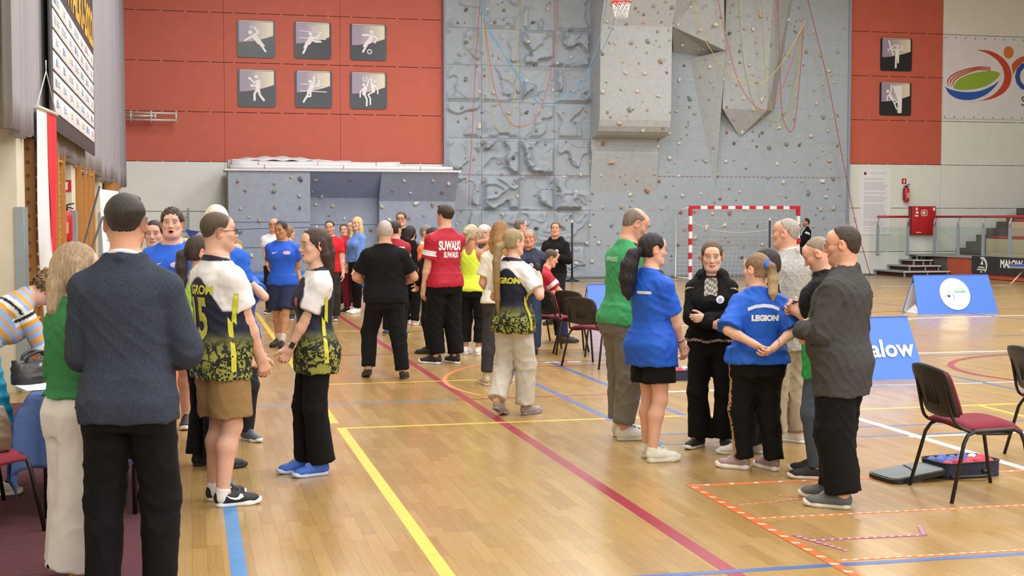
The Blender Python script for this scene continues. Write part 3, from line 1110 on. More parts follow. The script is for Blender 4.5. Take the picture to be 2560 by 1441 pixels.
# ------------------------------------------------------------------ garments
def tint(c):
 cc = np.array(lin(c))
 return lambda P, fg: np.tile(cc, (len(P), 1))
def g_top(fg, sp, h, under=None):
 inf = sp.get('infl', .016)
 hem = sp.get('hem', .90)
 sl = sp.get('sleeve', .55)          # 0..1 upper arm, 1..2 fore arm
 sr = sp.get('sr', .020)
 boost = []
 lo = np.minimum(fg.pel, fg.neck) - .33 * fg.k
 hi = np.maximum(fg.pel, fg.neck) + .33 * fg.k
 for i in (0, 1):
  e = fg.elb[i] if sl > .05 else fg.sh[i]
  lo, hi = np.minimum(lo, e - .1), np.maximum(hi, e + .1)
  if sl > 1:
   lo, hi = np.minimum(lo, fg.wri[i] - .08), np.maximum(hi, fg.wri[i] + .08)
 hp_ = fg.sp(hem)
 lo = np.maximum(lo, A(-9, -9, min(hp_[2] - .16, fg.wri[0][2] - .1 if sl > 1 else 9, fg.wri[1][2] - .1 if sl > 1 else 9)))
 g = Grid(lo, hi, h)
 g.add(fg.torso(inf, z0=hem, flare=sp.get('flare', .02), n=sp.get('n', 2.3)), 0)
 for b in fg.bustp(inf * .8):
  g.add(b)
 tank = sl <= .05
 if not tank:
  for y in fg.yoke(inf * .9):
   g.add(y)
 if sp.get('belly_fold'):
  pass
 if under is not None:
  a = np.maximum(g.lo, under.lo)
  b = np.minimum(g.lo + (g.n - 1) * h, under.lo + (under.n - 1) * h)
  if np.all(b > a):
   ia, iu = np.rint((a - g.lo) / h).astype(int), np.rint((a - under.lo) / h).astype(int)
   m_ = np.rint((b - a) / h).astype(int) + 1
   s1 = tuple(slice(ia[j], ia[j] + m_[j]) for j in range(3))
   s2 = tuple(slice(iu[j], iu[j] + m_[j]) for j in range(3))
   p_, q_ = g.F[s1], under.F[s2] - .008
   hh = np.maximum(.03 - np.abs(p_ - q_), 0) / .03
   g.F[s1] = np.minimum(p_, q_) - hh * hh * .0075
 X, Y, Z = g.xyz()
 n = fg.ax
 d = (X - hp_[0]) * n[0] + (Y - hp_[1]) * n[1] + (Z - hp_[2]) * n[2]
 rag = sp.get('hemwave', .006) * np.sin(X * 31 + 1) * np.cos(Y * 27)
 if sp.get('ribs'):
  g.F += (sp['ribs'] * np.exp(-((d - .03) / .03) ** 2)).astype(np.float32)
 hemF = (rag - d).astype(np.float32)
 hemdrop = sp.get('hemback')
 if hemdrop:
  yy = (X - fg.pel[0]) * fg.yf[0] + (Y - fg.pel[1]) * fg.yf[1]
  hemF = hemF + (hemdrop * np.clip(yy / .1, -1, 1)).astype(np.float32)
 g.F = np.maximum(g.F, hemF)
 ru, re, rf, rw = fg.arm_r()
 for i in (0, 1):
  if tank:
   continue
  S, E, W = fg.sh[i], fg.elb[i], fg.wri[i]
  g.add(EL(S, A(1, 1, 1) * (ru * .98 + inf * .45), None, k=.04))
  if sl <= 1:
   en = S + (E - S) * sl
   g.add(RC(S, en, ru + inf * .5, ru * (1 - .2 * sl) + sr + sp.get('sflare', .010), k=.03, flat=True))
  else:
   g.add(RC(S, E, ru + inf * .6, re + sr * 1.1, k=.010))
   en = E + (W - E) * (sl - 1)
   g.add(RC(E, en, re + sr * 1.1, (rf + (rw - rf) * (sl - 1)) + sr * sp.get('cuff', .55), k=.005, flat=True))
   if sp.get('cuffc', True) and sl > 1.85:
    c0 = E + (en - E) * .84
    g.add(RC(c0, E + (en - E) * .93, rw + sr * 1.0, rw + sr * .9, k=.02))
   boost += [E]
 Rn = np.stack([fg.xs, fg.yf, fg.ax], 1)
 nz, nf = sp.get('neck', (1.505, .30))
 c0 = fg.sp(nz, 0, -.02)
 v = unit(fg.ax * 1.0 + fg.yf * nf)
 dc = (X - c0[0]) * v[0] + (Y - c0[1]) * v[1] + (Z - c0[2]) * v[2]
 xx = np.abs((X - c0[0]) * fg.xs[0] + (Y - c0[1]) * fg.xs[1] + (Z - c0[2]) * fg.xs[2])
 rem = np.maximum(-dc, xx - sp.get('nw', .105) * fg.k)
 g.F = np.maximum(g.F, -rem).astype(np.float32)
 if tank:
  for i, sd in enumerate((-1, 1)):
   g.sub(EL(fg.sp(1.40, sd * .185, -.02), A(.085, .2, .16) * fg.k, Rn), .01)
  g.sub(EL(fg.sp(1.49, 0, -.13), A(.075, .10, .13) * fg.k, Rn), .01)
  g.sub(EL(fg.sp(1.49, 0, .13), A(.075, .12, .15) * fg.k, Rn), .01)
 if sp.get('hood'):
  for sd in (-1, 1):
   g.add(RC(fg.sp(1.50, sd * .075, .035), fg.sp(1.50, sd * .085, -.05), .022, .034, k=.03))
   g.add(RC(fg.sp(1.50, sd * .085, -.05), fg.sp(1.46, 0, -.125), .034, .045, k=.04))
 if sp.get('stand'):   # standing collar
  for sd in (-1, 1):
   g.add(RC(fg.sp(1.50, sd * .055, .045), fg.sp(1.515, sd * .068, -.03), .016, .017, k=.02))
   g.add(RC(fg.sp(1.515, sd * .068, -.03), fg.sp(1.525, 0, -.085), .017, .018, k=.02))
 if sp.get('lapel'):
  for sd in (-1, 1):
   g.add(RC(fg.sp(1.505, sd * .060, .03), fg.sp(1.515, sd * .070, -.035), .017, .018, k=.015))
   g.add(RC(fg.sp(1.515, sd * .070, -.035), fg.sp(1.520, 0, -.088), .018, .019, k=.015))
   g.add(RC(fg.sp(1.50, sd * .060, .045), fg.sp(1.24, sd * .030, .135), .018, .010, k=.015))
 waves(g, sp.get('fold', .0034), sp.get('seed', 1), sp.get('fscale', 1.0), boost)
 if sp.get('placket'):
  pass
 return g
def g_pants(fg, sp, h):
 L = sp.get('len', 1.97)       # 0..1 thigh, 1..2 shin
 th, kn, hm = sp.get('r', (.100, .078, .070))
 k = fg.k
 lo = np.minimum(np.minimum(fg.knee[0], fg.knee[1]), fg.pel) - .2 * k
 hi = np.maximum(np.maximum(fg.knee[0], fg.knee[1]), fg.pel) + .22 * k
 if L > 1:
  for a in fg.ank:
   lo, hi = np.minimum(lo, a - .13 * k), np.maximum(hi, a + .13 * k)
 hi[2] = max(fg.pel[2] + .14 * k, hi[2] - .10 * k)
 g = Grid(lo, hi, h)
 rows = [r for r in fg.rows(sp.get('infl', .010), z0=.80) if r[0] <= (1.06 - .92) * k]
 lean_ax = fg.ax if sp.get('follow', True) else A(0, 0, 1)
 g.add(LOFT(fg.pel, lean_ax, fg.xr, rows, n=2.3, k=.03), 0)
 f = (.4 + .6 * fg.wf) * k
 boost = []
 for i in (0, 1):
  sd = -1 if i == 0 else 1
  H_, K, An = fg.hip[i], fg.knee[i], fg.ank[i]
  fd = np.cross(A(0, 0, 1), fg.xr)
  g.add(EL(H_ - np.cross(lean_ax, fg.xr) * .055 * k + A(0, 0, -.02 * k), A(.088, .085, .10) * f * sp.get('butt', 1.0), None, k=.05))
  if L <= 1:
   en = H_ + (K - H_) * L
   g.add(RC(H_, en, th * f, kn * f, k=.035, flat=True))
  else:
   g.add(RC(H_, K, th * f, kn * f, k=.035))
   t = L - 1
   en = K + (An - K) * t
   if sp.get('calf'):
    mid = K + (An - K) * .35
    g.add(RC(K, mid, kn * f, sp['calf'] * f, k=.03))
    g.add(RC(mid, en, sp['calf'] * f, hm * f, k=.03, flat=True))
   else:
    g.add(RC(K, en, kn * f, hm * f, k=.03, flat=True))
   if sp.get('cuff'):
    c0 = K + (An - K) * (t - .07)
    g.add(RC(c0, en, hm * f * sp['cuff'], hm * f * sp['cuff'] * .92, k=.03, flat=True))
   boost += [K, An]
   rt_, rk_, rc_, ra_ = fg.leg_r()
   back = unit(-(K * 2 - H_ - An)) if np.linalg.norm(K * 2 - H_ - An) > .04 else -fd
   md = K + (An - K) * .30 + back * .018 * k
   g.add(RC(K, md, rk_ + .008, rc_ + .009, k=.02))
   e2 = md + (en - md) * .9
   g.add(RC(md, e2, rc_ + .009, max(ra_ + .006, hm * f * .7), k=.02, flat=True))
 waves(g, sp.get('fold', .0034), sp.get('seed', 2), sp.get('fscale', .9), boost, sp.get('vert', 0.0))
 return g
def join_islands(fg, V, Q, small=60):
 """one connected skin: drop specks, then tie the pieces together under the clothes"""
 lab = np.arange(len(V))
 E = np.concatenate([Q[:, [0, 1]], Q[:, [1, 2]], Q[:, [2, 3]], Q[:, [3, 0]]])
 while True:
  m = np.minimum(lab[E[:, 0]], lab[E[:, 1]])
  n = lab.copy()
  np.minimum.at(n, E[:, 0], m)
  np.minimum.at(n, E[:, 1], m)
  n = n[n]
  n = n[n]
  if np.array_equal(n, lab):
   break
  lab = n
 ids, cnt = np.unique(lab, return_counts=True)
 keep = ids[cnt >= small]
 Q = Q[np.isin(lab[Q[:, 0]], keep)]
 order = keep[np.argsort(-cnt[cnt >= small])]
 if len(order) < 2:
  return V, Q
 C = fg.sp(1.30)
 head = [(fg.hc, [C])]
 for a in (0, 1):
  head += [((fg.elb[a] + fg.wri[a]) / 2, [fg.sh[a], C]), ((fg.knee[a] + fg.ank[a]) / 2, [fg.hip[a], fg.pel, C])]
  head += [(fg.wri[a], [fg.elb[a], fg.sh[a], C]), (fg.ank[a], [fg.knee[a], fg.hip[a], fg.pel, C])]
 NV, nq = [V], []
 nv = len(V)
 e = A(.0008, .0008, 0)
 for r in order:
  b = np.nonzero(lab == r)[0]
  c = V[b].mean(0)
  path = min(head, key=lambda h: np.linalg.norm(h[0] - c))[1]
  if len(path) > 1 and np.linalg.norm(V[b] - path[0], axis=1).min() < .03:
   path = path[1:] if len(path) > 2 else path
  k = b[np.linalg.norm(V[b] - path[0], axis=1).argmin()]
  q = Q[np.nonzero((Q == k).any(1))[0][0]]
  k2 = q[(list(q).index(k) + 1) % 4]
  prev = (k, k2)
  for p in path[:-1]:
   NV.append(np.array([p - e, p + e]))
   nq.append((prev[0], prev[1], nv + 1, nv))
   prev = (nv, nv + 1)
   nv += 2
  nq.append((prev[0], prev[1], -1, -2))
 NV.append(np.array([C - e, C + e]))
 nq = [tuple(x if x >= 0 else nv + 1 + (x + 1) for x in q) for q in nq]
 return np.concatenate(NV), np.concatenate([Q, np.array(nq)])
def body_mesh(fg, hspec, h, hh, hhand, cloth):
 """skin: coarse trunk and limbs, finer head and hands, one mesh"""
 ru, re, rf, rw = fg.arm_r()
 rt, rk, rc, ra = fg.leg_r()
 k = fg.k
 prs = [(fg.torso(0.0, z0=.80), 0)]
 prs += [(b, None) for b in fg.bustp(0)]
 prs += [(y, None) for y in fg.yoke(0)]
 for i in (0, 1):
  S, E, W = fg.sh[i], fg.elb[i], fg.wri[i]
  prs.append((EL(S, A(1, 1, 1) * ru * 1.0, None, k=.04), None))
  prs.append((RC(S, E, ru, re, k=.03), None))
  m = E + (W - E) * .28
  prs.append((RC(E, m, re * .98, rf * 1.03, k=.02), None))
  prs.append((RC(m, W, rf * 1.03, rw, k=.02), None))
  H_, K, An = fg.hip[i], fg.knee[i], fg.ank[i]
  prs.append((RC(H_, K, rt, rk, k=.04), None))
  kf = np.cross(A(0, 0, 1), fg.xr)
  back = unit(-(K * 2 - H_ - An)) if np.linalg.norm(K * 2 - H_ - An) > .04 else -kf
  m = K + (An - K) * .30 + back * .018 * k
  prs.append((RC(K, m, rk * .93, rc, k=.03), None))
  prs.append((RC(m, An, rc, ra, k=.03), None))
  heel, fy, hu = fg.foot[i]
  a = R_(fy)
  fdv = A(-math.sin(a), math.cos(a), 0)
  prs.append((RC(An, heel + fdv * .14 * k + A(0, 0, .04 * k), ra, .03 * k, k=.02), None))
 ad, ct = head_prims(fg, hspec)
 hands = [hand_prims(fg, i) for i in (0, 1)]
 hlo, hhi = fg.hc - .155 * fg.hs, fg.hc + .155 * fg.hs
 out = []
 def run(lo, hi, step, boxes_excl, box_in, what):
  g = Grid(lo, hi, step)
  for p, kk in prs:
   if what != 'hand' or True:
    g.add(p, kk)
  if what in ('head', 'all'):
   for p in ad:
    g.add(p)
   for p, kk in ct:
    g.sub(p, kk)
  for i in (0, 1):
   if what == 'all' or what == ('hand%d' % i):
    for p in hands[i][0]:
     g.add(p)
  V, Q = g.mesh()
  if len(Q) == 0:
   return
  c = V[Q].mean(1)
  keep = np.ones(len(Q), bool)
  for (a, b) in boxes_excl:
   keep &= ~np.all((c > a + step * .9) & (c < b - step * .9), axis=1)
  if box_in is not None:
   keep &= np.all((c > box_in[0] - step * .6) & (c < box_in[1] + step * .6), axis=1)
  for cg in cloth:
   keep &= cg.look(c) > -.004
  Q = Q[keep]
  used = np.unique(Q)
  mp = np.full(len(V), -1)
  mp[used] = np.arange(len(used))
  out.append((V[used], mp[Q]))
 pts = [fg.hc] + fg.sh + fg.elb + fg.wri + fg.hip + fg.knee + fg.ank + [f_[0] for f_ in fg.foot]
 lo = np.min(pts, axis=0) - .24
 hi = np.max(pts, axis=0) + .24
 boxes = [(hlo, hhi)] + [hd[2] for hd in hands]
 run(lo, hi, h, boxes, None, 'all')
 run(hlo, hhi, hh, [], (hlo, hhi), 'head')
 for i in (0, 1):
  b = hands[i][2]
  run(b[0], b[1], hhand, [(hlo, hhi)] if i == 0 else [(hlo, hhi), hands[0][2]], b, 'all')
 V = np.concatenate([o[0] for o in out])
 off = np.cumsum([0] + [len(o[0]) for o in out])
 Q = np.concatenate([o[1] + off[j] for j, o in enumerate(out)])
 V, Q = join_islands(fg, V, Q)
 return V, Q, hands
def glasses(fg, root, color='#222222', wire=False):
 gl = MB()
 lens = MB()
 r = .0011 if wire else .0020
 for sd in (-1, 1):
  ps = []
  for i in range(18):
   a = 2 * math.pi * i / 18
   ca, sa = math.cos(a), math.sin(a)
   x = .0235 * math.copysign(abs(ca) ** .7, ca)
   z = .0175 * math.copysign(abs(sa) ** .7, sa)
   ps.append(Vector(fg.hp(sd * .033 + x, .106 - .10 * abs(sd * .033 + x) ** 1.2, .002 + z)))
  gl.tube(ps, r * fg.hs * 1.2, 6, closed=True)
  lens.face(ps)
  gl.tube([fg.hp(sd * .056, .099, .006), fg.hp(sd * .071, .082, .008), fg.hp(sd * .0775, .02, .008), fg.hp(sd * .082, -.012, .004)], r * 1.2, 6)
 gl.tube([fg.hp(-.010, .107, .006), fg.hp(0, .110, .008), fg.hp(.010, .107, .006)], r, 6)
 o = gl.build('glasses', M_FRAME, root, color=lin(color))
 lens.build('lens', M_GLASS, o)
 return o
def print_on(fg, gmesh, root_part, name, V2, F2, center, xdir, ydir, color, back=True, lift=.004):
 """lay flat print (lettering, badge) on a garment: cast along the surface direction"""
 V, Q = gmesh
 tree = BVHTree.FromPolygons([tuple(v) for v in V], [tuple(q) for q in Q])
 x, y = Vector(xdir).normalized(), Vector(ydir).normalized()
 n = x.cross(y).normalized()
 c = Vector(center)
 bm = bmesh.new()
 vs = [bm.verts.new((v[0], v[1], 0)) for v in V2]
 for f in F2:
  try:
   bm.faces.new([vs[i] for i in f])
  except ValueError:
   pass
 bmesh.ops.triangulate(bm, faces=bm.faces[:])
 for _ in range(2):
  es = [e for e in bm.edges if e.calc_length() > .03]
  if es:
   bmesh.ops.subdivide_edges(bm, edges=es, cuts=1)
   bmesh.ops.triangulate(bm, faces=bm.faces[:])
 for v in bm.verts:
  p = c + x * v.co.x + y * v.co.y + n * .35
  r = tree.ray_cast(p, -n)
  v.co = (r[0] + n * lift) if r[0] is not None else c + x * v.co.x + y * v.co.y
 mb = MB()
 mb.bm(bm)
 return mb.build(name, M_PRINT, root_part, color=color)
def text2d(txt, size, bold=.0, shear=0., arc=0., space=1.0, sx=1.0):
 V, Fc = text_mesh(txt, size, bold, shear=shear, space=space)
 if arc:
  W = [(v[0], v[1] - arc * v[0] ** 2) for v in V]
 else:
  W = [(v[0] * sx, v[1]) for v in V]
 return W, Fc
def disc2d(r, n=16, sx=1.0):
 return [(r * sx * math.cos(2 * math.pi * i / n), r * math.sin(2 * math.pi * i / n)) for i in range(n)], [tuple(range(n))]
def person(label, foot, H, vy, fig=None, skin='#d5a893', hair=None, top=None, pants=None, shoes=None, extra=(), lod=None, loc=None, px=None, group=None, z=0.0):
 """foot: pixel of the middle between the feet on the floor; vy: 0 back to the camera, 90 facing left, -90 right, 180 towards"""
 fig = dict(fig or {})
 hair = dict(hair or {})
 hair.setdefault('skin', skin)
 fg = Fig(H=H, **fig)
 P = Vector(loc) if loc is not None else onz(foot[0], foot[1], z)
 ph = phi_at(px if px is not None else foot[0])
 root = empty('person', P, R_(vy - ph))
 tag(root, label, 'person', group or 'people standing about in the sports hall')
 dist = (P - CAMP).dot(FWD)
 if lod is None:
  lod = 0 if dist < 11.5 else (1 if dist < 17.5 else 2)
 hc, hb, hh, hd, hr = ((.0095, .012, .0036, .0042, .0050), (.0105, .014, .0055, .0060, .0075), (.018, .018, .008, .008, .010))[lod]
 cloth, gm = [], {}
 parts = []
 pg = g_pants(fg, pants, hc) if pants else None
 if top is not None:
  prev = pg if not (pants or {}).get('tucked') else None
  for j, s1 in enumerate(top if isinstance(top, list) else [top]):
   g = g_top(fg, s1, hc, prev)
   parts.append(('top', j, s1, g))
   cloth.append(g)
 if pg is not None:
  cloth.append(pg)
  parts.append(('pants', 0, pants, pg))
 for (key, j, s1, g) in parts:
  V, Q = g.mesh()
  if key == 'pants' and top is not None:
   tg = parts[0][3]
   c = V[Q].mean(1)
   hz = (parts[0][2].get('hem', .90) - .92) * fg.k
   keep = ((c - fg.pel) @ fg.ax < hz + .02) | (tg.look(c) > .004) if not s1.get('tucked') else tg.look(c) > -.02
   keep &= (c - fg.pel) @ fg.ax < hz + .06 if not s1.get('tucked') else True
   Q = Q[keep]
   used = np.unique(Q)
   mp = np.full(len(V), -1)
   mp[used] = np.arange(len(used))
   V, Q = V[used], mp[Q]
  cf = s1.get('col')
  cf = tint(cf) if isinstance(cf, str) else cf
  me = np_mesh(s1.get('name', key), V, Q, True, cf(V, fg))
  o = add_mesh(s1.get('name', 'shirt' if key == 'top' else 'trousers'), me, s1.get('mat', M_CLOTH), root)
  if s1.get('label'):
   o['label'] = s1['label']
  gm[(key, j)] = (V, Q, o)
 V, Q, hands = body_mesh(fg, hair, hb, hh, hd, cloth)
 me = np_mesh('body', V, Q, True, head_colors(fg, V, hair))
 add_mesh('body', me, M_SKIN, root)
 hm = make_hair(fg, hair, hr)
 if hm is not None:
  me = np_mesh('hair', hm[0], hm[1], True, hm[2])
  add_mesh('hair', me, M_CURL if hair.get('curl', 0) > .5 else M_HAIR, root)
 if hair.get('eyes', True) and lod < 3:
  for sd in (-1, 1):
   ev = eye_mesh(fg, sd, hair.get('iris', '#5a4a38'), hair.get('lid', .78))
   add_mesh('eye', np_mesh('eye', *ev[:2], True, ev[2]), M_EYE, root)
 if hair.get('glasses'):
  glasses(fg, root, *hair['glasses'])
 if shoes:
  add_shoes(fg, root, shoes)
 fg.root, fg.gm, fg.hands = root, gm, hands
 root_M = Matrix.Translation(P) @ Matrix.Rotation(R_(vy - ph), 4, 'Z')
 fg.M = root_M
 for e in extra:
  e(fg)
 return fg
# ------------------------------------------------------------------ hall shell
YW = 37.4
def wood_floor_mat(name, source):
 t = NT(name)
 tc = t.n('ShaderNodeTexCoord')
 mp = t.n('ShaderNodeMapping')
 mp.inputs['Scale'].default_value = (26, 1.6, 26)
 t.l(tc.outputs['Object'], mp.inputs['Vector'])
 oi = t.n('ShaderNodeObjectInfo')
 nz = t.n('ShaderNodeTexNoise', noise_dimensions='4D')
 nz.inputs['Scale'].default_value = 3.0
 nz.inputs['Detail'].default_value = 6
 t.l(mp.outputs[0], nz.inputs['Vector'])
 if source == 'object':
  t.l(t.math('MULTIPLY', oi.outputs['Random'], 40.0), nz.inputs['W'])
  base = oi.outputs['Color']
 elif source == 'attr':
  a = t.n('ShaderNodeAttribute', attribute_name='Col')
  base = a.outputs['Color']
 else:
  sep = t.n('ShaderNodeSeparateXYZ')
  t.l(tc.outputs['Object'], sep.inputs[0])
  cb = t.n('ShaderNodeCombineXYZ')
  t.l(sep.outputs['Y'], cb.inputs['X'])
  t.l(sep.outputs['X'], cb.inputs['Y'])
  br = t.n('ShaderNodeTexBrick')
  br.offset = .37
  br.inputs['Scale'].default_value = 1.0
  br.inputs['Brick Width'].default_value = .62
  br.inputs['Row Height'].default_value = .07
  br.inputs['Mortar Size'].default_value = .0012
  br.inputs['Color1'].default_value = (*lin('#a28250'), 1)
  br.inputs['Color2'].default_value = (*lin('#ac8e5c'), 1)
  br.inputs['Mortar'].default_value = (*lin('#7d6340'), 1)
  t.l(cb.outputs[0], br.inputs['Vector'])
  base = br.outputs['Color']
 gr = t.ramp(nz.outputs['Fac'], [(.3, (.90, .89, .86)), (.7, (1.06, 1.05, 1.04))])
 n2 = t.n('ShaderNodeTexNoise')
 n2.inputs['Scale'].default_value = 1.3
 n2.inputs['Detail'].default_value = 5
 geo = t.n('ShaderNodeNewGeometry')
 t.l(geo.outputs['Position'], n2.inputs['Vector'])
 wear = t.ramp(n2.outputs['Fac'], [(.35, (.88, .87, .86)), (.65, (1.03, 1.03, 1.03))])
 c = t.mix(1.0, base, gr, 'MULTIPLY')
 c = t.mix(.55, c, wear, 'MULTIPLY')
 t.l(c, t.b.inputs['Base Color'])
 rr = t.ramp(n2.outputs['Fac'], [(.3, (.30,) * 3), (.7, (.20,) * 3)])
 t.l(rr, t.b.inputs['Roughness'])
 t.b.inputs['Specular IOR Level'].default_value = .5
 MATS[name] = t.m
 return t.m
M_FLOOR = wood_floor_mat('parquet_field', 'brick')
M_PLANK = wood_floor_mat('parquet_strip', 'object')
M_PLANKS = wood_floor_mat('parquet_strips', 'attr')
PX0, PX1, PY0, PY1 = -.16, 8.96, 3.9, 15.2
mb = MB()
mb.box((-2.3, -8, -.2), (31, YW + .3, -.012))
mb.box((-2.3, -8, -.012), (31, PY0, 0))
mb.box((-2.3, PY1, -.012), (31, YW + .3, 0))
mb.box((PX1, PY0, -.012), (31, PY1, 0))
mb.box((-2.3, PY0, -.012), (PX0, PY1, 0))
floor = mb.build('floor', M_FLOOR)
tag(floor, kind='structure', label='worn light oak parquet floor with coloured court lines')
_tones = ['#a68755', '#a98a57', '#a48552', '#ac8d5b', '#a28250', '#a78856', '#aa8b59', '#9f7f4f']
SW = .076
pl = []
xi = 0
rp = random.Random(5)
x = PX0
while x < PX1 - .001:
 y = PY0 - rp.uniform(0, .6)
 while y < PY1:
  L = rp.choice((.42, .55, .68, .85))
  y0, y1 = max(y, PY0), min(y + L, PY1)
  if y1 - y0 > .02:
   pl.append((x, y0, y1, L, rp.random(), rp.choice(_tones)))
  y += L
 x += SW
def vis_key(p):
 c = Vector((p[0] + SW / 2, (p[1] + p[2]) / 2, 0)) - CAMP
 d = c.dot(FWD)
 u, v = c.dot(RGT) / d * FPX + 1280, -c.dot(UPV) / d * FPX + 720
 out = not (300 < u < 2560 and v < 1441)
 return (out, d)
pl.sort(key=vis_key)
_plm = {}
for (x, y0, y1, L, q, tone) in pl[:300]:
 key = round(y1 - y0, 3)
 if key not in _plm:
  m_ = MB()
  m_.box((.0003, .0003, -.012), (SW - .0003, key - .0003, 0))
  _plm[key] = m_.mesh('plank')
 c = np.array(lin(tone)) * (.97 + .06 * q)
 add_mesh('plank', _plm[key], M_PLANK, floor, (x, y0, 0), c)
V, Q, C = [], [], []
for (x, y0, y1, L, q, tone) in pl[300:]:
 c = np.array(lin(tone)) * (.97 + .06 * q)
 i = len(V)
 a, b, e, f = x + .0003, x + SW - .0003, y0 + .0003, y1 - .0003
 V += [(a, e, -.012), (b, e, -.012), (b, f, -.012), (a, f, -.012), (a, e, 0), (b, e, 0), (b, f, 0), (a, f, 0)]
 for k in ((4, 5, 6, 7), (0, 1, 5, 4), (1, 2, 6, 5), (2, 3, 7, 6), (3, 0, 4, 7)):
  Q.append([i + j for j in k])
 C += [c] * 8
o = add_mesh('planks', np_mesh('planks', np.array(V), np.array(Q), False, np.array(C)), M_PLANKS, floor)
o['kind'] = 'stuff'
M_PAINT = pm('court_paint', None, rough=.35, var=.10, scale=9, source='object')
LC = dict(red='#8f2438', yellow='#d3b838', blue='#46609a', lblue='#3f7fb8', white='#f0eee8', orange='#d8652c', lorange='#d98a5a', purple='#8a4a70', navy='#55618f')
_lz = [0.0006]
def line(x0, y0, x1, y1, w, c, name='court_line'):
 a, b = Vector((x0, y0, 0)), Vector((x1, y1, 0))
 d = (b - a).normalized()
 n = Vector((-d.y, d.x, 0)) * (w / 2)
 _lz[0] += .00004
 m_ = MB()
 m_.prism([a - n, b - n, b + n, a + n], (0, 0, _lz[0]))
 return m_.build(name, M_PAINT, floor, color=lin(LC[c]))
line(2.57, 3.5, 2.57, 33.0, .085, 'red')
line(1.20, 3.5, 1.20, 11.04, .075, 'yellow')
line(1.175, 11.3, 1.175, 25.0, .07, 'yellow')
line(.215, 3.5, .215, 31, .08, 'lblue')
line(-.172, 3.5, -.172, 31, .07, 'orange')
line(1.17, 11.01, 8.2, 11.0, .055, 'yellow')
line(1.2, 13.97, 3.0, 13.99, .05, 'yellow')
line(.3, 12.46, 2.44, 12.48, .05, 'lblue')
line(2.44, 12.49, 4.6, 12.55, .05, 'red')
line(3.515, 9.63, 3.515, 14.0, .06, 'blue')
line(3.515, 14.3, 3.515, 15.6, .06, 'blue')
line(4.215, 11.0, 4.215, 15.5, .06, 'blue')
line(3.5, 9.635, 5.2, 9.63, .045, 'blue')
line(3.5, 10.09, 7.5, 10.05, .045, 'blue')
line(5.2, 9.62, 7.2, 9.58, .05, 'blue')
line(5.55, 9.52, 7.2, 9.50, .05, 'white')
line(5.62, 7.6, 5.62, 12.5, .075, 'white')
line(4.6, 12.58, 10.5, 12.46, .06, 'white')
line(6.8, 12.52, 10.5, 12.53, .04, 'blue')
line(3.5, 15.58, 6.4, 15.55, .05, 'blue')
line(3.6, 15.1, 5.6, 15.06, .04, 'red')
line(8.6, 15.46, 13.5, 15.38, .06, 'white')
line(8.6, 15.12, 13.5, 15.05, .05, 'blue')
line(8.15, 9.5, 8.15, 15.0, .06, 'blue')
line(7.1, 9.0, 7.1, 10.98, .055, 'yellow')
line(1.9, 6.075, 6.0, 6.01, .055, 'blue')
for x in (3.88, 4.15, 4.42):
 line(x, 15.5, x + .17, 15.5, .05, 'white')
line(10.8, 20.7, 16, 21.2, .06, 'white')
line(10.8, 22.4, 18, 22.6, .05, 'red')
line(13.6, 25.5, 13.9, 19.6, .06, 'blue')
line(12.5, 18.2, 18, 18.9, .05, 'yellow')
line(11.5, 17.4, 18, 18.2, .05, 'blue')
line(6.0, 20.2, 12.0, 20.6, .06, 'white')
line(12.0, 30.9, 21.5, 30.5, .06, 'white')
line(9.0, 26.0, 21.0, 26.4, .05, 'yellow')
line(3.07, 26.0, 3.07, 31.5, .06, 'lblue')
line(3.0, 24.6, 3.08, 29.6, .06, 'lorange')
line(.3, 20.5, 6.0, 20.6, .05, 'yellow')
line(1.3, 16.9, 5.2, 16.95, .04, 'red')
line(5.3, 23.0, 5.3, 33, .06, 'red')
def arc(cx, cy, r, a0, a1, w, c, n=40):
 m_ = MB()
 _lz[0] += .00004
 for i in range(n):
  p = [R_(a0 + (a1 - a0) * (i + k) / n) for k in (0, 1)]
  q = [(cx + (r + s * w / 2) * math.cos(t), cy + (r + s * w / 2) * math.sin(t), _lz[0]) for (s, t) in ((-1, p[0]), (1, p[0]), (1, p[1]), (-1, p[1]))]
  m_.face(q)
 return m_.build('court_line', M_PAINT, floor, color=lin(LC[c]))
arc(10.3, 13.2, 1.8, 0, 360, .075, 'red', 64)
arc(17.6, 32.2, 1.7, 180, 330, .07, 'lblue')
arc(5.2, 13.6, 2.6, 120, 200, .05, 'lorange')
M_TAPE = pm('floor_tape', None, rough=.5, var=.06, scale=60, source='object')
def tape(x0, y0, x1, y1, w, col, dash, step, dl):
 a, b = Vector((x0, y0, 0)), Vector((x1, y1, 0))
 d = (b - a).normalized()
 n = Vector((-d.y, d.x, 0)) * (w / 2)
 _lz[0] += .00004
 m_ = MB()
 m_.prism([a - n, b - n, b + n, a + n], (0, 0, _lz[0] + .0006))
 t = m_.build('tape_strip', M_TAPE, floor, color=lin(col))
 m_ = MB()
 L = (b - a).length
 s = step * .5
 while s < L - dl:
  p = a + d * s + Vector((0, 0, _lz[0] + .0008))
  k = d * (w * .35)
  m_.face([p - n * .7, p - n * .7 + d * dl, p + n * .7 + d * dl + k, p + n * .7 + k])
  s += step
 m_.build('tape_dashes', M_TAPE, t, color=lin(dash))['kind'] = 'stuff'
tape(3.15, 8.12, 3.12, 5.2, .055, '#c35c20', '#e6c8ac', .15, .03)
tape(3.15, 8.09, 6.2, 8.03, .045, '#dd7a44', '#f3e3d5', .17, .03)
tape(3.17, 7.11, 6.2, 7.03, .022, '#dd7a44', '#f6e6d8', .06, .025)
tape(3.17, 6.13, 5.2, 6.07, .022, '#dd7a44', '#f6e6d8', .06, .025)
tape(3.22, 6.55, 3.9, 6.52, .03, '#93507c', '#d2b48a', .05, .018)
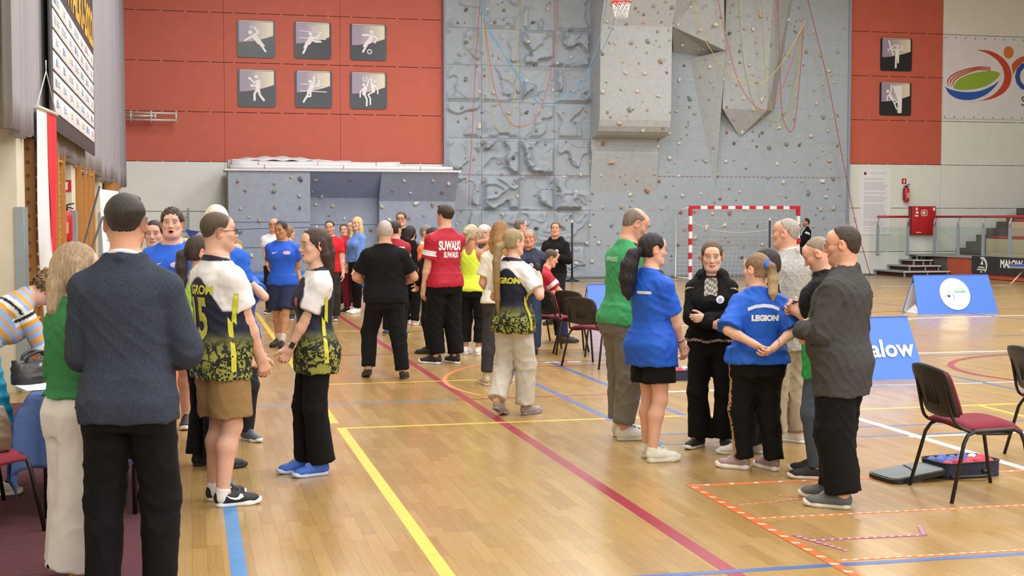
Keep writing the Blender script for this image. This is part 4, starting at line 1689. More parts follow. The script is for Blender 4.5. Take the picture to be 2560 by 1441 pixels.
tape(3.9, 6.52, 3.98, 6.70, .03, '#93507c', '#d2b48a', .05, .018)
tape(3.2, 6.68, 3.32, 6.30, .03, '#93507c', '#d2b48a', .05, .018)
tape(3.20, 7.47, 3.72, 7.55, .02, '#b0705c', '#d2b48a', .05, .018)
tape(3.72, 7.55, 3.55, 7.70, .02, '#b0705c', '#d2b48a', .05, .018)
tcarp = NT('carpet_ribbed')
tc_ = tcarp.n('ShaderNodeTexCoord')
wv = tcarp.n('ShaderNodeTexWave', wave_type='BANDS', bands_direction='Y')
wv.inputs['Scale'].default_value = 9.0
wv.inputs['Distortion'].default_value = .25
tcarp.l(tc_.outputs['Object'], wv.inputs['Vector'])
cn = tcarp.n('ShaderNodeTexNoise')
cn.inputs['Scale'].default_value = 120
tcarp.l(tc_.outputs['Object'], cn.inputs['Vector'])
tcarp.l(tcarp.mix(1.0, tcarp.ramp(wv.outputs['Fac'], [(.25, lin('#3a2025')), (.75, lin('#6e3440'))]), tcarp.ramp(cn.outputs['Fac'], [(.3, (.7,) * 3), (.7, (1.2,) * 3)]), 'MULTIPLY'), tcarp.b.inputs['Base Color'])
tcarp.b.inputs['Roughness'].default_value = .97
tcarp.bump(wv.outputs['Fac'], .8, .01)
mb = MB()
mb.box((-1.65, 3.4, 0), (-.215, 13.2, .008))
o = mb.build('carpet', tcarp.m)
tag(o, 'dark maroon ribbed carpet under the blue table at the left', 'carpet')
M_WHITEP = pm('panel_white', lin('#dde1dc'), rough=.6, var=.025, scale=3, bump=.03, bscale=200)
M_REDP = pm('panel_red', lin('#bf5e4b'), rough=.62, var=.04, scale=3, bump=.03, bscale=200)
M_BACK = pm('joint_dark', lin('#3a2a28'), rough=.9, var=.1, scale=6)
M_CEIL = pm('ceiling_pale', lin('#c9c7bd'), rough=.9, var=.04, scale=2)
mb = MB()
mb.box((-2.3, YW + .03, 0), (31, YW + .3, 10.6))
wall_back = mb.build('wall_back', M_BACK)
tag(wall_back, kind='structure', label='end wall clad with red and off-white panels')
GAP = .016
def wallpanel(x0, x1, z0, z1, mat):
 m_ = MB()
 m_.box((x0 + .004, YW, z0 + GAP / 2), (x1 - .004, YW + .03, z1 - GAP / 2))
 return m_.build('panel', mat, wall_back)
zL = [0.02, .57, 1.92, 3.27, 4.62, 5.97, 7.31, 8.65, 10.0]
xL = [-2.25, .96, 4.11, 7.05]
for i in range(3):
 for j in range(len(zL) - 1):
  wallpanel(xL[i], xL[i + 1], zL[j], zL[j + 1], M_REDP if zL[j] > 3 else M_WHITEP)
zR = [0.02, .70, 2.045, 3.39, 4.74, 6.08, 7.42, 8.76, 10.1]
xR = [19.45, 22.73, 25.9, 29.0, 31.0]
for i in range(4):
 for j in range(len(zR) - 1):
  wallpanel(xR[i], xR[i + 1], zR[j], zR[j + 1], M_REDP if (zR[j] > 3.3 and i == 0) else M_WHITEP)
wallpanel(7.05, 19.45, .02, 10.0, M_WHITEP)
mb = MB()
for zs, xs in ((zL[1:-1], (-2.1, 7.0)), (zR[1:-1], (19.5, 30.5))):
 for z in zs:
  x = xs[0] + .1
  while x < xs[1]:
   mb.box((x, YW + .001, z - GAP / 2), (x + .06, YW + .03, z + GAP / 2))
   x += .64
o = mb.build('joint_spacers', pm('spacer', lin('#b98a78'), rough=.7, var=.05), wall_back)
o['kind'] = 'stuff'
M_PLASTER = pm('plaster_cream', lin('#cfc8b4'), rough=.85, var=.04, scale=4, bump=.05, bscale=120)
mb = MB()
mb.box((-2.35, -8, 0), (-2.0, YW, 10.6))
wall_left = mb.build('wall_left', M_PLASTER)
tag(wall_left, kind='structure', label='cream plastered side wall with pillars')
M_GUARD = pm('guard_grey', lin('#8e979c'), rough=.5, var=.04, scale=20)
for yy in (8.3, 14.7, 21.05, 27.4, 33.8):
 m_ = MB()
 m_.box((-2.0, yy - .66, 0), (-1.66, yy, 2.62))
 m_.box((-2.0, yy - .60, 2.62), (-1.70, yy - .03, 3.25))
 m_.box((-2.0, yy - .52, 3.25), (-1.80, yy - .08, 10.4))
 m_.build('pillar', M_PLASTER, wall_left)
 m_ = MB()
 m_.box((-1.685, yy - .685, .02), (-1.60, yy - .60, 1.85))
 m_.box((-1.67, yy - .06, .02), (-1.635, yy + .015, 1.85))
 m_.build('corner_guard', M_GUARD, wall_left)
mb = MB()
mb.box((30.95, -8, 0), (31.2, YW, 10.6))
o = mb.build('wall_right', M_PLASTER)
tag(o, kind='structure')
mb = MB()
mb.box((-2.3, -8.3, 0), (31, -8, 10.6))
o = mb.build('wall_front', M_PLASTER)
tag(o, kind='structure')
mb = MB()
mb.box((-2.3, -8, 10.4), (31, YW, 10.7))
o = mb.build('ceiling', M_CEIL)
tag(o, kind='structure')
# ------------------------------------------------------------------ climbing wall
M_CLIMB = pm('climbing_panel_grey', lin('#a0abb6'), rough=.8, var=.05, scale=7, bump=.25, bscale=90)
M_CLIMBD = pm('climbing_panel_rough', lin('#a8aeb2'), rough=.85, var=.08, scale=9, bump=.5, bscale=45)
M_BOULD = pm('boulder_panel_bluegrey', lin('#959da9'), rough=.8, var=.06, scale=6, bump=.2, bscale=90)
WY = 37.25
cwall = empty('climbing_wall', (13.3, WY, 0))
tag(cwall, 'tall pale grey climbing wall with overhangs and hundreds of holds', 'climbing wall')
_hit = []
def cpart(mb_, name, mat, root):
 me = mb_.mesh(name)
 _hit.append((list(mb_.v), list(mb_.f)))
 o = add_mesh(name, me, mat, root)
 o.matrix_parent_inverse = Matrix.Translation(-root.location)
 return o
def vnoise(x, y, seed, f):
 r = np.random.default_rng(seed)
 T = r.random((64, 64))
 u, v = x * f, y * f
 i, j = np.floor(u).astype(int), np.floor(v).astype(int)
 a, b = u - i, v - j
 a, b = a * a * (3 - 2 * a), b * b * (3 - 2 * b)
 i, j = i % 63, j % 63
 return (T[i, j] * (1 - a) + T[i + 1, j] * a) * (1 - b) + (T[i, j + 1] * (1 - a) + T[i + 1, j + 1] * a) * b
colx = [7.05, 8.09, 9.21, 10.23, 11.30]
rowz = [0.0, .93, 1.96, 2.97, 4.01, 5.03, 6.07, 7.10, 8.13, 9.16]
pk = 0
for ci in range(4):
 for rj in range(9):
  n = 40
  x0, x1, z0, z1 = colx[ci] + .004, colx[ci + 1] - .004, rowz[rj] + .004, rowz[rj + 1] - .004
  gx, gz = np.meshgrid(np.linspace(x0, x1, n), np.linspace(z0, z1, n), indexing='ij')
  u, v = (gx - x0) / (x1 - x0), (gz - z0) / (z1 - z0)
  edge = np.clip(np.minimum(np.minimum(u, 1 - u), np.minimum(v, 1 - v)) / .12, 0, 1)
  edge = edge * edge * (3 - 2 * edge)
  pk += 1
  wx, wz = u + .35 * (vnoise(u, v, pk, 3) - .5), v + .35 * (vnoise(u, v, pk + 50, 3) - .5)
  n1 = vnoise(wx + pk, wz, pk + 9, 2.3)
  n2 = vnoise(wx, wz + pk, pk + 77, 3.1)
  def ss(q, a, b):
   t = np.clip((q - a) / (b - a), 0, 1)
   return t * t * (3 - 2 * t)
  plate = ss(n1, .50, .53) * (.06 + .05 * n2) - .035 * np.exp(-((n1 - .485) / .014) ** 2)
  ridge = .05 * np.exp(-((n2 - .5) / .045) ** 2) * ss(n1, .2, .5)
  deep = (ci in (1, 2) and rj in (2, 3)) or (ci in (2, 3) and rj in (5, 6)) or (ci == 3 and rj == 2)
  hgt = edge * ((plate + ridge) * (2.1 if deep else 1.0) - (.05 * ss(.45 - n1, 0, .1) if deep else 0))
  P = np.stack([gx, WY - hgt, gz], -1).reshape(-1, 3)
  Q = []
  for i in range(n - 1):
   for j in range(n - 1):
    a = i * n + j
    Q.append((a, a + n, a + n + 1, a + 1))
  m_ = MB()
  m_.v = [tuple(p) for p in P]
  m_.f = Q
  m_.sm = [True] * len(Q)
  for (i0, i1) in (((0, 0), (n - 1, 0)), ((n - 1, 0), (n - 1, n - 1)), ((n - 1, n - 1), (0, n - 1)), ((0, n - 1), (0, 0))):
   a, b = P[i0[0] * n + i0[1]], P[i1[0] * n + i1[1]]
   m_.face([a, (a[0], WY + .1, a[2]), (b[0], WY + .1, b[2]), b])
  cpart(m_, 'relief_panel', M_CLIMB, cwall)
cols2 = [11.30, 12.66, 14.0, 15.37, 16.74, 18.1, 19.45]
for ci in range(6):
 for rj in range(9):
  m_ = MB()
  m_.box((cols2[ci] + .0012, WY, rowz[rj] + .0012), (cols2[ci + 1] - .0012, WY + .1, rowz[rj + 1] - .0012))
  cpart(m_, 'flat_panel', M_CLIMB, cwall)
m_ = MB()
m_.box((19.45, WY - .05, 0), (19.53, WY + .14, 9.2))
cpart(m_, 'edge_trim', pm('trim_bluegrey', lin('#8b97a8'), rough=.6, var=.04), cwall)
m_ = MB()
m_.box((7.0, WY - .02, 0), (7.05, WY + .14, 9.2))
cpart(m_, 'edge_trim', MATS['trim_bluegrey'], cwall)
def V3(px, py, d):
 return onY(px, py, WY - d)
prow = [(0, 8.9), (1.75, 8.9)]
zf = lambda y, d: onY(1590, y, WY - d).z
prow += [(1.75, 8.9), (.95, zf(65, .95)), (.92, zf(180, .92)), (.90, zf(282, .9)), (.88, zf(300, .88)), (.82, zf(316, .82)), (.72, zf(329, .72)), (.56, zf(338, .56)), (.35, zf(344, .35)), (.12, zf(347, .12)), (0, zf(347, 0))]
x0, x1 = onY(1500, 200, WY - .9).x, onY(1678, 200, WY - .9).x
m_ = MB()
m_.prism([(x0, WY - d, z) for (d, z) in prow[1:]] + [(x0, WY, 8.9)], (x1 - x0, 0, 0))
cpart(m_, 'prow', pm('climbing_panel_pale', lin('#b4babd'), rough=.85, var=.07, scale=9, bump=.4, bscale=45), cwall)
xa, xb = onY(1475, 420, WY).x, onY(1640, 420, WY).x
zq = lambda y, d: onY(1560, y, WY - d).z
m_ = MB()
m_.prism([(xa, WY - d, z) for (d, z) in ((0, zq(480, 0)), (.20, zq(384, .2)), (.20, zq(378, .2)), (.11, zq(377, .11)), (.11, zq(346, .11)), (0, zq(346, 0)))], (xb - xa, 0, 0))
cpart(m_, 'tilted_panel', M_CLIMBD, cwall)
def solid(name, pts, faces, mat=None):
 m_ = MB()
 m_.v = [tuple(p) for p in pts]
 m_.f = [tuple(f) for f in faces]
 m_.sm = [False] * len(faces)
 bm = bmesh.new()
 vs = [bm.verts.new(p) for p in m_.v]
 for f in faces:
  bm.faces.new([vs[i] for i in f])
 bmesh.ops.recalc_face_normals(bm, faces=bm.faces[:])
 m2 = MB()
 m2.bm(bm)
 return cpart(m2, name, mat or M_CLIMBD, cwall)
a, b, c, d = V3(1678, 65, .92), V3(1813, 126, .85), V3(1808, -60, 1.3), V3(1690, -60, 1.6)
A0, B0, C0, D0 = V3(1684, 132, 0), V3(1800, 148, 0), V3(1790, -60, 0), V3(1670, -60, 0)
solid('slanted_block', [a, b, c, d, A0, B0, C0, D0], [(0, 1, 2, 3), (0, 1, 5, 4), (1, 2, 6, 5), (2, 3, 7, 6), (3, 0, 4, 7), (4, 5, 6, 7)])
a, b, c = V3(1724, 147, 0), V3(1814, 126, .75), V3(1788, 476, 0)
d = V3(1816, 126, 0)
solid('wedge', [a, b, c, d], [(0, 1, 2), (1, 3, 2), (0, 3, 1), (0, 2, 3)])
a, b, c, d = V3(1806, 271, .42), V3(1917, 276, .40), V3(1935, -60, .50), V3(1818, -60, .58)
e = V3(1850, 344, 0)
A0, B0, C0, D0 = V3(1800, 272, 0), V3(1935, 276, 0), V3(1990, -60, 0), V3(1800, -60, 0)
solid('leaning_block', [a, b, c, d, e, A0, B0, C0, D0], [(0, 1, 2, 3), (0, 1, 4), (0, 4, 5), (1, 6, 4), (1, 2, 7, 6), (3, 0, 5, 8), (2, 3, 8, 7), (4, 6, 7, 8, 5)])
m_ = MB()
x = 7.4
while x < 19.3:
 r_ = 2.955
 m_.box((x, WY - .012, r_), (x + .07, WY - .002, r_ + .022))
 x += .14
o = m_.build('height_marks', pm('mark_red', lin('#a07078'), rough=.8), cwall)
o.matrix_parent_inverse = Matrix.Translation(-cwall.location)
o['kind'] = 'stuff'
# ---- bouldering wall
bw = empty('bouldering_wall', (4.0, 36.4, 0))
tag(bw, 'low blue-grey bouldering wall with overhanging top and a recess', 'climbing wall')
def bpart(prof, x0, x1, name):
 m_ = MB()
 m_.prism([(x0, WY - d, z) for (d, z) in prof], (x1 - x0, 0, 0))
 return cpart(m_, name, M_BOULD, bw)
zt = 2.98
bpart([(0, 0.0), (1.45, 0.0), (1.45, zt), (0, zt)], .99, 3.12, 'flat_panel')
bpart([(0, 0.0), (.65, 0.0), (.65, 2.29), (1.45, zt), (0, zt)], 3.125, 5.02, 'recess_panel')
bpart([(0, 0.0), (.95, 0.0), (.98, 2.20), (1.45, zt), (0, zt)], 5.025, 7.13, 'overhang_panel')
m_ = MB()
m_.box((.9, 35.75, zt), (7.2, WY, zt + .05))
cpart(m_, 'top_board', pm('board_white', lin('#d9d9d4'), rough=.6, var=.05), bw)
m_ = MB()
for (x0, x1, zz, dd) in ((.99, 3.12, 1.62, 1.45), (.99, 3.12, .95, 1.45), (3.13, 5.0, 1.55, .65), (5.03, 7.1, 1.2, .957)):
 m_.box((x0, WY - dd - .003, zz), (x1, WY - dd + .01, zz + .02))
o = m_.build('joint_strips', pm('joint_bluegrey', lin('#5d6674'), rough=.8), bw)
o.matrix_parent_inverse = Matrix.Translation(-bw.location)
o['kind'] = 'stuff'
# ---- holds
vs, fs = [], []
for (v, f) in _hit:
 i = len(vs)
 vs += v
 fs += [tuple(i + k for k in q) for q in f]
ctree = BVHTree.FromPolygons(vs, fs)
HM = []
for hv in range(7):
 r = np.random.default_rng(90 + hv)
 g = Grid(A(-.1, -.1, -.02), A(.1, .1, .09), .011)
 nb = [1, 2, 2, 3, 1, 2, 2][hv]
 for q in range(nb):
  c = A(r.uniform(-.028, .028), r.uniform(-.028, .028), r.uniform(.01, .022)) if nb > 1 else A(0, 0, .015)
  g.add(EL(c, A(r.uniform(.03, .055), r.uniform(.026, .045), r.uniform(.026, .042)), k=.02))
 if hv in (4, 5):
  g.sub(EL(A(0, .012, .06), A(.03, .02, .022)), .008)
 X, Y, Z = g.xyz()
 g.F += (.004 * np.sin(X * 90 + hv) * np.sin(Y * 80) * np.sin(Z * 70 + 1)).astype(np.float32)
 g.F = np.maximum(g.F, -Z - .005)
 V, Q = g.mesh()
 HM.append(np_mesh('climbing_hold', V, Q))
M_HOLD = pm('hold_resin', None, rough=.6, var=.12, scale=40, bump=.3, bscale=120, source='object')
HC = ['#d8d2c6', '#cfc5b2', '#cdbfa8', '#b9b4ac', '#b4a488', '#8d8f8c', '#c9a58f', '#a8705f', '#7f8a74', '#c9bf92', '#5f646e', '#a58d76', '#e4dfd4', '#a9a69c', '#dcd3c0', '#cfc9bd']
def place_hold(x, z, root, rr, size=1.0, col=None):
 hit = ctree.ray_cast(Vector((x, 33.0, z)), Vector((0, 1, 0)))
 if hit[0] is None:
  return
 p, n = hit[0], hit[1]
 if n.y > 0:
  n = -n
 o = add_mesh('climbing_hold', HM[rr.randrange(7)], M_HOLD, root, color=lin(col or rr.choice(HC)))
 zax = n.normalized()
 M = zax.to_track_quat('Z', 'Y').to_matrix().to_4x4()
 s = size * rr.uniform(.8, 1.4)
 o.matrix_local = Matrix.Translation(p - root.location) @ M @ Matrix.Rotation(rr.uniform(0, 6.28), 4, 'Z') @ Matrix.Scale(s, 4)
rr = random.Random(21)
cnt = 0
z = .55
row = 0
while z < 8.0:
 x = 7.35 + (row % 2) * .26
 while x < 19.3:
  if rr.random() < .80 and cnt < 296:
   place_hold(x + rr.uniform(-.13, .13), z + rr.uniform(-.12, .12), cwall, rr, 1.0)
   cnt += 1
  x += .575
 z += .475
 row += 1
m_ = MB()
for q_ in range(260):
 x, z = rr.uniform(7.2, 19.35), rr.uniform(.5, 8.1)
 hit = ctree.ray_cast(Vector((x, 33.0, z)), Vector((0, 1, 0)))
 if hit[0] is None:
  continue
 nn_ = hit[1] if hit[1].y < 0 else -hit[1]
 M = Matrix.Translation(hit[0]) @ nn_.to_track_quat('Z', 'Y').to_matrix().to_4x4() @ Matrix.Scale(rr.uniform(.5, .9), 4)
 m_.lathe([(.05, -.01), (.045, .02), (.02, .04)], 6, M)
o = m_.build('footholds', pm('foothold_resin', lin('#a59c8e'), rough=.7, var=.5, scale=1.7), cwall)
o.matrix_parent_inverse = Matrix.Translation(-cwall.location)
o['kind'] = 'stuff'
z = .75
row = 0
while z < 2.95:
 x = 1.2 + (row % 2) * .2
 while x < 7.0:
  if rr.random() < .70:
   place_hold(x + rr.uniform(-.12, .12), z + rr.uniform(-.1, .1), bw, rr, .95)
  x += .44
 z += .33
 row += 1
# ---- ropes on the wall
M_ROPE = pm('rope_sheath', None, rough=.85, var=.18, scale=60, bump=.3, bscale=200, source='object')
def smooth_pts(pts, sub=6):
 P = [Vector(p) for p in pts]
 out = []
 for i in range(len(P) - 1):
  p0, p1, p2, p3 = P[max(i - 1, 0)], P[i], P[i + 1], P[min(i + 2, len(P) - 1)]
  for k in range(sub):
   t = k / sub
   out.append(.5 * ((2 * p1) + (-p0 + p2) * t + (2 * p0 - 5 * p1 + 4 * p2 - p3) * t * t + (-p0 + 3 * p1 - 3 * p2 + p3) * t ** 3))
 out.append(P[-1])
 return out
def rope(label, col, pxs, d, r=.0105):
 pts = [V3(x, y, d) for (x, y) in pxs]
 m_ = MB()
 m_.tube(smooth_pts(pts), r, 6)
 o = m_.build('rope', M_ROPE, color=lin(col))
 tag(o, label, 'rope', 'climbing ropes hanging on the wall')
rope('blue climbing rope in a deep loop crossing the rounded prow', '#5f96bd', [(1208, -30), (1212, 45), (1250, 120), (1300, 200), (1340, 252), (1385, 266), (1430, 235), (1480, 170), (1530, 70), (1548, -30)], 1.95)
rope('thin blue climbing rope looping higher towards the prow edge', '#6fa3c4', [(1204, -30), (1214, 60), (1270, 150), (1330, 220), (1390, 240), (1440, 225), (1465, 190), (1500, 90), (1522, -30)], 1.95)
rope('orange-red climbing rope in a wide U over the relief panels', '#cf6a55', [(1200, -30), (1210, 40), (1224, 150), (1240, 235), (1270, 300), (1298, 317), (1340, 296), (1372, 205), (1388, 100), (1396, -30)], .7)
rope('yellow-green climbing rope in a narrow U over the relief panels', '#b5b45a', [(1202, -30), (1210, 50), (1222, 180), (1230, 285), (1248, 326), (1272, 318), (1288, 220), (1294, 100), (1298, -30)], .6)
rope('red climbing rope hanging straight to a round hold at the left', '#c4625a', [(1203, -30), (1193, 100), (1186, 220), (1180, 340), (1174, 440), (1172, 512)], .35)
rope('yellow climbing rope in a broad loop over the wedge', '#c6bd62', [(1728, -30), (1752, 75), (1800, 158), (1855, 205), (1905, 208), (1955, 158), (2005, 70), (2012, 52)], 1.5)
rope('red climbing rope looping down from the leaning block', '#c4665e', [(1790, -30), (1812, 80), (1845, 200), (1880, 258), (1912, 274), (1945, 240), (1978, 160), (2010, 56)], 1.25)
rope('dark red climbing rope with the lowest loop at the right bundle', '#b9504c', [(1944, -30), (1948, 120), (1954, 270), (1968, 322), (1985, 318), (1998, 210), (2010, 58)], .55)
rope('olive green climbing rope hanging in a loop from the right bundle', '#8f9a4a', [(1844, -30), (1858, 150), (1885, 260), (1925, 305), (1962, 285), (1990, 180), (2011, 54)], 1.2)
rope('light green climbing rope in a long loop at the right bundle', '#a8ad55', [(1903, -30), (1914, 190), (1938, 300), (1955, 318), (1985, 250), (2009, 56)], .9)
rope('dark red rope running slantwise down to the floor by the stairs', '#a3504e', [(2012, -30), (2042, 90), (2072, 215), (2105, 390), (2140, 560), (2176, 688)], .55, .011)
# ------------------------------------------------------------------ pictogram signs on the end wall
M_SIGN = pm('sign_dark', lin('#23262f'), rough=.25, var=.05, scale=5)
M_SIGNB = pm('sign_white', lin('#e6e6e8'), rough=.4, var=.02, scale=10)
tsg = NT('sign_upper_field')
_tc = tsg.n('ShaderNodeTexCoord')
_sx = tsg.n('ShaderNodeSeparateXYZ')
tsg.l(_tc.outputs['Generated'], _sx.inputs[0])
tsg.l(tsg.ramp(_sx.outputs['X'], [(.25, lin('#9c91aa')), (.9, lin('#ddd8c2'))]), tsg.b.inputs['Base Color'])
tsg.b.inputs['Roughness'].default_value = .35
def stroke_poly(pts, w):
 """outline pieces (capsules) of a thick polyline"""
 out = []
 r = w / 2
 for (a, b) in zip(pts[:-1], pts[1:]):
  dx, dy = b[0] - a[0], b[1] - a[1]
  th = math.atan2(dy, dx)
  poly = []
  for i in range(7):
   t = th + math.pi / 2 + math.pi * i / 6
   poly.append((a[0] + r * math.cos(t), a[1] + r * math.sin(t)))
  for i in range(7):
   t = th - math.pi / 2 + math.pi * i / 6
   poly.append((b[0] + r * math.cos(t), b[1] + r * math.sin(t)))
  out.append(poly)
 return out
def sign(label, px, strokes, discs, rings, polys=(), org=(0, 0), size=(490, 490)):
 """px: plate corners (x0,y0,x1,y1) in the photo; strokes in the plate's own drawing units"""
 p0, p1 = onY(px[0], px[1], YW), onY(px[2], px[3], YW)
 w, h = p1.x - p0.x, p0.z - p1.z
 root = empty('pictogram_sign', (p0.x + w / 2, YW, p1.z))
 tag(root, label, 'sign', 'pictogram signs on the red wall panels')
 r = .07
 def rr_(x0, z0, x1, z1, rad):
  pts = []
  for (cx, cz, a0) in ((x1 - rad, z1 - rad, 0), (x0 + rad, z1 - rad, 90), (x0 + rad, z0 + rad, 180), (x1 - rad, z0 + rad, 270)):
   for i in range(5):
    a = R_(a0 + 22.5 * i)
    pts.append((cx + rad * math.cos(a), cz + rad * math.sin(a)))
  return pts
 mb = MB()
 mb.prism([(x, -.03, z) for (x, z) in rr_(-w / 2, 0, w / 2, h, r)], (0, .03, 0))
 mb.build('plate', M_SIGN, root)
 mb = MB()
 top = [(-w * .45, h * .955), (w * .45, h * .955), (w * .45, h * .60)]
 for i in range(8):
  t = i / 7
  top.append((w * .45 - w * .9 * t, h * (.60 - .19 * (1 - (1 - t) ** 1.8))))
 mb.prism([(x, -.034, z) for (x, z) in top], (0, .005, 0))
 mb.build('upper_field', tsg.m, root)
 mb = MB()
 def U(p):
  return ((p[0] - org[0]) / size[0] * w - w / 2, h - (p[1] - org[1]) / size[1] * h)
 ky = -.046
 for (pts, wd) in strokes:
  for poly in stroke_poly(pts, wd):
   ky -= .0007
   mb.prism([(U(p)[0], ky, U(p)[1]) for p in poly], (0, .012, 0))
 for (c, rad) in discs:
  poly = [(c[0] + rad * math.cos(2 * math.pi * i / 16), c[1] + rad * math.sin(2 * math.pi * i / 16)) for i in range(16)]
  ky -= .0007
  mb.prism([(U(p)[0], ky, U(p)[1]) for p in poly], (0, .012, 0))
 for poly in polys:
  ky -= .0007
  mb.prism([(U(p)[0], ky, U(p)[1]) for p in poly], (0, .012, 0))
 for (c, rad, wd) in rings:
  for i in range(16):
   q = [2 * math.pi * (i + k) / 16 for k in (0, 1)]
   poly = [(c[0] + (rad + s * wd / 2) * math.cos(t), c[1] + (rad + s * wd / 2) * math.sin(t)) for (s, t) in ((-1, q[0]), (1, q[0]), (1, q[1]), (-1, q[1]))]
   mb.prism([(U(p)[0], -.050, U(p)[1]) for p in poly], (0, .022, 0))
 mb.build('figure', M_SIGNB, root)
 mb = MB()
 mb.box((-w * .44, -.0335, h * .962), (w * .44, -.029, h * .992))
 mb.build('frame_edge', pm('sign_edge', lin('#bdb6a6'), rough=.35), root)
sign('square pictogram sign of a leaning handball thrower', (592, 50, 688, 146), [([(395, 245), (437, 310), (370, 360)], 28), ([(380, 350), (266, 420)], 28), ([(385, 360), (455, 440)], 62), ([(420, 400), (533, 558)], 26), ([(440, 400), (510, 485)], 26)], [((335, 312), 27)], [((352, 242), 15, 9)], org=(165, 150), size=(495, 495))
sign('square pictogram sign of a badminton player before a net', (735, 54, 828, 149), [([(970, 298), (1315, 322)], 10), ([(970, 390), (1310, 402)], 12), ([(1235, 330), (1190, 385), (1120, 380)], 26), ([(1118, 390), (1085, 450)], 60), ([(1130, 410), (1170, 435), (1243, 435)], 26), ([(1090, 430), (1015, 590)], 27), ([(1065, 440), (1028, 518)], 24), ([(1172, 288), (1225, 325)], 8)], [((1108, 338), 25)], [((1150, 268), 22, 9)], org=(900, 178), size=(480, 485))
sign('square pictogram sign of a footballer with a ball', (875, 59, 966, 153), [([(1780, 350), (1900, 350)], 28), ([(1893, 372), (1862, 440)], 56), ([(1910, 355), (1965, 390), (1935, 448)], 24), ([(1860, 430), (1782, 573)], 27), ([(1835, 430), (1792, 500)], 24)], [((1893, 308), 26)], [((1866, 570), 27, 13)], org=(1618, 200), size=(472, 488))
sign('square pictogram sign of a boxer with raised fists', (594, 173, 690, 269), [([(435, 950), (430, 1060)], 58), ([(425, 945), (385, 965), (330, 912)], 24), ([(425, 1000), (355, 1002)], 24), ([(415, 1060), (388, 1110), (388, 1188)], 30), ([(445, 1060), (455, 1120), (508, 1190)], 30)], [((412, 887), 26), ((326, 908), 20), ((352, 1003), 20)], [], org=(175, 790), size=(490, 490))
sign('square pictogram sign of a volleyball player at a net', (737, 176, 830, 271), [([(980, 985), (1315, 995)], 11), ([(980, 1075), (1315, 1085)], 11), ([(1152, 890), (1150, 960), (1120, 1000)], 27), ([(1215, 935), (1210, 1010), (1140, 1015)], 24), ([(1125, 1015), (1095, 1080)], 58), ([(1110, 1080), (1107, 1145), (1080, 1150)], 24), ([(1080, 1075), (1070, 1130), (1018, 1220)], 26)], [((1105, 953), 25)], [((1225, 895), 20, 12)], org=(910, 808), size=(478, 488))
sign('square pictogram sign of two basketball players under a hoop', (875, 180, 967, 274), [([(1830, 875), (1850, 920), (1878, 920), (1895, 875)], 8), ([(1855, 930), (1845, 990), (1812, 1030)], 20), ([(1815, 1035), (1800, 1110)], 48), ([(1790, 1040), (1750, 1090), (1750, 1150)], 18), ([(1805, 1110), (1835, 1185), (1832, 1263)], 22), ([(1892, 905), (1890, 970)], 24), ([(1905, 985), (1918, 1070)], 48), ([(1935, 1000), (1972, 1050), (1975, 1105)], 18), ([(1915, 1080), (1850, 1120), (1878, 1170), (1878, 1245)], 20)], [((1795, 995), 20), ((1940, 950), 20)], [((1805, 920), 22, 11)], org=(1625, 827), size=(468, 480))
sign('narrow pictogram sign of a man launching a model plane', (2201, 94, 2278, 179), [([(635, 562), (635, 650)], 42), ([(622, 640), (620, 768)], 19), ([(647, 640), (645, 710)], 17), ([(650, 560), (688, 560), (688, 512)], 18), ([(630, 560), (572, 562)], 16), ([(541, 462), (588, 620)], 17), ([(615, 505), (535, 565)], 14), ([(524, 558), (545, 592)], 8)], [((637, 523), 18)], [], org=(455, 425), size=(345, 382))
sign('narrow pictogram sign of a climber on a wall block', (2199, 205, 2276, 290), [([(555, 1065), (568, 1020), (570, 960)], 14), ([(548, 1065), (525, 1095), (530, 1135)], 14), ([(555, 1070), (578, 1115)], 32), ([(578, 1110), (640, 1145), (605, 1165)], 15), ([(580, 1120), (605, 1165), (630, 1230)], 15)], [((530, 1030), 17)], [], polys=[[(580, 965), (690, 965), (685, 1275), (640, 1275), (640, 1130)]], org=(448, 925), size=(345, 378))
# ------------------------------------------------------------------ white sports centre banner
M_VINYL = pm('vinyl_white', lin('#dcdde2'), rough=.45, var=.03, scale=2, bump=.2, bscale=2.2)
p0 = onY(2358, 90, YW)
p1 = onY(2350, 296, YW)
bx0, bz1, bz0 = p0.x + .02, p0.z, p1.z
bn = empty('wall_banner', (bx0 + 2.6, YW - .02, bz0))
tag(bn, 'big white banner with colourful bowl and figure logo on the end wall', 'banner')
mb = MB()
mb.box((-2.6, -.012, 0), (2.6, 0, bz1 - bz0))
mb.build('sheet', M_VINYL, bn)
def bp(X, Y):      # drawing units of the banner -> banner frame
 q = onY(2100 + X / 4.502, Y / 4.502, YW - .035)
 return (q.x - bn.location.x, q.z - bz0)
def logo(name, pts, col, k):
 m_ = MB()
 m_.face([(x, -.014 - .001 * k, z) for (x, z) in [bp(*p) for p in pts]][::-1])
 bm = bmesh.new()
 vv = [bm.verts.new(p) for p in m_.v]
 bm.faces.new(vv)
 bmesh.ops.triangulate(bm, faces=bm.faces[:])
 bmesh.ops.recalc_face_normals(bm, faces=bm.faces[:])
 m2 = MB()
 m2.bm(bm)
 m2.build(name, M_PRINT, bn, color=lin(col))
def ribbon(name, a_, b_, col, k, n=24):
 def rs(pts):
  d = dense(pts, False, 8)
  t = np.linspace(0, len(d) - 1, n + 1)
  return [d[int(round(i))] for i in t]
 A1, B1 = rs(a_), rs(b_)
 m_ = MB()
 for i in range(n):
  q4 = [bp(*A1[i]), bp(*A1[i + 1]), bp(*B1[i + 1]), bp(*B1[i])]
  m_.face([(x, -.014 - .001 * k, z) for (x, z) in q4])
 m_.build(name, M_PRINT, bn, color=lin(col))
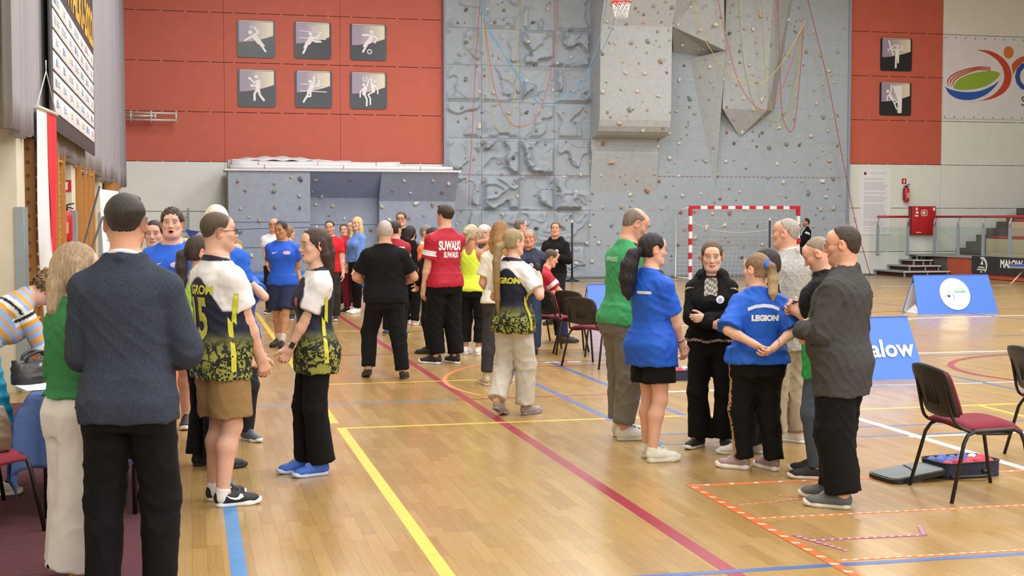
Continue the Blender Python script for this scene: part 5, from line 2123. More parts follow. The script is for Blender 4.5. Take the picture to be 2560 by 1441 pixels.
def dense(pts, closed=True, sub=5):
 P = [Vector((p[0], p[1], 0)) for p in pts]
 n = len(P)
 out = []
 for i in range(n if closed else n - 1):
  p0_, p1_, p2_, p3_ = (P[(i - 1) % n], P[i], P[(i + 1) % n], P[(i + 2) % n]) if closed else (P[max(i - 1, 0)], P[i], P[i + 1], P[min(i + 2, n - 1)])
  for k in range(sub):
   t = k / sub
   q = .5 * ((2 * p1_) + (-p0_ + p2_) * t + (2 * p0_ - 5 * p1_ + 4 * p2_ - p3_) * t * t + (-p0_ + 3 * p1_ - 3 * p2_ + p3_) * t ** 3)
   out.append((q.x, q.y))
 if not closed:
  out.append((P[-1].x, P[-1].y))
 return out
logo('logo_head', [(1898 + 57 * math.cos(t * .314), 590 + 70 * math.sin(t * .314)) for t in range(20)], '#cf7a36', 1)
ribbon('logo_body', [(1540, 560), (1690, 575), (1830, 650), (1915, 770), (1928, 900), (1870, 1020), (1720, 1110), (1450, 1152)], [(1540, 562), (1665, 605), (1785, 695), (1846, 820), (1832, 940), (1745, 1052), (1610, 1124), (1450, 1150)], '#c0452f', 2)
ribbon('logo_arm', [(1930, 732), (1990, 668), (2075, 628)], [(1948, 838), (1995, 760), (2075, 690)], '#c75a2e', 2, 10)
ribbon('logo_bowl', [(1185, 980), (1235, 1062), (1350, 1120), (1500, 1122), (1650, 1062), (1758, 962), (1790, 905)], [(1187, 978), (1260, 1012), (1400, 1037), (1560, 1027), (1660, 992), (1740, 950), (1789, 906)], '#2a56b4', 1)
logo('logo_field', dense([(1285, 985), (1312, 918), (1400, 858), (1540, 815), (1700, 800), (1790, 818), (1795, 850), (1720, 925), (1600, 985), (1430, 1012), (1320, 1006)]), '#8fae3a', 1)
for k, o_ in enumerate((0, 32, 64)):
 a_ = dense([(1215 + o_, 960 + o_ * .35), (1208 + o_ * .9, 905 + o_ * .4), (1262 + o_ * .8, 838 + o_ * .5), (1400 + o_ * .5, 780 + o_ * .5), (1560, 748 + o_ * .45), (1690, 756 + o_ * .5)], False)
 b_ = [(x + 12, y + 13) for (x, y) in a_][::-1]
 ribbon('logo_stripe', a_, b_[::-1], '#b85a44', 1)
text_part('lettering', 'O', M_PRINT, bn, (bp(2120, 880)[0], -.016, bp(2120, 880)[1]), (1, 0, 0), (0, 0, 1), 1.25, bold=.02).color = (*lin('#2a4f9e'), 1)
text_part('lettering', 'S', M_PRINT, bn, (bp(2065, 1145)[0], -.016, bp(2065, 1145)[1]), (1, 0, 0), (0, 0, 1), .42).color = (*lin('#30323a'), 1)
mb = MB()
for i in range(16):
 for z in (.05, bz1 - bz0 - .05):
  mb.lathe([(.018, 0), (.018, .004)], 8, Matrix.Translation((-2.55 + .34 * i, -.018, z)) @ Matrix.Rotation(R_(90), 4, 'X'))
o = mb.build('eyelets', pm('eyelet', lin('#55585c'), rough=.4, metal=.8), bn)
o['kind'] = 'stuff'
# ------------------------------------------------------------------ notice, extinguisher, hydrant cabinet
M_PAPER = pm('paper_white', lin('#e4e5ea'), rough=.7, var=.015, scale=4)
M_INK = pm('ink_grey', lin('#b4b6c2'), rough=.8, var=.1, scale=30)
M_RED = pm('enamel_red', lin('#b81f28'), rough=.35, var=.05, scale=6)
M_BLACK = pm('plastic_black', lin('#1b1b1d'), rough=.45, var=.1, scale=30)
M_WHITE = pm('plastic_white', lin('#e8e8e6'), rough=.45, var=.03, scale=20)
def wall_rect(px):
 a, b = onY(px[0], px[1], YW), onY(px[2], px[3], YW)
 return a.x, b.x, b.z, a.z
x0, x1, z0, z1 = wall_rect((2152, 424, 2225, 587))
nt = empty('notice_poster', ((x0 + x1) / 2, YW - .004, z0))
tag(nt, 'tall white rules notice with lines of small print beside the climbing wall', 'poster')
w, h = x1 - x0, z1 - z0
mb = MB()
mb.box((-w / 2, -.012, 0), (w / 2, 0, h))
mb.build('sheet', M_PAPER, nt)
mb = MB()
rl = random.Random(3)
z = h * .86
while z > h * .08:
 wd = w * .42 * rl.uniform(.75, 1)
 if rl.random() < .13:
  z -= .05
 mb.box((-w * .40, -.014, z), (-w * .40 + wd * 2 * .95, -.0121, z + .012))
 z -= .033
o = mb.build('print_lines', M_INK, nt)
o['kind'] = 'stuff'
text_part('lettering', 'REGULAMIN', M_INK, nt, (w * .08, -.0125, h * .945), (1, 0, 0), (0, 0, 1), .10, lift=.002)
mb = MB()
mb.lathe([(.05, 0), (.05, .003)], 14, Matrix.Translation((-w * .36, -.0125, h * .94)) @ Matrix.Rotation(R_(90), 4, 'X'))
mb.build('emblem', M_PRINT, nt, color=lin('#7a3440'))
x0, x1, z0, z1 = wall_rect((2128, 540, 2146, 560))
n2 = empty('notice_sheet', ((x0 + x1) / 2, YW, z0))
tag(n2, 'small white sheet with a few red lines beside the tall rules notice', 'notice')
mb = MB()
mb.box((-.12, -.008, 0), (.12, 0, z1 - z0))
mb.build('sheet', M_PAPER, n2)
mb = MB()
for i in range(5):
 mb.box((-.09, -.010, .04 + .04 * i), (.06 + .02 * (i % 2), -.0081, .05 + .04 * i))
mb.build('print_lines', pm('ink_red', lin('#c06a70'), rough=.8), n2)['kind'] = 'stuff'
c = onY(2261, 481, YW)
fe = empty('fire_extinguisher', (c.x, YW - .12, c.z - .30))
tag(fe, 'red fire extinguisher hanging on the white wall above the red cabinet', 'fire extinguisher')
mb = MB()
mb.lathe([(.055, 0), (.085, .02), (.09, .06), (.09, .36), (.075, .42), (.035, .455)], 18)
mb.build('cylinder', M_RED, fe)
mb = MB()
mb.lathe([(.03, .455), (.03, .50), (.02, .51)], 10)
mb.tube([(0, 0, .51), (.05, 0, .54), (.12, 0, .55)], .012, 6)
mb.tube([(0, 0, .495), (.06, 0, .49), (.11, 0, .47)], .010, 6)
mb.build('valve_handle', M_BLACK, fe)
mb = MB()
mb.tube(smooth_pts([(-.02, 0, .49), (-.09, -.02, .46), (-.115, -.02, .33), (-.11, -.02, .15), (-.10, -.02, .05)]), .013, 7)
mb.build('hose', M_BLACK, fe)
mb = MB()
mb.box((-.03, -.093, .12), (.045, -.086, .28))
mb.build('label_plate', pm('label_pale', lin('#d99a94'), rough=.6), fe)
c = onY(2260, 454, YW)
es = empty('extinguisher_sign', (c.x, YW, c.z - .08))
tag(es, 'small red and white fire extinguisher sign above the extinguisher', 'sign')
mb = MB()
mb.box((-.075, -.008, 0), (.075, 0, .17))
mb.build('plate', M_RED, es)
mb = MB()
mb.box((-.022, -.010, .03), (.022, -.0081, .12))
mb.box((-.012, -.010, .12), (.03, -.0081, .14))
mb.build('symbol', M_WHITE, es)
x0, x1, z0, z1 = wall_rect((2271, 516, 2331, 587))
hc_ = empty('hydrant_cabinet', ((x0 + x1) / 2, YW - .004, z0))
tag(hc_, 'red steel fire hose cabinet with white symbol on the end wall', 'cabinet')
w, h = x1 - x0, z1 - z0
mb = MB()
mb.box((-w / 2, -.16, 0), (w / 2, 0, h))
mb.build('body', pm('enamel_darkred', lin('#7d1a20'), rough=.45), hc_)
mb = MB()
mb.rbox((-w / 2 + .03, -.185, .01), (w / 2, -.16, h - .01), .012)
dr = mb.build('door', M_RED, hc_)
mb = MB()
mb.box((-w * .30, -.195, h * .07), (-w * .10, -.185, h * .095))
mb.build('handle', M_WHITE, dr)
mb = MB()
for (a, b) in (((-.02, .0), (.19, .02)), ((-.02, .17), (.19, .19)), ((-.02, .0), (0, .19)), ((.17, 0), (.19, .19))):
 mb.box((a[0] - .07, -.188, h * .66 + a[1]), (b[0] - .07, -.1851, h * .66 + b[1]))
mb.box((-.04, -.188, h * .66 + .05), (.05, -.1851, h * .66 + .14))
mb.build('symbol', M_WHITE, dr)
mb = MB()
mb.box((-w * .33, -.188, h * .86), (-w * .25, -.1851, h * .95))
mb.box((-w * .33, -.188, h * .74), (-w * .22, -.1851, h * .82))
mb.box((-w * .36, -.188, h * .64), (-w * .22, -.1851, h * .69))
mb.box((w * .37, -.188, h * .85), (w * .46, -.1851, h * .95))
mb.build('stickers', M_WHITE, dr)['kind'] = 'stuff'
# ------------------------------------------------------------------ folded steel bracket on the red wall
M_STEEL = pm('steel_painted', lin('#c9c8c2'), rough=.4, metal=.3, var=.06)
br = empty('wall_bracket', (onY(380, 290, YW).x, YW - .25, onY(380, 305, YW).z))
tag(br, 'folded white steel basketball bracket on the red wall', 'bracket')
q = lambda px, py: onY(px, py, YW - .35) - br.location
for (a, b, rr_) in (((315, 281), (440, 284), .03), ((315, 290), (388, 290), .028), ((315, 299), (440, 301), .03)):
 mb = MB()
 mb.tube([q(*a), q(*b)], rr_, 6)
 mb.build('arm', M_STEEL, br)
for (xx, ya, yb) in ((327, 276, 304), (378, 276, 306), (388, 284, 300), (440, 277, 308)):
 mb = MB()
 mb.tube([q(xx, ya), q(xx, yb)], .03, 6)
 mb.build('crosspiece', M_STEEL, br)
# ------------------------------------------------------------------ basketball hoop, hanging high
hp_ = onz(1553, 6, 7.02)
hoop = empty('basketball_hoop', (hp_.x, hp_.y, 6.6))
tag(hoop, 'red basketball ring with white net hanging before the climbing wall', 'hoop')
mb = MB()
mb.tube([(.235 * math.cos(2 * math.pi * i / 28), .235 * math.sin(2 * math.pi * i / 28), .42) for i in range(28)], .016, 7, closed=True)
mb.build('ring', M_RED, hoop)
mb = MB()
for i in range(12):
 for s in (-1, 1):
  ps = []
  for k in range(5):
   a = 2 * math.pi * (i + s * k * .5) / 12
   r = .23 - .085 * (k / 4) ** .7
   ps.append((r * math.cos(a), r * math.sin(a), .41 - .40 * k / 4))
  mb.tube(ps, .006, 4)
o = mb.build('net', pm('net_white', lin('#dedbd2'), rough=.9), hoop)
o['kind'] = 'stuff'
mb = MB()
mb.box((-.9, .40, .62), (.9, .44, 1.67))
mb.build('backboard', M_WHITE, hoop)
mb = MB()
mb.box((-.06, .235, .40), (.06, .42, .44))
mb.box((-.06, .40, .40), (.06, .44, .64))
mb.build('bracket', M_RED, hoop)
mb = MB()
mb.tube([(0, .44, .8), (0, 2.6, 1.4), (0, 4.5, 1.6)], .05, 8)
mb.build('boom', M_STEEL, hoop)
# ------------------------------------------------------------------ handball goal
gx0, gx1, GY = onY(1722, 600, 35.6).x, onY(1998, 600, 35.6).x, 35.6
gw = gx1 - gx0
goal = empty('handball_goal', ((gx0 + gx1) / 2, GY, 0))
tag(goal, 'red and white striped handball goal with net before the climbing wall', 'goal')
M_GRED = pm('goal_red', lin('#c3202f'), rough=.4, var=.04)
M_GWHT = pm('goal_white', lin('#ecebea'), rough=.4, var=.03)
T = .085
def bar_segments(p, d, L, first_red, name, step, ends=.28):
 """striped bar: a white bar with red sleeves"""
 m_ = MB()
 q = p + d * L
 lo = Vector((min(p.x, q.x) - T / 2, -T / 2, min(p.z, q.z)))
 hi = Vector((max(p.x, q.x) + T / 2, T / 2, max(p.z, q.z)))
 if d.z:
  m_.box(lo, hi)
 else:
  m_.box((lo.x + T / 2, -T / 2, lo.z - T / 2), (hi.x - T / 2, T / 2, lo.z + T / 2))
 b_ = m_.build(name, M_GWHT, goal)
 return b_
lp = bar_segments(Vector((-gw / 2 + T / 2, 0, 0)), Vector((0, 0, 1)), 2.08, True, 'post', .2)
rp_ = bar_segments(Vector((gw / 2 - T / 2, 0, 0)), Vector((0, 0, 1)), 2.08, True, 'post', .2)
cb_ = bar_segments(Vector((-gw / 2, 0, 2.04)), Vector((1, 0, 0)), gw, True, 'crossbar', .2)
e = .003
for (par, cx) in ((lp, -gw / 2 + T / 2), (rp_, gw / 2 - T / 2)):
 zz = [(1.80, 2.083), (1.36, 1.56), (.98, 1.16), (.58, .76), (.2, .38)]
 for (a, b) in zz:
  m_ = MB()
  m_.box((cx - T / 2 - e, -T / 2 - e, a), (cx + T / 2 + e, T / 2 + e, b))
  m_.build('red_band', M_GRED, par)
xs = [(-gw / 2 - e, -gw / 2 + .33), (gw / 2 - .33, gw / 2 + e)] + [(-gw / 2 + gw * f - .1, -gw / 2 + gw * f + .1) for f in (.19, .315, .44, .565, .69, .815)]
for (a, b) in xs:
 m_ = MB()
 m_.box((a - .002, -T / 2 - 2 * e, 2.04 - T / 2 - 2 * e), (b + .002, T / 2 + 2 * e, 2.04 + T / 2 + 2 * e))
 m_.build('red_band', M_GRED, cb_)
for sx in (-1, 1):
 m_ = MB()
 m_.tube([(sx * gw / 2, 0, 2.04), (sx * (gw / 2 + .02), .55, 1.98), (sx * (gw / 2 + .02), .95, 1.85), (sx * (gw / 2 + .02), 1.0, .03), (sx * gw / 2, 0, .03)], .022, 7)
 m_.build('net_frame', M_GWHT, goal)
m_ = MB()
nx, nz = 26, 16
P = {}
for i in range(nx + 1):
 for j in range(nz + 1):
  u, v = i / nx, j / nz
  sag = .35 * math.sin(math.pi * u) * math.sin(math.pi * v)
  y = .15 + .8 * min(1, (1 - v) * 1.6) - sag * .6 + .1
  P[i, j] = Vector((-gw / 2 + gw * u, y, 1.97 * v + .02))
for i in range(nx + 1):
 m_.tube([P[i, j] for j in range(nz + 1)], .0045, 3, cap=False)
for j in range(nz + 1):
 m_.tube([P[i, j] for i in range(nx + 1)], .0045, 3, cap=False)
m_.tube(smooth_pts([(-gw / 2, .3, 1.72), (-gw / 4, .55, 1.42), (0, .62, 1.32), (gw / 4, .55, 1.38), (gw / 2, .3, 1.62)]), .012, 5)
o = m_.build('net', pm('net_goal', lin('#e6e8ea'), rough=.9), goal)
o['kind'] = 'stuff'
for (px, ytop, yb, lab) in ((1430, 553, 704, 'thin black pole standing behind the seated youth'), (1923, 548, 698, 'thin black pole standing inside the goal mouth')):
 b_ = onz(px, yb)
 s = (yb - 545.5) / 1.74
 hgt = 1.74 + (545.5 - ytop) / s
 p_ = empty('post', b_)
 tag(p_, lab, 'pole', 'black poles before the climbing wall')
 m_ = MB()
 m_.tube([(0, 0, .02), (0, 0, hgt - .05)], .028, 8)
 m_.build('pole', M_BLACK, p_)
 m_ = MB()
 m_.tube([(0, 0, hgt - .06), (0, 0, hgt + .02)], .022, 8)
 m_.build('tip', M_WHITE, p_)
 m_ = MB()
 m_.lathe([(.2, 0), (.2, .03), (.06, .06), (.04, .12)], 16)
 m_.build('base', M_BLACK, p_)
# ------------------------------------------------------------------ mats
M_MATB = pm('mat_blue', lin('#2a6fd0'), rough=.4, var=.06, scale=4, bump=.1, bscale=30)
M_MATD = pm('mat_blue_side', lin('#1f4aa0'), rough=.5, var=.06, scale=4)
for i, (x0, x1, lab) in enumerate(((1.0, 3.0, 'blue crash mat at the left foot of the bouldering wall'), (3.05, 5.2, 'blue crash mat at the middle of the bouldering wall'), (5.25, 7.6, 'blue crash mat at the right foot of the bouldering wall'))):
 r_ = empty('crash_mat', ((x0 + x1) / 2, 34.4, 0))
 tag(r_, lab, 'mat', 'crash mats before the bouldering wall')
 w = (x1 - x0) / 2
 m_ = MB()
 m_.rbox((-w, -1.2, .0), (w, 1.2, .17), .02)
 m_.build('core', M_MATD, r_)
 m_ = MB()
 m_.rbox((-w, -1.22, .17), (w, 1.22, .34), .03)
 m_.build('cover', M_MATB, r_)
m_ = MB()
m_.rbox((8.0, 35.2 + 1.6, 0), (20.2, 37.1, .05), .01)
o = m_.build('wall_mat', pm('mat_grey', lin('#66727a'), rough=.7, var=.08))
tag(o, 'long flat grey mat at the foot of the climbing wall', 'mat')
line(8.0, 35.0, 21.5, 35.0, .35, 'navy')
# ------------------------------------------------------------------ stand at the right
M_FASC = pm('fascia_orange', lin('#b3543a'), rough=.6, var=.05)
M_DECK = pm('deck_grey', lin('#9a9c98'), rough=.6, var=.05)
M_STEP = pm('step_dark', lin('#5a524c'), rough=.7, var=.06)
M_CREAM = pm('tier_cream', lin('#c3b596'), rough=.7, var=.05)
M_RAILG = pm('rail_grey', lin('#9aa6b2'), rough=.4, metal=.2, var=.04)
M_RAILR = pm('rail_red', lin('#b52a36'), rough=.35, var=.05)
SX = 22.0
stand = empty('spectator_stand', (26, 28, 0))
tag(stand, 'spectator stand with orange fascia, cream tiers and grey deck', 'stand')
S0 = stand.location
def spart(m_, name, mat, root=None):
 o = m_.build(name, mat, root or stand)
 o.matrix_parent_inverse = Matrix.Translation(-(root or stand).location)
 return o
m_ = MB()
m_.box((SX + .03, 14, 0), (30.85, YW - .02, .58))
spart(m_, 'base', M_STEP)
y = 35.75
for i in range(12):
 m_ = MB()
 m_.box((SX, y - 1.28, .02), (SX + .03, y, .58))
 spart(m_, 'fascia_panel', M_FASC)
 y -= 1.29
m_ = MB()
m_.box((SX - .04, 14, .58), (30.85, YW - .02, .63))
m_.box((21.65, 36.5, .58), (SX, YW - .02, .63))
spart(m_, 'deck', M_DECK)
for k in range(8):
 m_ = MB()
 m_.box((22.80 + .345 * k, 35.36, .63), (26.4, 36.6, .63 + .2 * (k + 1)))
 spart(m_, 'step', M_STEP)
for k in range(4):
 m_ = MB()
 m_.box((23.0 + .75 * k, 15, .63), (23.75 + .75 * k if k < 3 else 30.5, 35.32, .63 + .50 * (k + 1)))
 spart(m_, 'tier', M_CREAM)
M_CUSH = pm('cushion_red', lin('#b5444c'), rough=.8, var=.1, scale=10, bump=.3, bscale=12)
for k in range(2):
 for j in range(4):
  y0 = 35.1 - .95 * j
  m_ = MB()
  m_.rbox((23.04 + .75 * k, y0 - .85, .63 + .5 * (k + 1)), (23.6 + .75 * k, y0, .70 + .5 * (k + 1) + .02 * (j % 2)), .03)
  o = m_.build('seat_cushion', M_CUSH)
  tag(o, 'red seat cushion on the %s cream tier, %s from the aisle steps' % (('lower', 'upper')[k], ('first', 'second', 'third', 'fourth')[j]), 'cushion', 'red cushions on the stand')
rail = empty('railing', (22.1, 34, .63))
tag(rail, 'glass railing with grey posts and red handrail on the stand', 'railing')
posts = [(20.25, 36.75), (21.25, 36.75), (22.1, 36.65)] + [(22.1, 36.65 - 1.29 * i) for i in range(1, 7)]
for (x, yy) in posts:
 m_ = MB()
 m_.box((x - .03, yy - .045, .60), (x + .03, yy + .045, 1.48))
 m_.tube([(x, yy, 1.46), (x - .02, yy, 1.60), (x + .03, yy - .02, 1.76)], .028, 6)
 m_.box((x - .06, yy - .06, .63), (x + .06, yy + .06, .66))
 pp = spart(m_, 'post', M_RAILG, rail)
 m_ = MB()
 m_.box((x - .05, yy - .07, 1.44), (x + .05, yy + .02, 1.50))
 m_.box((x - .05, yy - .07, .78), (x + .05, yy + .02, .84))
 spart(m_, 'glass_clamp', M_RAILG, pp) if False else None
for (a, b) in ((posts[0], posts[1]),) + tuple((posts[i], posts[i + 1]) for i in range(2, len(posts) - 1)):
 m_ = MB()
 v = Vector((b[0] - a[0], b[1] - a[1], 0))
 u = v.normalized()
 n = Vector((-u.y, u.x, 0)) * .006
 A_, B_ = Vector((a[0], a[1], .74)) + u * .08, Vector((b[0], b[1], .74)) - u * .08
 m_.prism([A_ - n, B_ - n, B_ + n, A_ + n], (0, 0, .74))
 spart(m_, 'glass_pane', M_GLASS, rail)
for pts in ([(20.22, 36.73, 1.78), (21.28, 36.73, 1.78)], [(22.12, 36.75, 1.78), (22.12, 28.8, 1.78)]):
 m_ = MB()
 m_.tube(pts, .035, 8)
 spart(m_, 'handrail', M_RAILR, rail)
st = empty('corner_stairs', (21.3, 36.3, 0))
tag(st, 'grey metal corner stairs climbing to the spectator stand', 'stairs')
for k, (cx, cy, z) in enumerate(((20.45, 35.55, .16), (20.9, 36.05, .31), (21.3, 36.5, .47), (21.65, 36.9, .60))):
 m_ = MB()
 m_.box((cx, cy, z - .035), (SX - .02, YW - .04, z))
 t_ = spart(m_, 'tread', M_DECK, st)
 m_ = MB()
 m_.box((cx + .12, cy + .14, 0), (SX - .02, YW - .06, z - .04))
 spart(m_, 'riser', pm('riser_brown', lin('#5b3a33'), rough=.8, var=.1), st)
 for (x, yy) in ((cx + .03, cy + .03), (SX - .10, cy + .03), (cx + .03, YW - .12), ((cx + SX) / 2, cy + .03)):
  m_ = MB()
  m_.box((x, yy, 0), (x + .04, yy + .04, z - .035))
  spart(m_, 'leg', M_RAILG, st)
 m_ = MB()
 m_.box((cx - .003, cy - .006, z - .02), (SX - .02, cy, z + .003))
 spart(m_, 'nosing', M_WHITE, st)
a_, b_ = onX(2430, 640, SX - .03), onX(2430, 683, SX - .03)
fb = empty('fascia_banner', (SX - .035, a_.y - 2.5, b_.z))
tag(fb, 'black banner with white swirl emblem on the stand fascia', 'banner')
L, hh_ = 5.0, .50
m_ = MB()
m_.box((-.006, -2.5, 0), (.006, 2.5, hh_))
m_.build('sheet', pm('vinyl_black', lin('#2b2c31'), rough=.5, var=.06), fb)
text_part('lettering', 'MAŁOW YO', M_WHITE, fb, (-.008, .35, hh_ * .62), (0, -1, 0), (0, 0, 1), .30, bold=.012, lift=.003, sx=.9)
m_ = MB()
for (r0, r1, a0, a1, dz) in ((.24, .205, -60, 120, 0), (.20, .175, -30, 105, 0), (.165, .15, 0, 100, 0)):
 for i in range(14):
  t = [R_(a0 + (a1 - a0) * (i + k) / 14) for k in (0, 1)]
  m_.face([(-.009, 1.95 - r_ * math.cos(tt), .24 + r_ * math.sin(tt)) for (r_, tt) in ((r0, t[0]), (r0, t[1]), (r1, t[1]), (r1, t[0]))])
m_.face([(-.009, 2.06, .26), (-.009, 1.90, .26), (-.009, 1.96, .40)])
for k, wd in ((0, .16), (1, .22), (2, .05)):
 m_.face([(-.009, 2.0 + wd, .20 - .065 * k), (-.009, 2.0 + wd, .165 - .065 * k), (-.009, 2.0 - wd, .165 - .065 * k), (-.009, 2.0 - wd, .20 - .065 * k)])
m_.build('emblem', M_WHITE, fb)
tb = onz(2560, 716)
tr = empty('folding_table', (tb.x + .35, tb.y, 0))
tag(tr, 'folding table with blue edge and pale legs at the right edge before the stand', 'table')
for (p, q_) in (((-.55, -.3, .02), (-.1, -.3, .45)), ((-.55, -.3, .02), (.5, -.3, .02)), ((-.55, .3, .02), (-.1, .3, .45)), ((.5, -.3, .02), (0, -.3, .45))):
 m_ = MB()
 m_.tube([p, q_], .02, 6)
 m_.build('leg', pm('leg_beige', lin('#d9bd8d'), rough=.5), tr)
m_ = MB()
m_.rbox((-.45, -.5, .45), (.9, .5, .52), .015)
m_.build('table_top', pm('top_palegrey', lin('#9fa6b0'), rough=.5), tr)
m_ = MB()
m_.rbox((-.47, -.52, .51), (.9, .52, .55), .012)
m_.build('edge_strip', pm('edge_blue', lin('#2f64c0'), rough=.4), tr)
m_ = MB()
m_.rbox((-.05, -.3, .55), (.6, .3, .86), .03)
o = m_.build('equipment_case', M_BLACK, loc=tr.location)
tag(o, 'black case standing on the folding table at the right edge', 'case')
# ------------------------------------------------------------------ blue A-frame boards
M_BOARD = pm('board_blue', lin('#4a7ad8'), rough=.5, var=.02, scale=6)
M_BOARDW = pm('board_inner', lin('#dfe3ea'), rough=.6, var=.03)
def aframe(label, x, y, w, h, rz=0, deco=None):
 r_ = empty('advertising_board', (x, y, 0), R_(rz))
 tag(r_, label, 'board', 'blue advertising boards on the court')
 d = .30
 t = .012
 for s, nm in ((-1, 'front_panel'), (1, 'rear_panel')):
  m_ = MB()
  m_.prism([(-w / 2, s * d, 0), (-w / 2 + .05, 0, h), (w / 2 - .05, 0, h), (w / 2, s * d, 0)], (0, -s * t, -.0))
  m_.build(nm, M_BOARD, r_)
 for sx in (-1, 1):
  m_ = MB()
  m_.prism([(sx * (w / 2 - .07), -d + .04, .012), (sx * (w / 2 - .07), d - .04, .012), (sx * (w / 2 - .10), 0, .16)], (sx * .008, 0, 0))
  m_.build('end_flap', M_BOARDW, r_)
 m_ = MB()
 m_.box((-w / 2 + .05, -d + .02, .002), (w / 2 - .05, d - .02, .012))
 m_.build('bottom_panel', M_BOARDW, r_)
 for s in (-1, 1):
  m_ = MB()
  m_.prism([(-w / 2 + .012, s * (d - .02), .01), (-w / 2 + .062, 0, h - .02), (w / 2 - .062, 0, h - .02), (w / 2 - .012, s * (d - .02), .01)], (0, -s * .002, 0))
  m_.build('lining', M_BOARDW, r_)
 if deco:
  n = Vector((0, -h, d)).normalized()      # front face: up along the slope
  up = Vector((0, d, h)).normalized()
  deco(r_, Vector((0, -d / 2, h / 2)) + Vector((0, -h, d)).normalized() * .006, Vector((1, 0, 0)), up)
 return r_
def deco_malow(r_, c, x, up):
 text_part('lettering', 'Malow', M_WHITE, r_, c + x * .245 - up * .02, x, up, .275, bold=.007, lift=.004)
def deco_disc(r_, c, x, up):
 n = x.cross(up)
 def poly(name, pts, col, k):
  m_ = MB()
  m_.face([c + x * p[0] + up * p[1] + n * (.004 + .0015 * k) for p in pts])
  m_.build(name, M_PRINT, r_, color=lin(col))
 cir = lambda cx, cy, rx, ry, nn=28: [(cx + rx * math.cos(2 * math.pi * i / nn), cy + ry * math.sin(2 * math.pi * i / nn)) for i in range(nn)]
 poly('disc', cir(0, 0, .30, .31), '#eef0ee', 0)
 poly('spot', cir(-.13, -.04, .032, .026), '#40464c', 1)
 poly('spot', cir(-.20, -.05, .012, .010), '#8a9a8a', 1)
 poly('spot', cir(-.10, .04, .012, .010), '#8a9a8a', 1)
 text_part('lettering', 'Suwałki', M_PRINT, r_, c + x * .11 + up * .045 + n * .003, x, up, .075, bold=.002).color = (*lin('#4aa0d4'), 1)
 poly('yellow_bar', [(.03, .085), (.18, .085), (.18, .115), (.03, .115)], '#eade9a', 1)
 for (cx, cy, rr_, a0, a1, col) in ((-.09, .10, .04, 90, 220, '#9ab8d8'), (-.09, -.06, .055, -70, 60, '#4a90c8')):
  m_ = MB()
  for i in range(8):
   t = [R_(a0 + (a1 - a0) * (i + k) / 8) for k in (0, 1)]
   m_.face([c + x * (cx + q_ * math.cos(tt)) + up * (cy + q_ * math.sin(tt)) + n * .006 for (q_, tt) in ((rr_, t[0]), (rr_ + .012, t[0]), (rr_ + .012, t[1]), (rr_, t[1]))])
  m_.build('swoosh', M_PRINT, r_, color=lin(col))
b1 = onz(2398, 785)
aframe('blue board with a round white Suwałki disc near the stand', b1.x, b1.y + .3, 1.60, .70, -2, deco_disc)
b2 = onz(2170, 952)
aframe('blue board lettered Malow behind the man in grey fleece', b2.x, b2.y + .3, 1.38, .66, 2, deco_malow)
b3 = onz(1580, 818)
aframe('plain blue board behind the man in green at the chairs', b3.x, b3.y + .3, 1.42, .68, 0, None)
b4 = onz(1965, 768)
aframe('plain blue board mostly hidden behind the checked jacket', b4.x, b4.y + .3, 1.2, .66, 0, None)
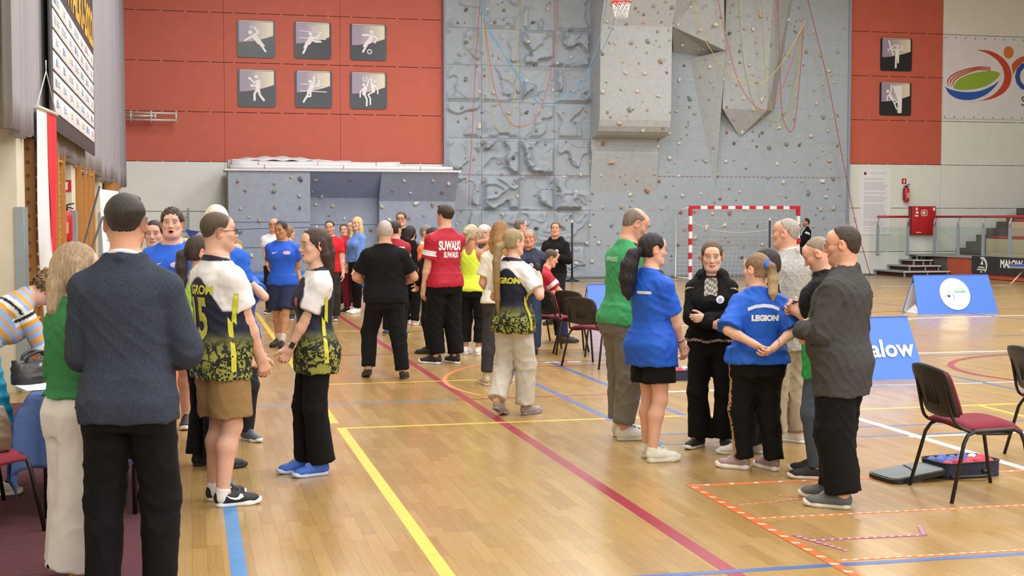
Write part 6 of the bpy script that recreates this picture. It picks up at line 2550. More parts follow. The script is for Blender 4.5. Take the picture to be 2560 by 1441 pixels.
# ------------------------------------------------------------------ chairs
M_CFRAME = pm('chair_steel_black', lin('#1f1c1b'), rough=.35, var=.05, metal=.2)
M_CBACK = pm('chair_shell_black', lin('#2a2623'), rough=.5, var=.06, scale=20, bump=.1, bscale=200)
M_CRED = pm('chair_fabric_maroon', lin('#761a2d'), rough=.9, var=.12, scale=160, bump=.2, bscale=500)
_chair = {}
def chair_parts():
 if _chair:
  return _chair
 m_ = MB()
 n = 10
 top, bot = [], []
 for i in range(n + 1):
  for j in range(n + 1):
   u, v = i / n * 2 - 1, j / n * 2 - 1
   k = (1 - .06 * abs(v) ** 4)
   x, y = .235 * u * k, .215 * v * (1 - .05 * abs(u) ** 4)
   zc = .455 + .012 * (1 - u * u) - .035 * max(0, v - .45) ** 1.5 * 2 - .01 * math.exp(-((v + .3) / .4) ** 2)
   ed = max(abs(u), abs(v)) ** 8
   top.append((x, y, zc + .025 * (1 - ed)))
   bot.append((x, y, zc - .018))
 i0 = len(m_.v)
 m_.v += top + bot
 N = (n + 1) ** 2
 for i in range(n):
  for j in range(n):
   a = i * (n + 1) + j
   m_.f.append((a, a + n + 1, a + n + 2, a + 1))
   m_.f.append((N + a, N + a + 1, N + a + n + 2, N + a + n + 1))
   m_.sm += [True, True]
 ring = [i * (n + 1) for i in range(n)] + [n * (n + 1) + j for j in range(n)] + [i * (n + 1) + n for i in range(n, 0, -1)] + [j for j in range(n, 0, -1)]
 for a, b in zip(ring, ring[1:] + ring[:1]):
  m_.f.append((a, N + a, N + b, b))
  m_.sm.append(True)
 _chair['seat'] = m_.mesh('seat')
 def back(th, y0, inset, z0=.50, z1=.83):
  m_ = MB()
  nu, nv = 12, 10
  F_, B_ = [], []
  for i in range(nu + 1):
   for j in range(nv + 1):
    u, v = i / nu * 2 - 1, j / nv
    hw = (.225 + .012 * v - .03 * max(0, v - .8) ** 2 * 25 * .2) - inset
    cv = 1 - .10 * (max(0, v - .78) / .22) ** 2 - .06 * (max(0, .2 - v) / .2) ** 2
    x = hw * u * cv
    z = z0 + inset + (z1 - z0 - 2 * inset) * v + (-.025 * u * u * (1 if v > .5 else -.6) * abs(v - .5) * 2)
    y = y0 - .10 * (v) - .012 + .030 * u * u
    F_.append((x, y, z))
    B_.append((x, y - th, z))
  m_.v = F_ + B_
  N = (nu + 1) * (nv + 1)
  for i in range(nu):
   for j in range(nv):
    a = i * (nv + 1) + j
    m_.f.append((a, a + 1, a + nv + 2, a + nv + 1))
    m_.f.append((N + a, N + a + nv + 1, N + a + nv + 2, N + a + 1))
    m_.sm += [True, True]
  ring = [i * (nv + 1) for i in range(nu)] + [nu * (nv + 1) + j for j in range(nv)] + [i * (nv + 1) + nv for i in range(nu, 0, -1)] + [j for j in range(nv, 0, -1)]
  for a, b in zip(ring, ring[1:] + ring[:1]):
   m_.f.append((a, b, N + b, N + a))
   m_.sm.append(True)
  return m_.mesh('backrest')
 _chair['shell'] = back(.018, -.225, 0)
 _chair['pad'] = back(.02, -.200, .012)
 m_ = MB()
 for i in range(5):
  x = -.06 + .03 * i
  m_.tube([(x, -.268 - .014, .575), (x, -.300 - .014, .71)], .006, 5)
 _chair['ribs'] = m_.mesh('back_ribs')
 for sx, nm in ((-1, 'L'), (1, 'R')):
  m_ = MB()
  x = sx * .245
  pts = [(x + sx * .03, .27, 0), (x + sx * .005, .20, .36), (x, .18, .415), (x, .13, .44), (x, -.12, .43), (x, -.17, .41), (x + sx * .01, -.20, .36), (x + sx * .04, -.29, 0)]
  m_.tube(pts, .0125, 8)
  _chair['leg' + nm] = m_.mesh('leg_frame')
  m_ = MB()
  pts = [(sx * .245, .10, .415), (sx * .24, -.10, .42), (sx * .235, -.20, .45), (sx * .205, -.245, .50), (sx * .195, -.268, .58), (sx * .185, -.300, .72)]
  m_.tube(smooth_pts(pts, 3), .011, 7)
  _chair['arm' + nm] = m_.mesh('back_tube')
 m_ = MB()
 m_.tube([(-.245, .12, .425), (.245, .12, .425)], .011, 7)
 _chair['cross'] = m_.mesh('crossbar')
 return _chair
def chair(label, loc, vy, px=None, group='black chairs with maroon seats', yaw=None):
 c = chair_parts()
 ph = phi_at(px) if px is not None else 0
 r_ = empty('conference_chair', loc, R_((vy - ph) if yaw is None else yaw))
 tag(r_, label, 'chair', group)
 add_mesh('seat', c['seat'], M_CRED, r_)
 sh = add_mesh('backrest', c['shell'], M_CBACK, r_)
 add_mesh('back_pad', c['pad'], M_CRED, sh)
 add_mesh('back_ribs', c['ribs'], M_CBACK, sh)
 for nm in 'LR':
  add_mesh('leg_frame', c['leg' + nm], M_CFRAME, r_)
  add_mesh('back_tube', c['arm' + nm], M_CFRAME, r_)
 add_mesh('crossbar', c['cross'], M_CFRAME, r_)
 return r_
def chair_px(label, px, py, vy, **k):
 return chair(label, onz(px, py), vy, px, **k)
chair_px('empty chair with maroon seat beside the open ball bag', 2432, 1232, -62)
chair_px('chair cut off by the right edge of the picture', 2655, 1150, -60)
chair_px('nearer empty chair of the pair left of the man in green', 1490, 915, -40)
chair_px('farther empty chair of the pair left of the man in green', 1462, 885, -44)
chair_px('empty chair just right of the seated youth in red', 1398, 880, -50)
# ------------------------------------------------------------------ curtains, sponsor banner, flag
def curtain_mat():
 t = NT('curtain_grey')
 tc = t.n('ShaderNodeTexCoord')
 nz = t.n('ShaderNodeTexNoise')
 nz.inputs['Scale'].default_value = 400
 t.l(tc.outputs['Object'], nz.inputs['Vector'])
 t.l(t.ramp(nz.outputs['Fac'], [(.3, lin('#928f96')), (.7, lin('#a19ea5'))]), t.b.inputs['Base Color'])
 t.b.inputs['Roughness'].default_value = .8
 return t.m
M_CURT = curtain_mat()
def curtain(label, y0, y1, xc, z0, seed, amp=.06):
 r = np.random.default_rng(seed)
 n, m = int((y1 - y0) / .03), 26
 Y = np.linspace(y0, y1, n)
 ph = np.cumsum(r.uniform(.6, 1.6, n)) * .12
 zt = 10.2
 V, Q = [], []
 hem = .10 * np.sin(Y * 2.1 + seed) * np.sin(Y * .9) + .03 * np.sin(Y * 9)
 for i in range(n):
  for j in range(m):
   v = j / (m - 1)
   z = z0 + hem[i] * (1 - v) ** 6 + (zt - z0) * v
   a = amp * (1 - .35 * v)
   x = xc + a * math.sin(ph[i] * 6.0 / 1.0 + .25 * math.sin(v * 3)) + .4 * a * math.sin(ph[i] * 13 + v)
   V.append((x, Y[i], z))
 for i in range(n - 1):
  for j in range(m - 1):
   a = i * m + j
   Q.append((a, a + m, a + m + 1, a + 1))
 root = empty('curtain', (xc, (y0 + y1) / 2, z0))
 tag(root, label, 'curtain')
 V = np.array(V) - np.array(root.location)
 o = add_mesh('cloth', np_mesh('cloth', V, np.array(Q)), M_CURT, root)
 md = o.modifiers.new('thick', 'SOLIDIFY')
 md.thickness = .006
 mb = MB()
 mb.tube([(0, y0 - (y0 + y1) / 2, zt - z0), (0, y1 - (y0 + y1) / 2, zt - z0)], .025, 8)
 mb.build('rail', M_STEEL, root)
curtain('grey pleated curtain left of the white flag', 13.0, 15.35, -1.60, 2.55, 3, .05)
curtain('long grey pleated curtain reaching to the corner of the hall', 16.3, 36.6, -1.66, 2.52, 8, .06)
mb = MB()
mb.tube([(-1.62, 15.75, 2.3), (-1.62, 15.75, 10.0)], .055, 10)
o = mb.build('standpipe', pm('pipe_white', lin('#cfd4d6'), rough=.4, var=.03))
tag(o, 'white vertical pipe between the grey curtains', 'pipe')
sb = empty('sponsor_banner', (-1.47, 19.1, 2.74))
tag(sb, 'black sponsor banner with white logo boxes and gold lettering', 'banner')
mb = MB()
mb.box((-.02, -3.5, 0), (0, 3.5, 6.6))
mb.build('sheet', pm('vinyl_anthracite', lin('#3a373a'), rough=.5, var=.06, scale=3), sb)
M_BOXW = pm('sponsor_white', lin('#dfe0e6'), rough=.5, var=.02)
rs = random.Random(4)
cols_ = ['#6f87b8', '#c98a8a', '#d9c49a', '#8a8f9a', '#9ab4d8', '#d3b9be', '#a9adb8']
for i in range(7):
 for j in range(6):
  y0 = -3.25 + .935 * i
  z0 = .20 + .235 * j
  mb = MB()
  mb.rbox((.0, y0, z0), (.012, y0 + .88, z0 + .205), .005)
  b_ = mb.build('sponsor_box', M_BOXW, sb)
  mb = MB()
  w_ = rs.uniform(.12, .34)
  mb.box((.0125, y0 + .44 - w_, z0 + .06), (.0145, y0 + .44 - w_ * .2, z0 + .15))
  mb.build('mark', M_PRINT, b_, color=lin(rs.choice(cols_)))
  mb = MB()
  mb.box((.0125, y0 + .46, z0 + .075), (.0145, y0 + .46 + w_, z0 + .10))
  mb.box((.0125, y0 + .46, z0 + .115), (.0145, y0 + .46 + w_ * .7, z0 + .135))
  mb.build('caption', M_PRINT, b_, color=lin('#9a9da8'))['kind'] = 'stuff'
text_part('lettering', 'SUWAŁKI-2022', pm('gold_print', lin('#d7a83a'), rough=.5), sb, (.002, .5, 1.95), (0, 1, 0), (0, 0, 1), .72, bold=.03, lift=.004, sx=1.2)
text_part('lettering', 'SUWAŁKI', M_BOXW, sb, (.002, .9, 2.85), (0, 1, 0), (0, 0, 1), .9, bold=.03, lift=.004, sx=1.2)
mb = MB()
for i in range(18):
 for z in (.05,):
  mb.lathe([(.02, 0), (.02, .004)], 8, Matrix.Translation((.001, -3.4 + .4 * i, z)) @ Matrix.Rotation(R_(90), 4, 'Y'))
mb.build('eyelets', MATS['eyelet'], sb)['kind'] = 'stuff'
fa, fb_ = Vector((-1.53, 14.74, 2.90)), Vector((-1.44, 15.82, 2.90))
fl = empty('hanging_flag', (fa + fb_) / 2 - Vector((0, 0, 2.45)))
tag(fl, 'white and red flag hanging lengthwise from a bar by the curtain', 'flag')
u_ = (fb_ - fa).normalized()
Lf = (fb_ - fa).length
mb = MB()
mb.tube([fa - u_ * .05 - fl.location, fb_ + u_ * .05 - fl.location], .022, 8)
mb.build('bar', pm('bar_wood', lin('#cfc7bb'), rough=.5), fl)
top_ = (fa + fb_) / 2 + Vector((0, 0, .42))
mb = MB()
mb.tube([fa - fl.location, top_ - fl.location, fb_ - fl.location], .006, 5)
mb.tube([top_ - fl.location, top_ + Vector((0, 0, .12)) - fl.location], .006, 5)
mb.build('cord', M_WHITE, fl)
for half, (t0, t1), col, zlow in (('white_half', (0, .5), '#dfe0e4', .25), ('red_half', (.5, 1.0), '#d2202f', 1.05)):
 n, m = 16, 40
 V, Q = [], []
 nrm = Vector((-u_.y, u_.x, 0))
 for i in range(n):
  for j in range(m):
   t = t0 + (t1 - t0) * i / (n - 1)
   v = j / (m - 1)
   z = 2.90 - (2.90 - zlow) * v
   pinch = 1 - .5 * v ** 2
   s_ = .5 + (t - .5) * pinch + (.06 * v ** 2 if half == 'white_half' else -.02 * v ** 2)
   wob = .035 * v * math.sin(t * 17 + v * 4) + .02 * math.sin(t * 9 + v * 2) * v
   p = fa + u_ * (Lf * s_) + nrm * wob
   V.append((p.x - fl.location.x, p.y - fl.location.y, z - fl.location.z))
 for i in range(n - 1):
  for j in range(m - 1):
   a = i * m + j
   Q.append((a, a + 1, a + m + 1, a + m))
 o = add_mesh(half, np_mesh(half, np.array(V), np.array(Q)), pm('flag_' + half, lin(col), rough=.75, var=.03, scale=80), fl)
 md = o.modifiers.new('thick', 'SOLIDIFY')
 md.thickness = .004
# ------------------------------------------------------------------ wall bars
M_BARS = pm('bars_pine', lin('#b9803f'), rough=.5, var=.14, scale=6, bump=.1, stretch=(8, 8, .6))
M_RUNG = pm('rung_pine', lin('#c8934f'), rough=.45, var=.12, scale=8)
m_ = MB()
m_.box((-1.80, -.03, .05), (-1.585, .03, 2.58), Matrix.Translation((1.6, 0, 0)))
POST_ME = m_.mesh('post')
m_ = MB()
m_.tube([(0, .0, 0), (0, .83, 0)], .021, 8)
RUNG_ME = m_.mesh('rung')
m_ = MB()
m_.lathe([(.02, 0), (.02, .006)], 10, Matrix.Rotation(R_(90), 4, 'X'))
PLUG_ME = m_.mesh('rung_end')
bays = [(15.0, 4, .9), (21.3, 3, .98), (30.6, 2, .98)]
_bayname = ('nearest, by the flag', 'second bay, beside the fire extinguisher', 'third bay, towards the corner')
_ord = ('first', 'second', 'third', 'fourth')
for bi, (ys, nu, dy_) in enumerate(bays):
 for k in range(nu):
  r_ = empty('wall_bars', (-1.6, ys + dy_ * k, 0))
  tag(r_, 'wooden wall bars, %s ladder of the bay %s' % (_ord[k], _bayname[bi]), 'wall bars', 'wooden wall bars along the side wall')
  p_ = add_mesh('post', POST_ME, M_BARS, r_, (0, 0, 0))
  add_mesh('post', POST_ME, M_BARS, r_, (0, dy_ - .061, 0))
  for j in range(17):
   z = .20 + .142 * j
   add_mesh('rung', RUNG_ME, M_RUNG, r_, (-.055 if j < 16 else -.02, .015, z))
   if bi == 0 and k == 0:
    add_mesh('rung_end', PLUG_ME, pm('plug_dark', lin('#7e5228'), rough=.6), p_, (-.055, -.03, z))
# ------------------------------------------------------------------ second extinguisher and sign on the pillar
fe2 = fe.copy()
COL.objects.link(fe2)
fe2.location = (-1.735, 20.26, 1.40)
fe2['label'] = 'red fire extinguisher on the cream pillar between the wall bars'
for ch in list(fe.children):
 c_ = ch.copy()
 COL.objects.link(c_)
 c_.parent = fe2
es2 = es.copy()
COL.objects.link(es2)
es2.location = (-1.735, 20.385, 2.12)
es2['label'] = 'small red sign on the cream pillar above the extinguisher'
for ch in list(es.children):
 c_ = ch.copy()
 COL.objects.link(c_)
 c_.parent = es2
# ------------------------------------------------------------------ leaning white display banner with black poles
db = empty('display_banner', (-.84, 13.6, 0))
tag(db, 'white display banner with small pictures standing by the wall bars', 'banner')
mb = MB()
tA, tB = onY(250, 473, 13.6), onY(296, 480, 14.7)
dv = Vector((tB.x - tA.x, tB.y - tA.y, 0))
pa = Vector((tA.x, tA.y, 0)) - db.location
sh_ = Vector((.10, -.12, 0))
h_ = tA.z
q4 = [pa + sh_ * .9 + Vector((0, 0, .06)), pa + dv + sh_ * .9 + Vector((0, 0, .06)), pa + dv + Vector((0, 0, h_)), pa + Vector((0, 0, h_))]
nn = (q4[1] - q4[0]).cross(q4[3] - q4[0]).normalized()
mb.prism(q4, nn * -.008)
mb.build('sheet', M_PAPER, db)
def dbp(u, v, k):
 b_ = q4[0] + (q4[1] - q4[0]) * u
 t_ = q4[3] + (q4[2] - q4[3]) * u
 return b_ + (t_ - b_) * v + nn * k
for (u0, u1, v0, v1, col, nm) in ((.25, .62, .80, .88, '#9a9a9c', 'picture'), (.2, .5, .44, .66, '#b8502f', 'picture'), (.22, .48, .47, .52, '#d8b04a', 'picture'), (.2, .6, .74, .75, '#a8a8ae', 'caption')):
 mb = MB()
 mb.face([dbp(u0, v0, .003), dbp(u1, v0, .003), dbp(u1, v1, .003), dbp(u0, v1, .003)])
 mb.build(nm, M_PRINT, db, color=lin(col))
for (a, b) in (((249, 467), (203, 640)), ((257, 543), (222, 640))):
 A_, B_ = onY(a[0], a[1], 13.5), onY(b[0], b[1], 12.6)
 B_ = A_ + (B_ - A_) * ((A_.z - .01) / (A_.z - B_.z))
 mb = MB()
 mb.tube([A_ - db.location, B_ - db.location], .011, 6)
 mb.build('pole', M_BLACK, db)
# ------------------------------------------------------------------ table with blue cloth, papers, bags, chairs, jacket
M_CLOTHB = pm('tablecloth_blue', lin('#3f5687'), rough=.85, var=.07, scale=50, bump=.15, bscale=300)
tx0, tx1, ty0, ty1 = -.90, -.25, 7.95, 9.35
tb_ = empty('folding_desk', ((tx0 + tx1) / 2, (ty0 + ty1) / 2, 0))
tag(tb_, 'desk hidden under the blue tablecloth at the left', 'table')
mb = MB()
mb.rbox((tx0 + .02 - tb_.location.x, ty0 + .02 - tb_.location.y, .70), (tx1 - .02 - tb_.location.x, ty1 - .02 - tb_.location.y, .735), .008)
mb.build('table_top', pm('desk_top', lin('#8a6a4a'), rough=.6), tb_)
for (x, y) in ((tx0 + .08, ty0 + .1), (tx1 - .08, ty0 + .1), (tx0 + .08, ty1 - .1), (tx1 - .08, ty1 - .1)):
 mb = MB()
 mb.tube([(x - tb_.location.x, y - tb_.location.y, 0), (x - tb_.location.x, y - tb_.location.y, .71)], .016, 7)
 mb.build('leg', M_CFRAME, tb_)
nx_, ny_ = 26, 44
V, Q = [], []
over = .42
Xs = np.linspace(tx0 - over, tx1 + over, nx_ * 2)
Ys = np.linspace(ty0 - over, ty1 + over, ny_ * 2)
for x in Xs:
 for y in Ys:
  dx, dy = max(tx0 - x, x - tx1, 0), max(ty0 - y, y - ty1, 0)
  cx, cy = min(max(x, tx0), tx1), min(max(y, ty0), ty1)
  drop = math.hypot(dx, dy) if dx and dy else max(dx, dy)
  sx = -1 if x < tx0 else (1 if x > tx1 else 0)
  sy = -1 if y < ty0 else (1 if y > ty1 else 0)
  f = .02 * min(1, drop / .12)
  wv = .5 + .5 * math.sin((cy * 19 if sx else cx * 23) + 2 * drop)
  if dx and dy:
   wv = .9 * math.sin(4 * math.atan2(dy, dx)) ** 2 + .2
   f *= 2.6
  V.append((cx + sx * f * (.3 + wv) + (.10 * dx * sx if dx and dy else 0), cy + sy * f * (.3 + wv) + (.10 * dy * sy if dx and dy else 0), .742 - drop * (1.0 if drop > .015 else .3)))
N_ = len(Ys)
for i in range(len(Xs) - 1):
 for j in range(N_ - 1):
  a = i * N_ + j
  Q.append((a, a + N_, a + N_ + 1, a + 1))
o = add_mesh('tablecloth', np_mesh('tablecloth', np.array(V), np.array(Q)), M_CLOTHB)
md = o.modifiers.new('thick', 'SOLIDIFY')
md.thickness = .003
tag(o, 'blue tablecloth with drooping corners over the desk', 'tablecloth')
for k, (px, py, w, h, rz, lab) in enumerate(((100, 968, .22, .30, 20, 'white sheet of paper lying nearest the desk corner'), (118, 952, .21, .30, -12, 'white sheet of paper overlapping behind the first one'), (150, 935, .21, .30, 8, 'white sheet of paper farther back on the desk'))):
 p = onz(px, py, .745)
 mb = MB()
 z_ = .7455 + .0015 * k
 mb.box((-w / 2, -h / 2, 0), (w / 2, h / 2, .001))
 o = mb.build('paper_sheet', M_PAPER, loc=(p.x, p.y, z_))
 o.rotation_euler = (0, 0, R_(rz))
 tag(o, lab, 'paper', 'papers on the blue desk')
M_LEATHB = pm('leather_black', lin('#222226'), rough=.4, var=.15, scale=14, bump=.3, bscale=40)
M_LEATHBR = pm('leather_brown', lin('#5a4632'), rough=.42, var=.18, scale=9, bump=.35, bscale=30)
def handbag(label, loc, rz, w, h, d, mat, handle=True, slump=.0):
 r_ = empty('handbag', loc, R_(rz))
 tag(r_, label, 'handbag')
 g = Grid(A(-w, -d, 0), A(w, d, h * 1.3), .011)
 g.add(LOFT(A(0, 0, 0), A(0, 0, 1), A(1, 0, 0), [(0.0, w / 2, d / 2, 0), (h * .3, w / 2 * 1.04, d / 2 * 1.05, 0), (h * .7, w / 2 * .97, d / 2 * .7, 0), (h, w / 2 * .86, d / 2 * .25, slump)], n=3.2), 0)
 waves(g, .006, 5, .8)
 V, Q = g.mesh()
 add_mesh('body', np_mesh('body', V, Q), mat, r_)
 for s in (-1, 1):
  mb = MB()
  mb.tube(smooth_pts([(-w * .28, s * d * .12, h * .9), (-w * .22, s * d * .2, h * 1.2), (0, s * d * .25, h * 1.36), (w * .22, s * d * .2, h * 1.2), (w * .28, s * d * .12, h * .9)]), .011, 7)
  mb.build('handle', mat, r_)
 mb = MB()
 mb.lathe([(.014, 0), (.014, .006)], 10, Matrix.Translation((.0, -d * .30, h * .78)) @ Matrix.Rotation(R_(90), 4, 'X'))
 mb.build('clasp', M_STEEL, r_)
 return r_
p = onz(78, 962, .745)
handbag('black leather handbag held open by the striped sweater person', (p.x + .02, p.y + .10, .745), 40, .30, .14, .15, M_LEATHB)
cA = chair('maroon chair at the left edge carrying the brown handbag', (-1.17, 7.62, 0), 0, yaw=-120)
cB = chair('maroon chair behind the desk with a turquoise jacket over it', (-1.50, 8.72, 0), 0, yaw=-150)
handbag('brown leather handbag on the chair at the left edge', (-1.13, 7.60, .484), 30, .36, .24, .17, M_LEATHBR)
g = Grid(A(-.35, -.3, -.55), A(.35, .3, .35), .013)
g.add(RC(A(-.22, 0, .22), A(.22, 0, .22), .07, .07), 0)
g.add(LOFT(A(0, 0, -.45), A(0, 0, 1), A(1, 0, 0), [(0, .27, .07, 0), (.4, .26, .085, 0), (.7, .22, .075, 0)], n=3), .05)
g.add(RC(A(-.22, .02, .2), A(-.30, .10, -.25), .06, .05), .03)
g.add(RC(A(.22, .02, .2), A(.30, .10, -.25), .06, .05), .03)
X, Y, Z = g.xyz()
g.F += (.010 * np.abs(np.sin(Z * 42 + .6 * np.sin(X * 8))) - .005).astype(np.float32)
V, Q = g.mesh()
o = add_mesh('jacket', np_mesh('jacket', V, Q), pm('quilt_turquoise', lin('#1f8fb4'), rough=.4, var=.08, scale=20), loc=(-1.40, 8.50, .72))
o.rotation_euler = (0, 0, R_(-150))
tag(o, 'quilted turquoise jacket hanging over the chair behind the desk', 'jacket')
# ------------------------------------------------------------------ things at the far left end
ld = empty('ladder', (onY(456, 600, 36.7).x, 36.9, 0))
tag(ld, 'aluminium ladder leaning on the white wall behind the blue shirt', 'ladder')
M_ALU = pm('aluminium', lin('#b9bec4'), rough=.35, metal=.6, var=.05)
for sx in (-.20, .16):
 mb = MB()
 mb.tube([(sx, -.5, 0), (sx, .3, 2.0)], .03, 6)
 mb.build('rail', M_ALU, ld)
for i in range(7):
 mb = MB()
 t = .1 + .13 * i
 mb.tube([(-.20, -.5 + .8 * t, 2.0 * t), (.16, -.5 + .8 * t, 2.0 * t)], .018, 6)
 mb.build('rung', M_ALU, ld)
pn = empty('pennant_line', (2.4, 31.0, 1.0))
tag(pn, 'string of dark blue pennants stretched before the bouldering wall', 'bunting')
pp_ = [onY(x, y, 31.0) - pn.location for (x, y) in ((438, 578), (480, 580), (600, 574), (720, 570), (792, 569))]
mb = MB()
mb.tube(smooth_pts(pp_), .008, 5)
mb.build('cord', pm('cord_navy', lin('#2a3a7a'), rough=.8), pn)
for q_ in (pp_[0], pp_[-1]):
 mb = MB()
 mb.tube([(q_.x, q_.y, -pn.location.z), (q_.x, q_.y, q_.z + .05)], .015, 6)
 mb.build('post', M_STEEL, pn)
for (pts, nm) in ((((462, 573), (498, 579), (478, 600)), 0), (((772, 572), (795, 570), (783, 592)), 1)):
 mb = MB()
 mb.prism([onY(x, y, 31.0) - pn.location for (x, y) in pts], (0, .004, 0))
 mb.build('pennant', pm('pennant_navy', lin('#2b3f96'), rough=.7), pn)
M_ROLL = pm('roll_white', lin('#dcdde2'), rough=.5, var=.05, scale=6)
for k, (x0, x1, z, y, r, lab) in enumerate(((1.05, 7.0, 3.09, 36.0, .055, 'white rolled banner lying in front along the boulder wall top'), (1.1, 5.6, 3.15, 36.35, .12, 'white rolled banner in the middle on the boulder wall top'), (1.0, 4.3, 3.17, 36.65, .13, 'thick white rolled banner at the back on the boulder wall top'), (4.8, 6.6, 3.12, 36.65, .085, 'short white rolled banner at the right on the boulder wall top'))):
 r_ = empty('rolled_banner', ((x0 + x1) / 2, y, z - r))
 tag(r_, lab, 'banner', 'rolled banners on the bouldering wall')
 mb = MB()
 n = 14
 mb.tube([(x0 + (x1 - x0) * i / n - r_.location.x, .02 * math.sin(i * 1.3), r + .01 * math.sin(i * .9 + k) * (0 if k == 0 else 1)) for i in range(n + 1)], r, 10)
 mb.build('roll', M_ROLL, r_)
 for f in (.15, .5, .85):
  xx = (x0 + (x1 - x0) * f) - r_.location.x
  mb = MB()
  mb.tube([(xx + .02 * k, (r + .004) * math.cos(2 * math.pi * i / 10), r + (r + .004) * math.sin(2 * math.pi * i / 10)) for i in range(10)], .006, 5, closed=True)
  mb.build('tie', M_RAILR, r_)
mb = MB()
V, Q = [], []
n, m = 30, 6
for i in range(n + 1):
 for j in range(m + 1):
  u, v = i / n, j / m
  zz = 3.27 + .13 * (.5 + .5 * math.cos((u - .42) * 5)) ** .8 * (1 - abs(v - .5) * 1.4) + .02 * math.sin(u * 37 + v * 6)
  V.append((1.1 + 2.9 * u, 36.35 + .5 * v, zz))
for i in range(n):
 for j in range(m):
  a = i * (m + 1) + j
  Q.append((a, a + m + 1, a + m + 2, a + 1))
o = add_mesh('folded_tarpaulin', np_mesh('folded_tarpaulin', np.array(V), np.array(Q)), M_ROLL)
md = o.modifiers.new('thick', 'SOLIDIFY')
md.thickness = .03
tag(o, 'folded white tarpaulin heaped at the left on the boulder wall top', 'tarpaulin')
# ------------------------------------------------------------------ boccia ball bags
M_BALL = pm('ball_leather', None, rough=.6, var=.08, scale=40, bump=.2, bscale=120, source='object')
M_NAVY = pm('bag_navy', lin('#23283c'), rough=.75, var=.1, scale=60, bump=.2, bscale=300)
M_GREYL = pm('bag_lining_grey', lin('#74797c'), rough=.8, var=.06, scale=30)
m_ = MB()
bm = bmesh.new()
bmesh.ops.create_uvsphere(bm, u_segments=18, v_segments=12, radius=.043)
m_.bm(bm, True)
BALL_ME = m_.mesh('ball')
for i in range(0):
 pass
def ball_bag(label, loc, rz, lid, colors, where):
 r_ = empty('ball_bag', loc, R_(rz))
 tag(r_, label, 'bag')
 w, d, h = .46, .30, .105
 def rrect(w, d, r, n=5):
  out = []
  for (cx, cy, a0) in ((w / 2 - r, d / 2 - r, 0), (-w / 2 + r, d / 2 - r, 90), (-w / 2 + r, -d / 2 + r, 180), (w / 2 - r, -d / 2 + r, 270)):
   for i in range(n):
    a = R_(a0 + 90 * i / (n - 1))
    out.append((cx + r * math.cos(a), cy + r * math.sin(a)))
  return out
 o1, o2 = rrect(w, d, .06), rrect(w - .02, d - .02, .052)
 mb = MB()
 n = len(o1)
 for i in range(n):
  j = (i + 1) % n
  mb.face([(*o1[i], 0), (*o1[j], 0), (*o1[j], h), (*o1[i], h)], True)
  mb.face([(*o2[j], .012), (*o2[i], .012), (*o2[i], h), (*o2[j], h)], True)
  mb.face([(*o1[i], h), (*o1[j], h), (*o2[j], h), (*o2[i], h)])
 mb.face([(*p, .012) for p in o2])
 mb.face([(*p, 0) for p in o1][::-1])
 mb.build('body', M_NAVY, r_)
 mb = MB()
 mb.tube([(*p, h) for p in o1], .006, 6, closed=True)
 mb.build('zip', M_BLACK, r_)
 if lid:
  mb = MB()
  L = rrect(.44, .32, .06)
  M = Matrix.Translation((-w / 2 - .20, -.01, .022)) @ Matrix.Rotation(R_(-6), 4, 'Y')
  mb.prism([(x, y, 0) for (x, y) in L], (0, 0, .03), M)
  ld_ = mb.build('lid', M_BLACK, r_)
  mb = MB()
  mb.prism([(x * .93, y * .92, .031) for (x, y) in L], (0, 0, .004), M)
  mb.build('lid_lining', M_GREYL, ld_)
  mb = MB()
  mb.tube([tuple(M @ Vector(p)) for p in ((-.02, -.10, .038), (.03, .0, .040), (.06, .12, .038))], .004, 5)
  mb.build('lid_zip', M_BLACK, ld_)
  mb = MB()
  mb.tube(smooth_pts([(-.2, -.16, .02), (-.02, -.24, .03), (.10, -.20, .03), (.06, -.155, .05)]), .012, 6)
  mb.build('strap', M_BLACK, r_)
 k = 0
 M = Matrix.Translation(loc) @ Matrix.Rotation(R_(rz), 4, 'Z')
 for i in range(5):
  for j in range(3):
   if k >= len(colors):
    break
   p = M @ Vector((-.165 + .083 * i, -.085 + .085 * j, .075 + .012 * ((i + j) % 2)))
   b = add_mesh('boccia_ball', BALL_ME, M_BALL, loc=p, color=lin({'r': '#c8304a', 'b': '#4a5fa8', 'w': '#e4e4e6'}[colors[k]]))
   nm = {'r': 'red', 'b': 'blue', 'w': 'white'}[colors[k]]
   tag(b, '%s boccia ball, %s row, %s from the left, in the %s' % (nm, ('front', 'middle', 'back')[j], ('first', 'second', 'third', 'fourth', 'fifth')[i], where), 'ball', '%s boccia balls in the %s' % (nm, where))
   k += 1
 return r_
p = onz(2400, 1186)
ball_bag('open navy bag full of boccia balls with its grey lid folded out', p, 6, True, 'rbbrbbrbbrrbrrw', 'open navy bag')
p = onz(1700, 948)
ball_bag('small dark bag of boccia balls behind the woman in black shorts', p, 0, False, 'rbbrbwrrbrbwrbw', 'small dark bag')
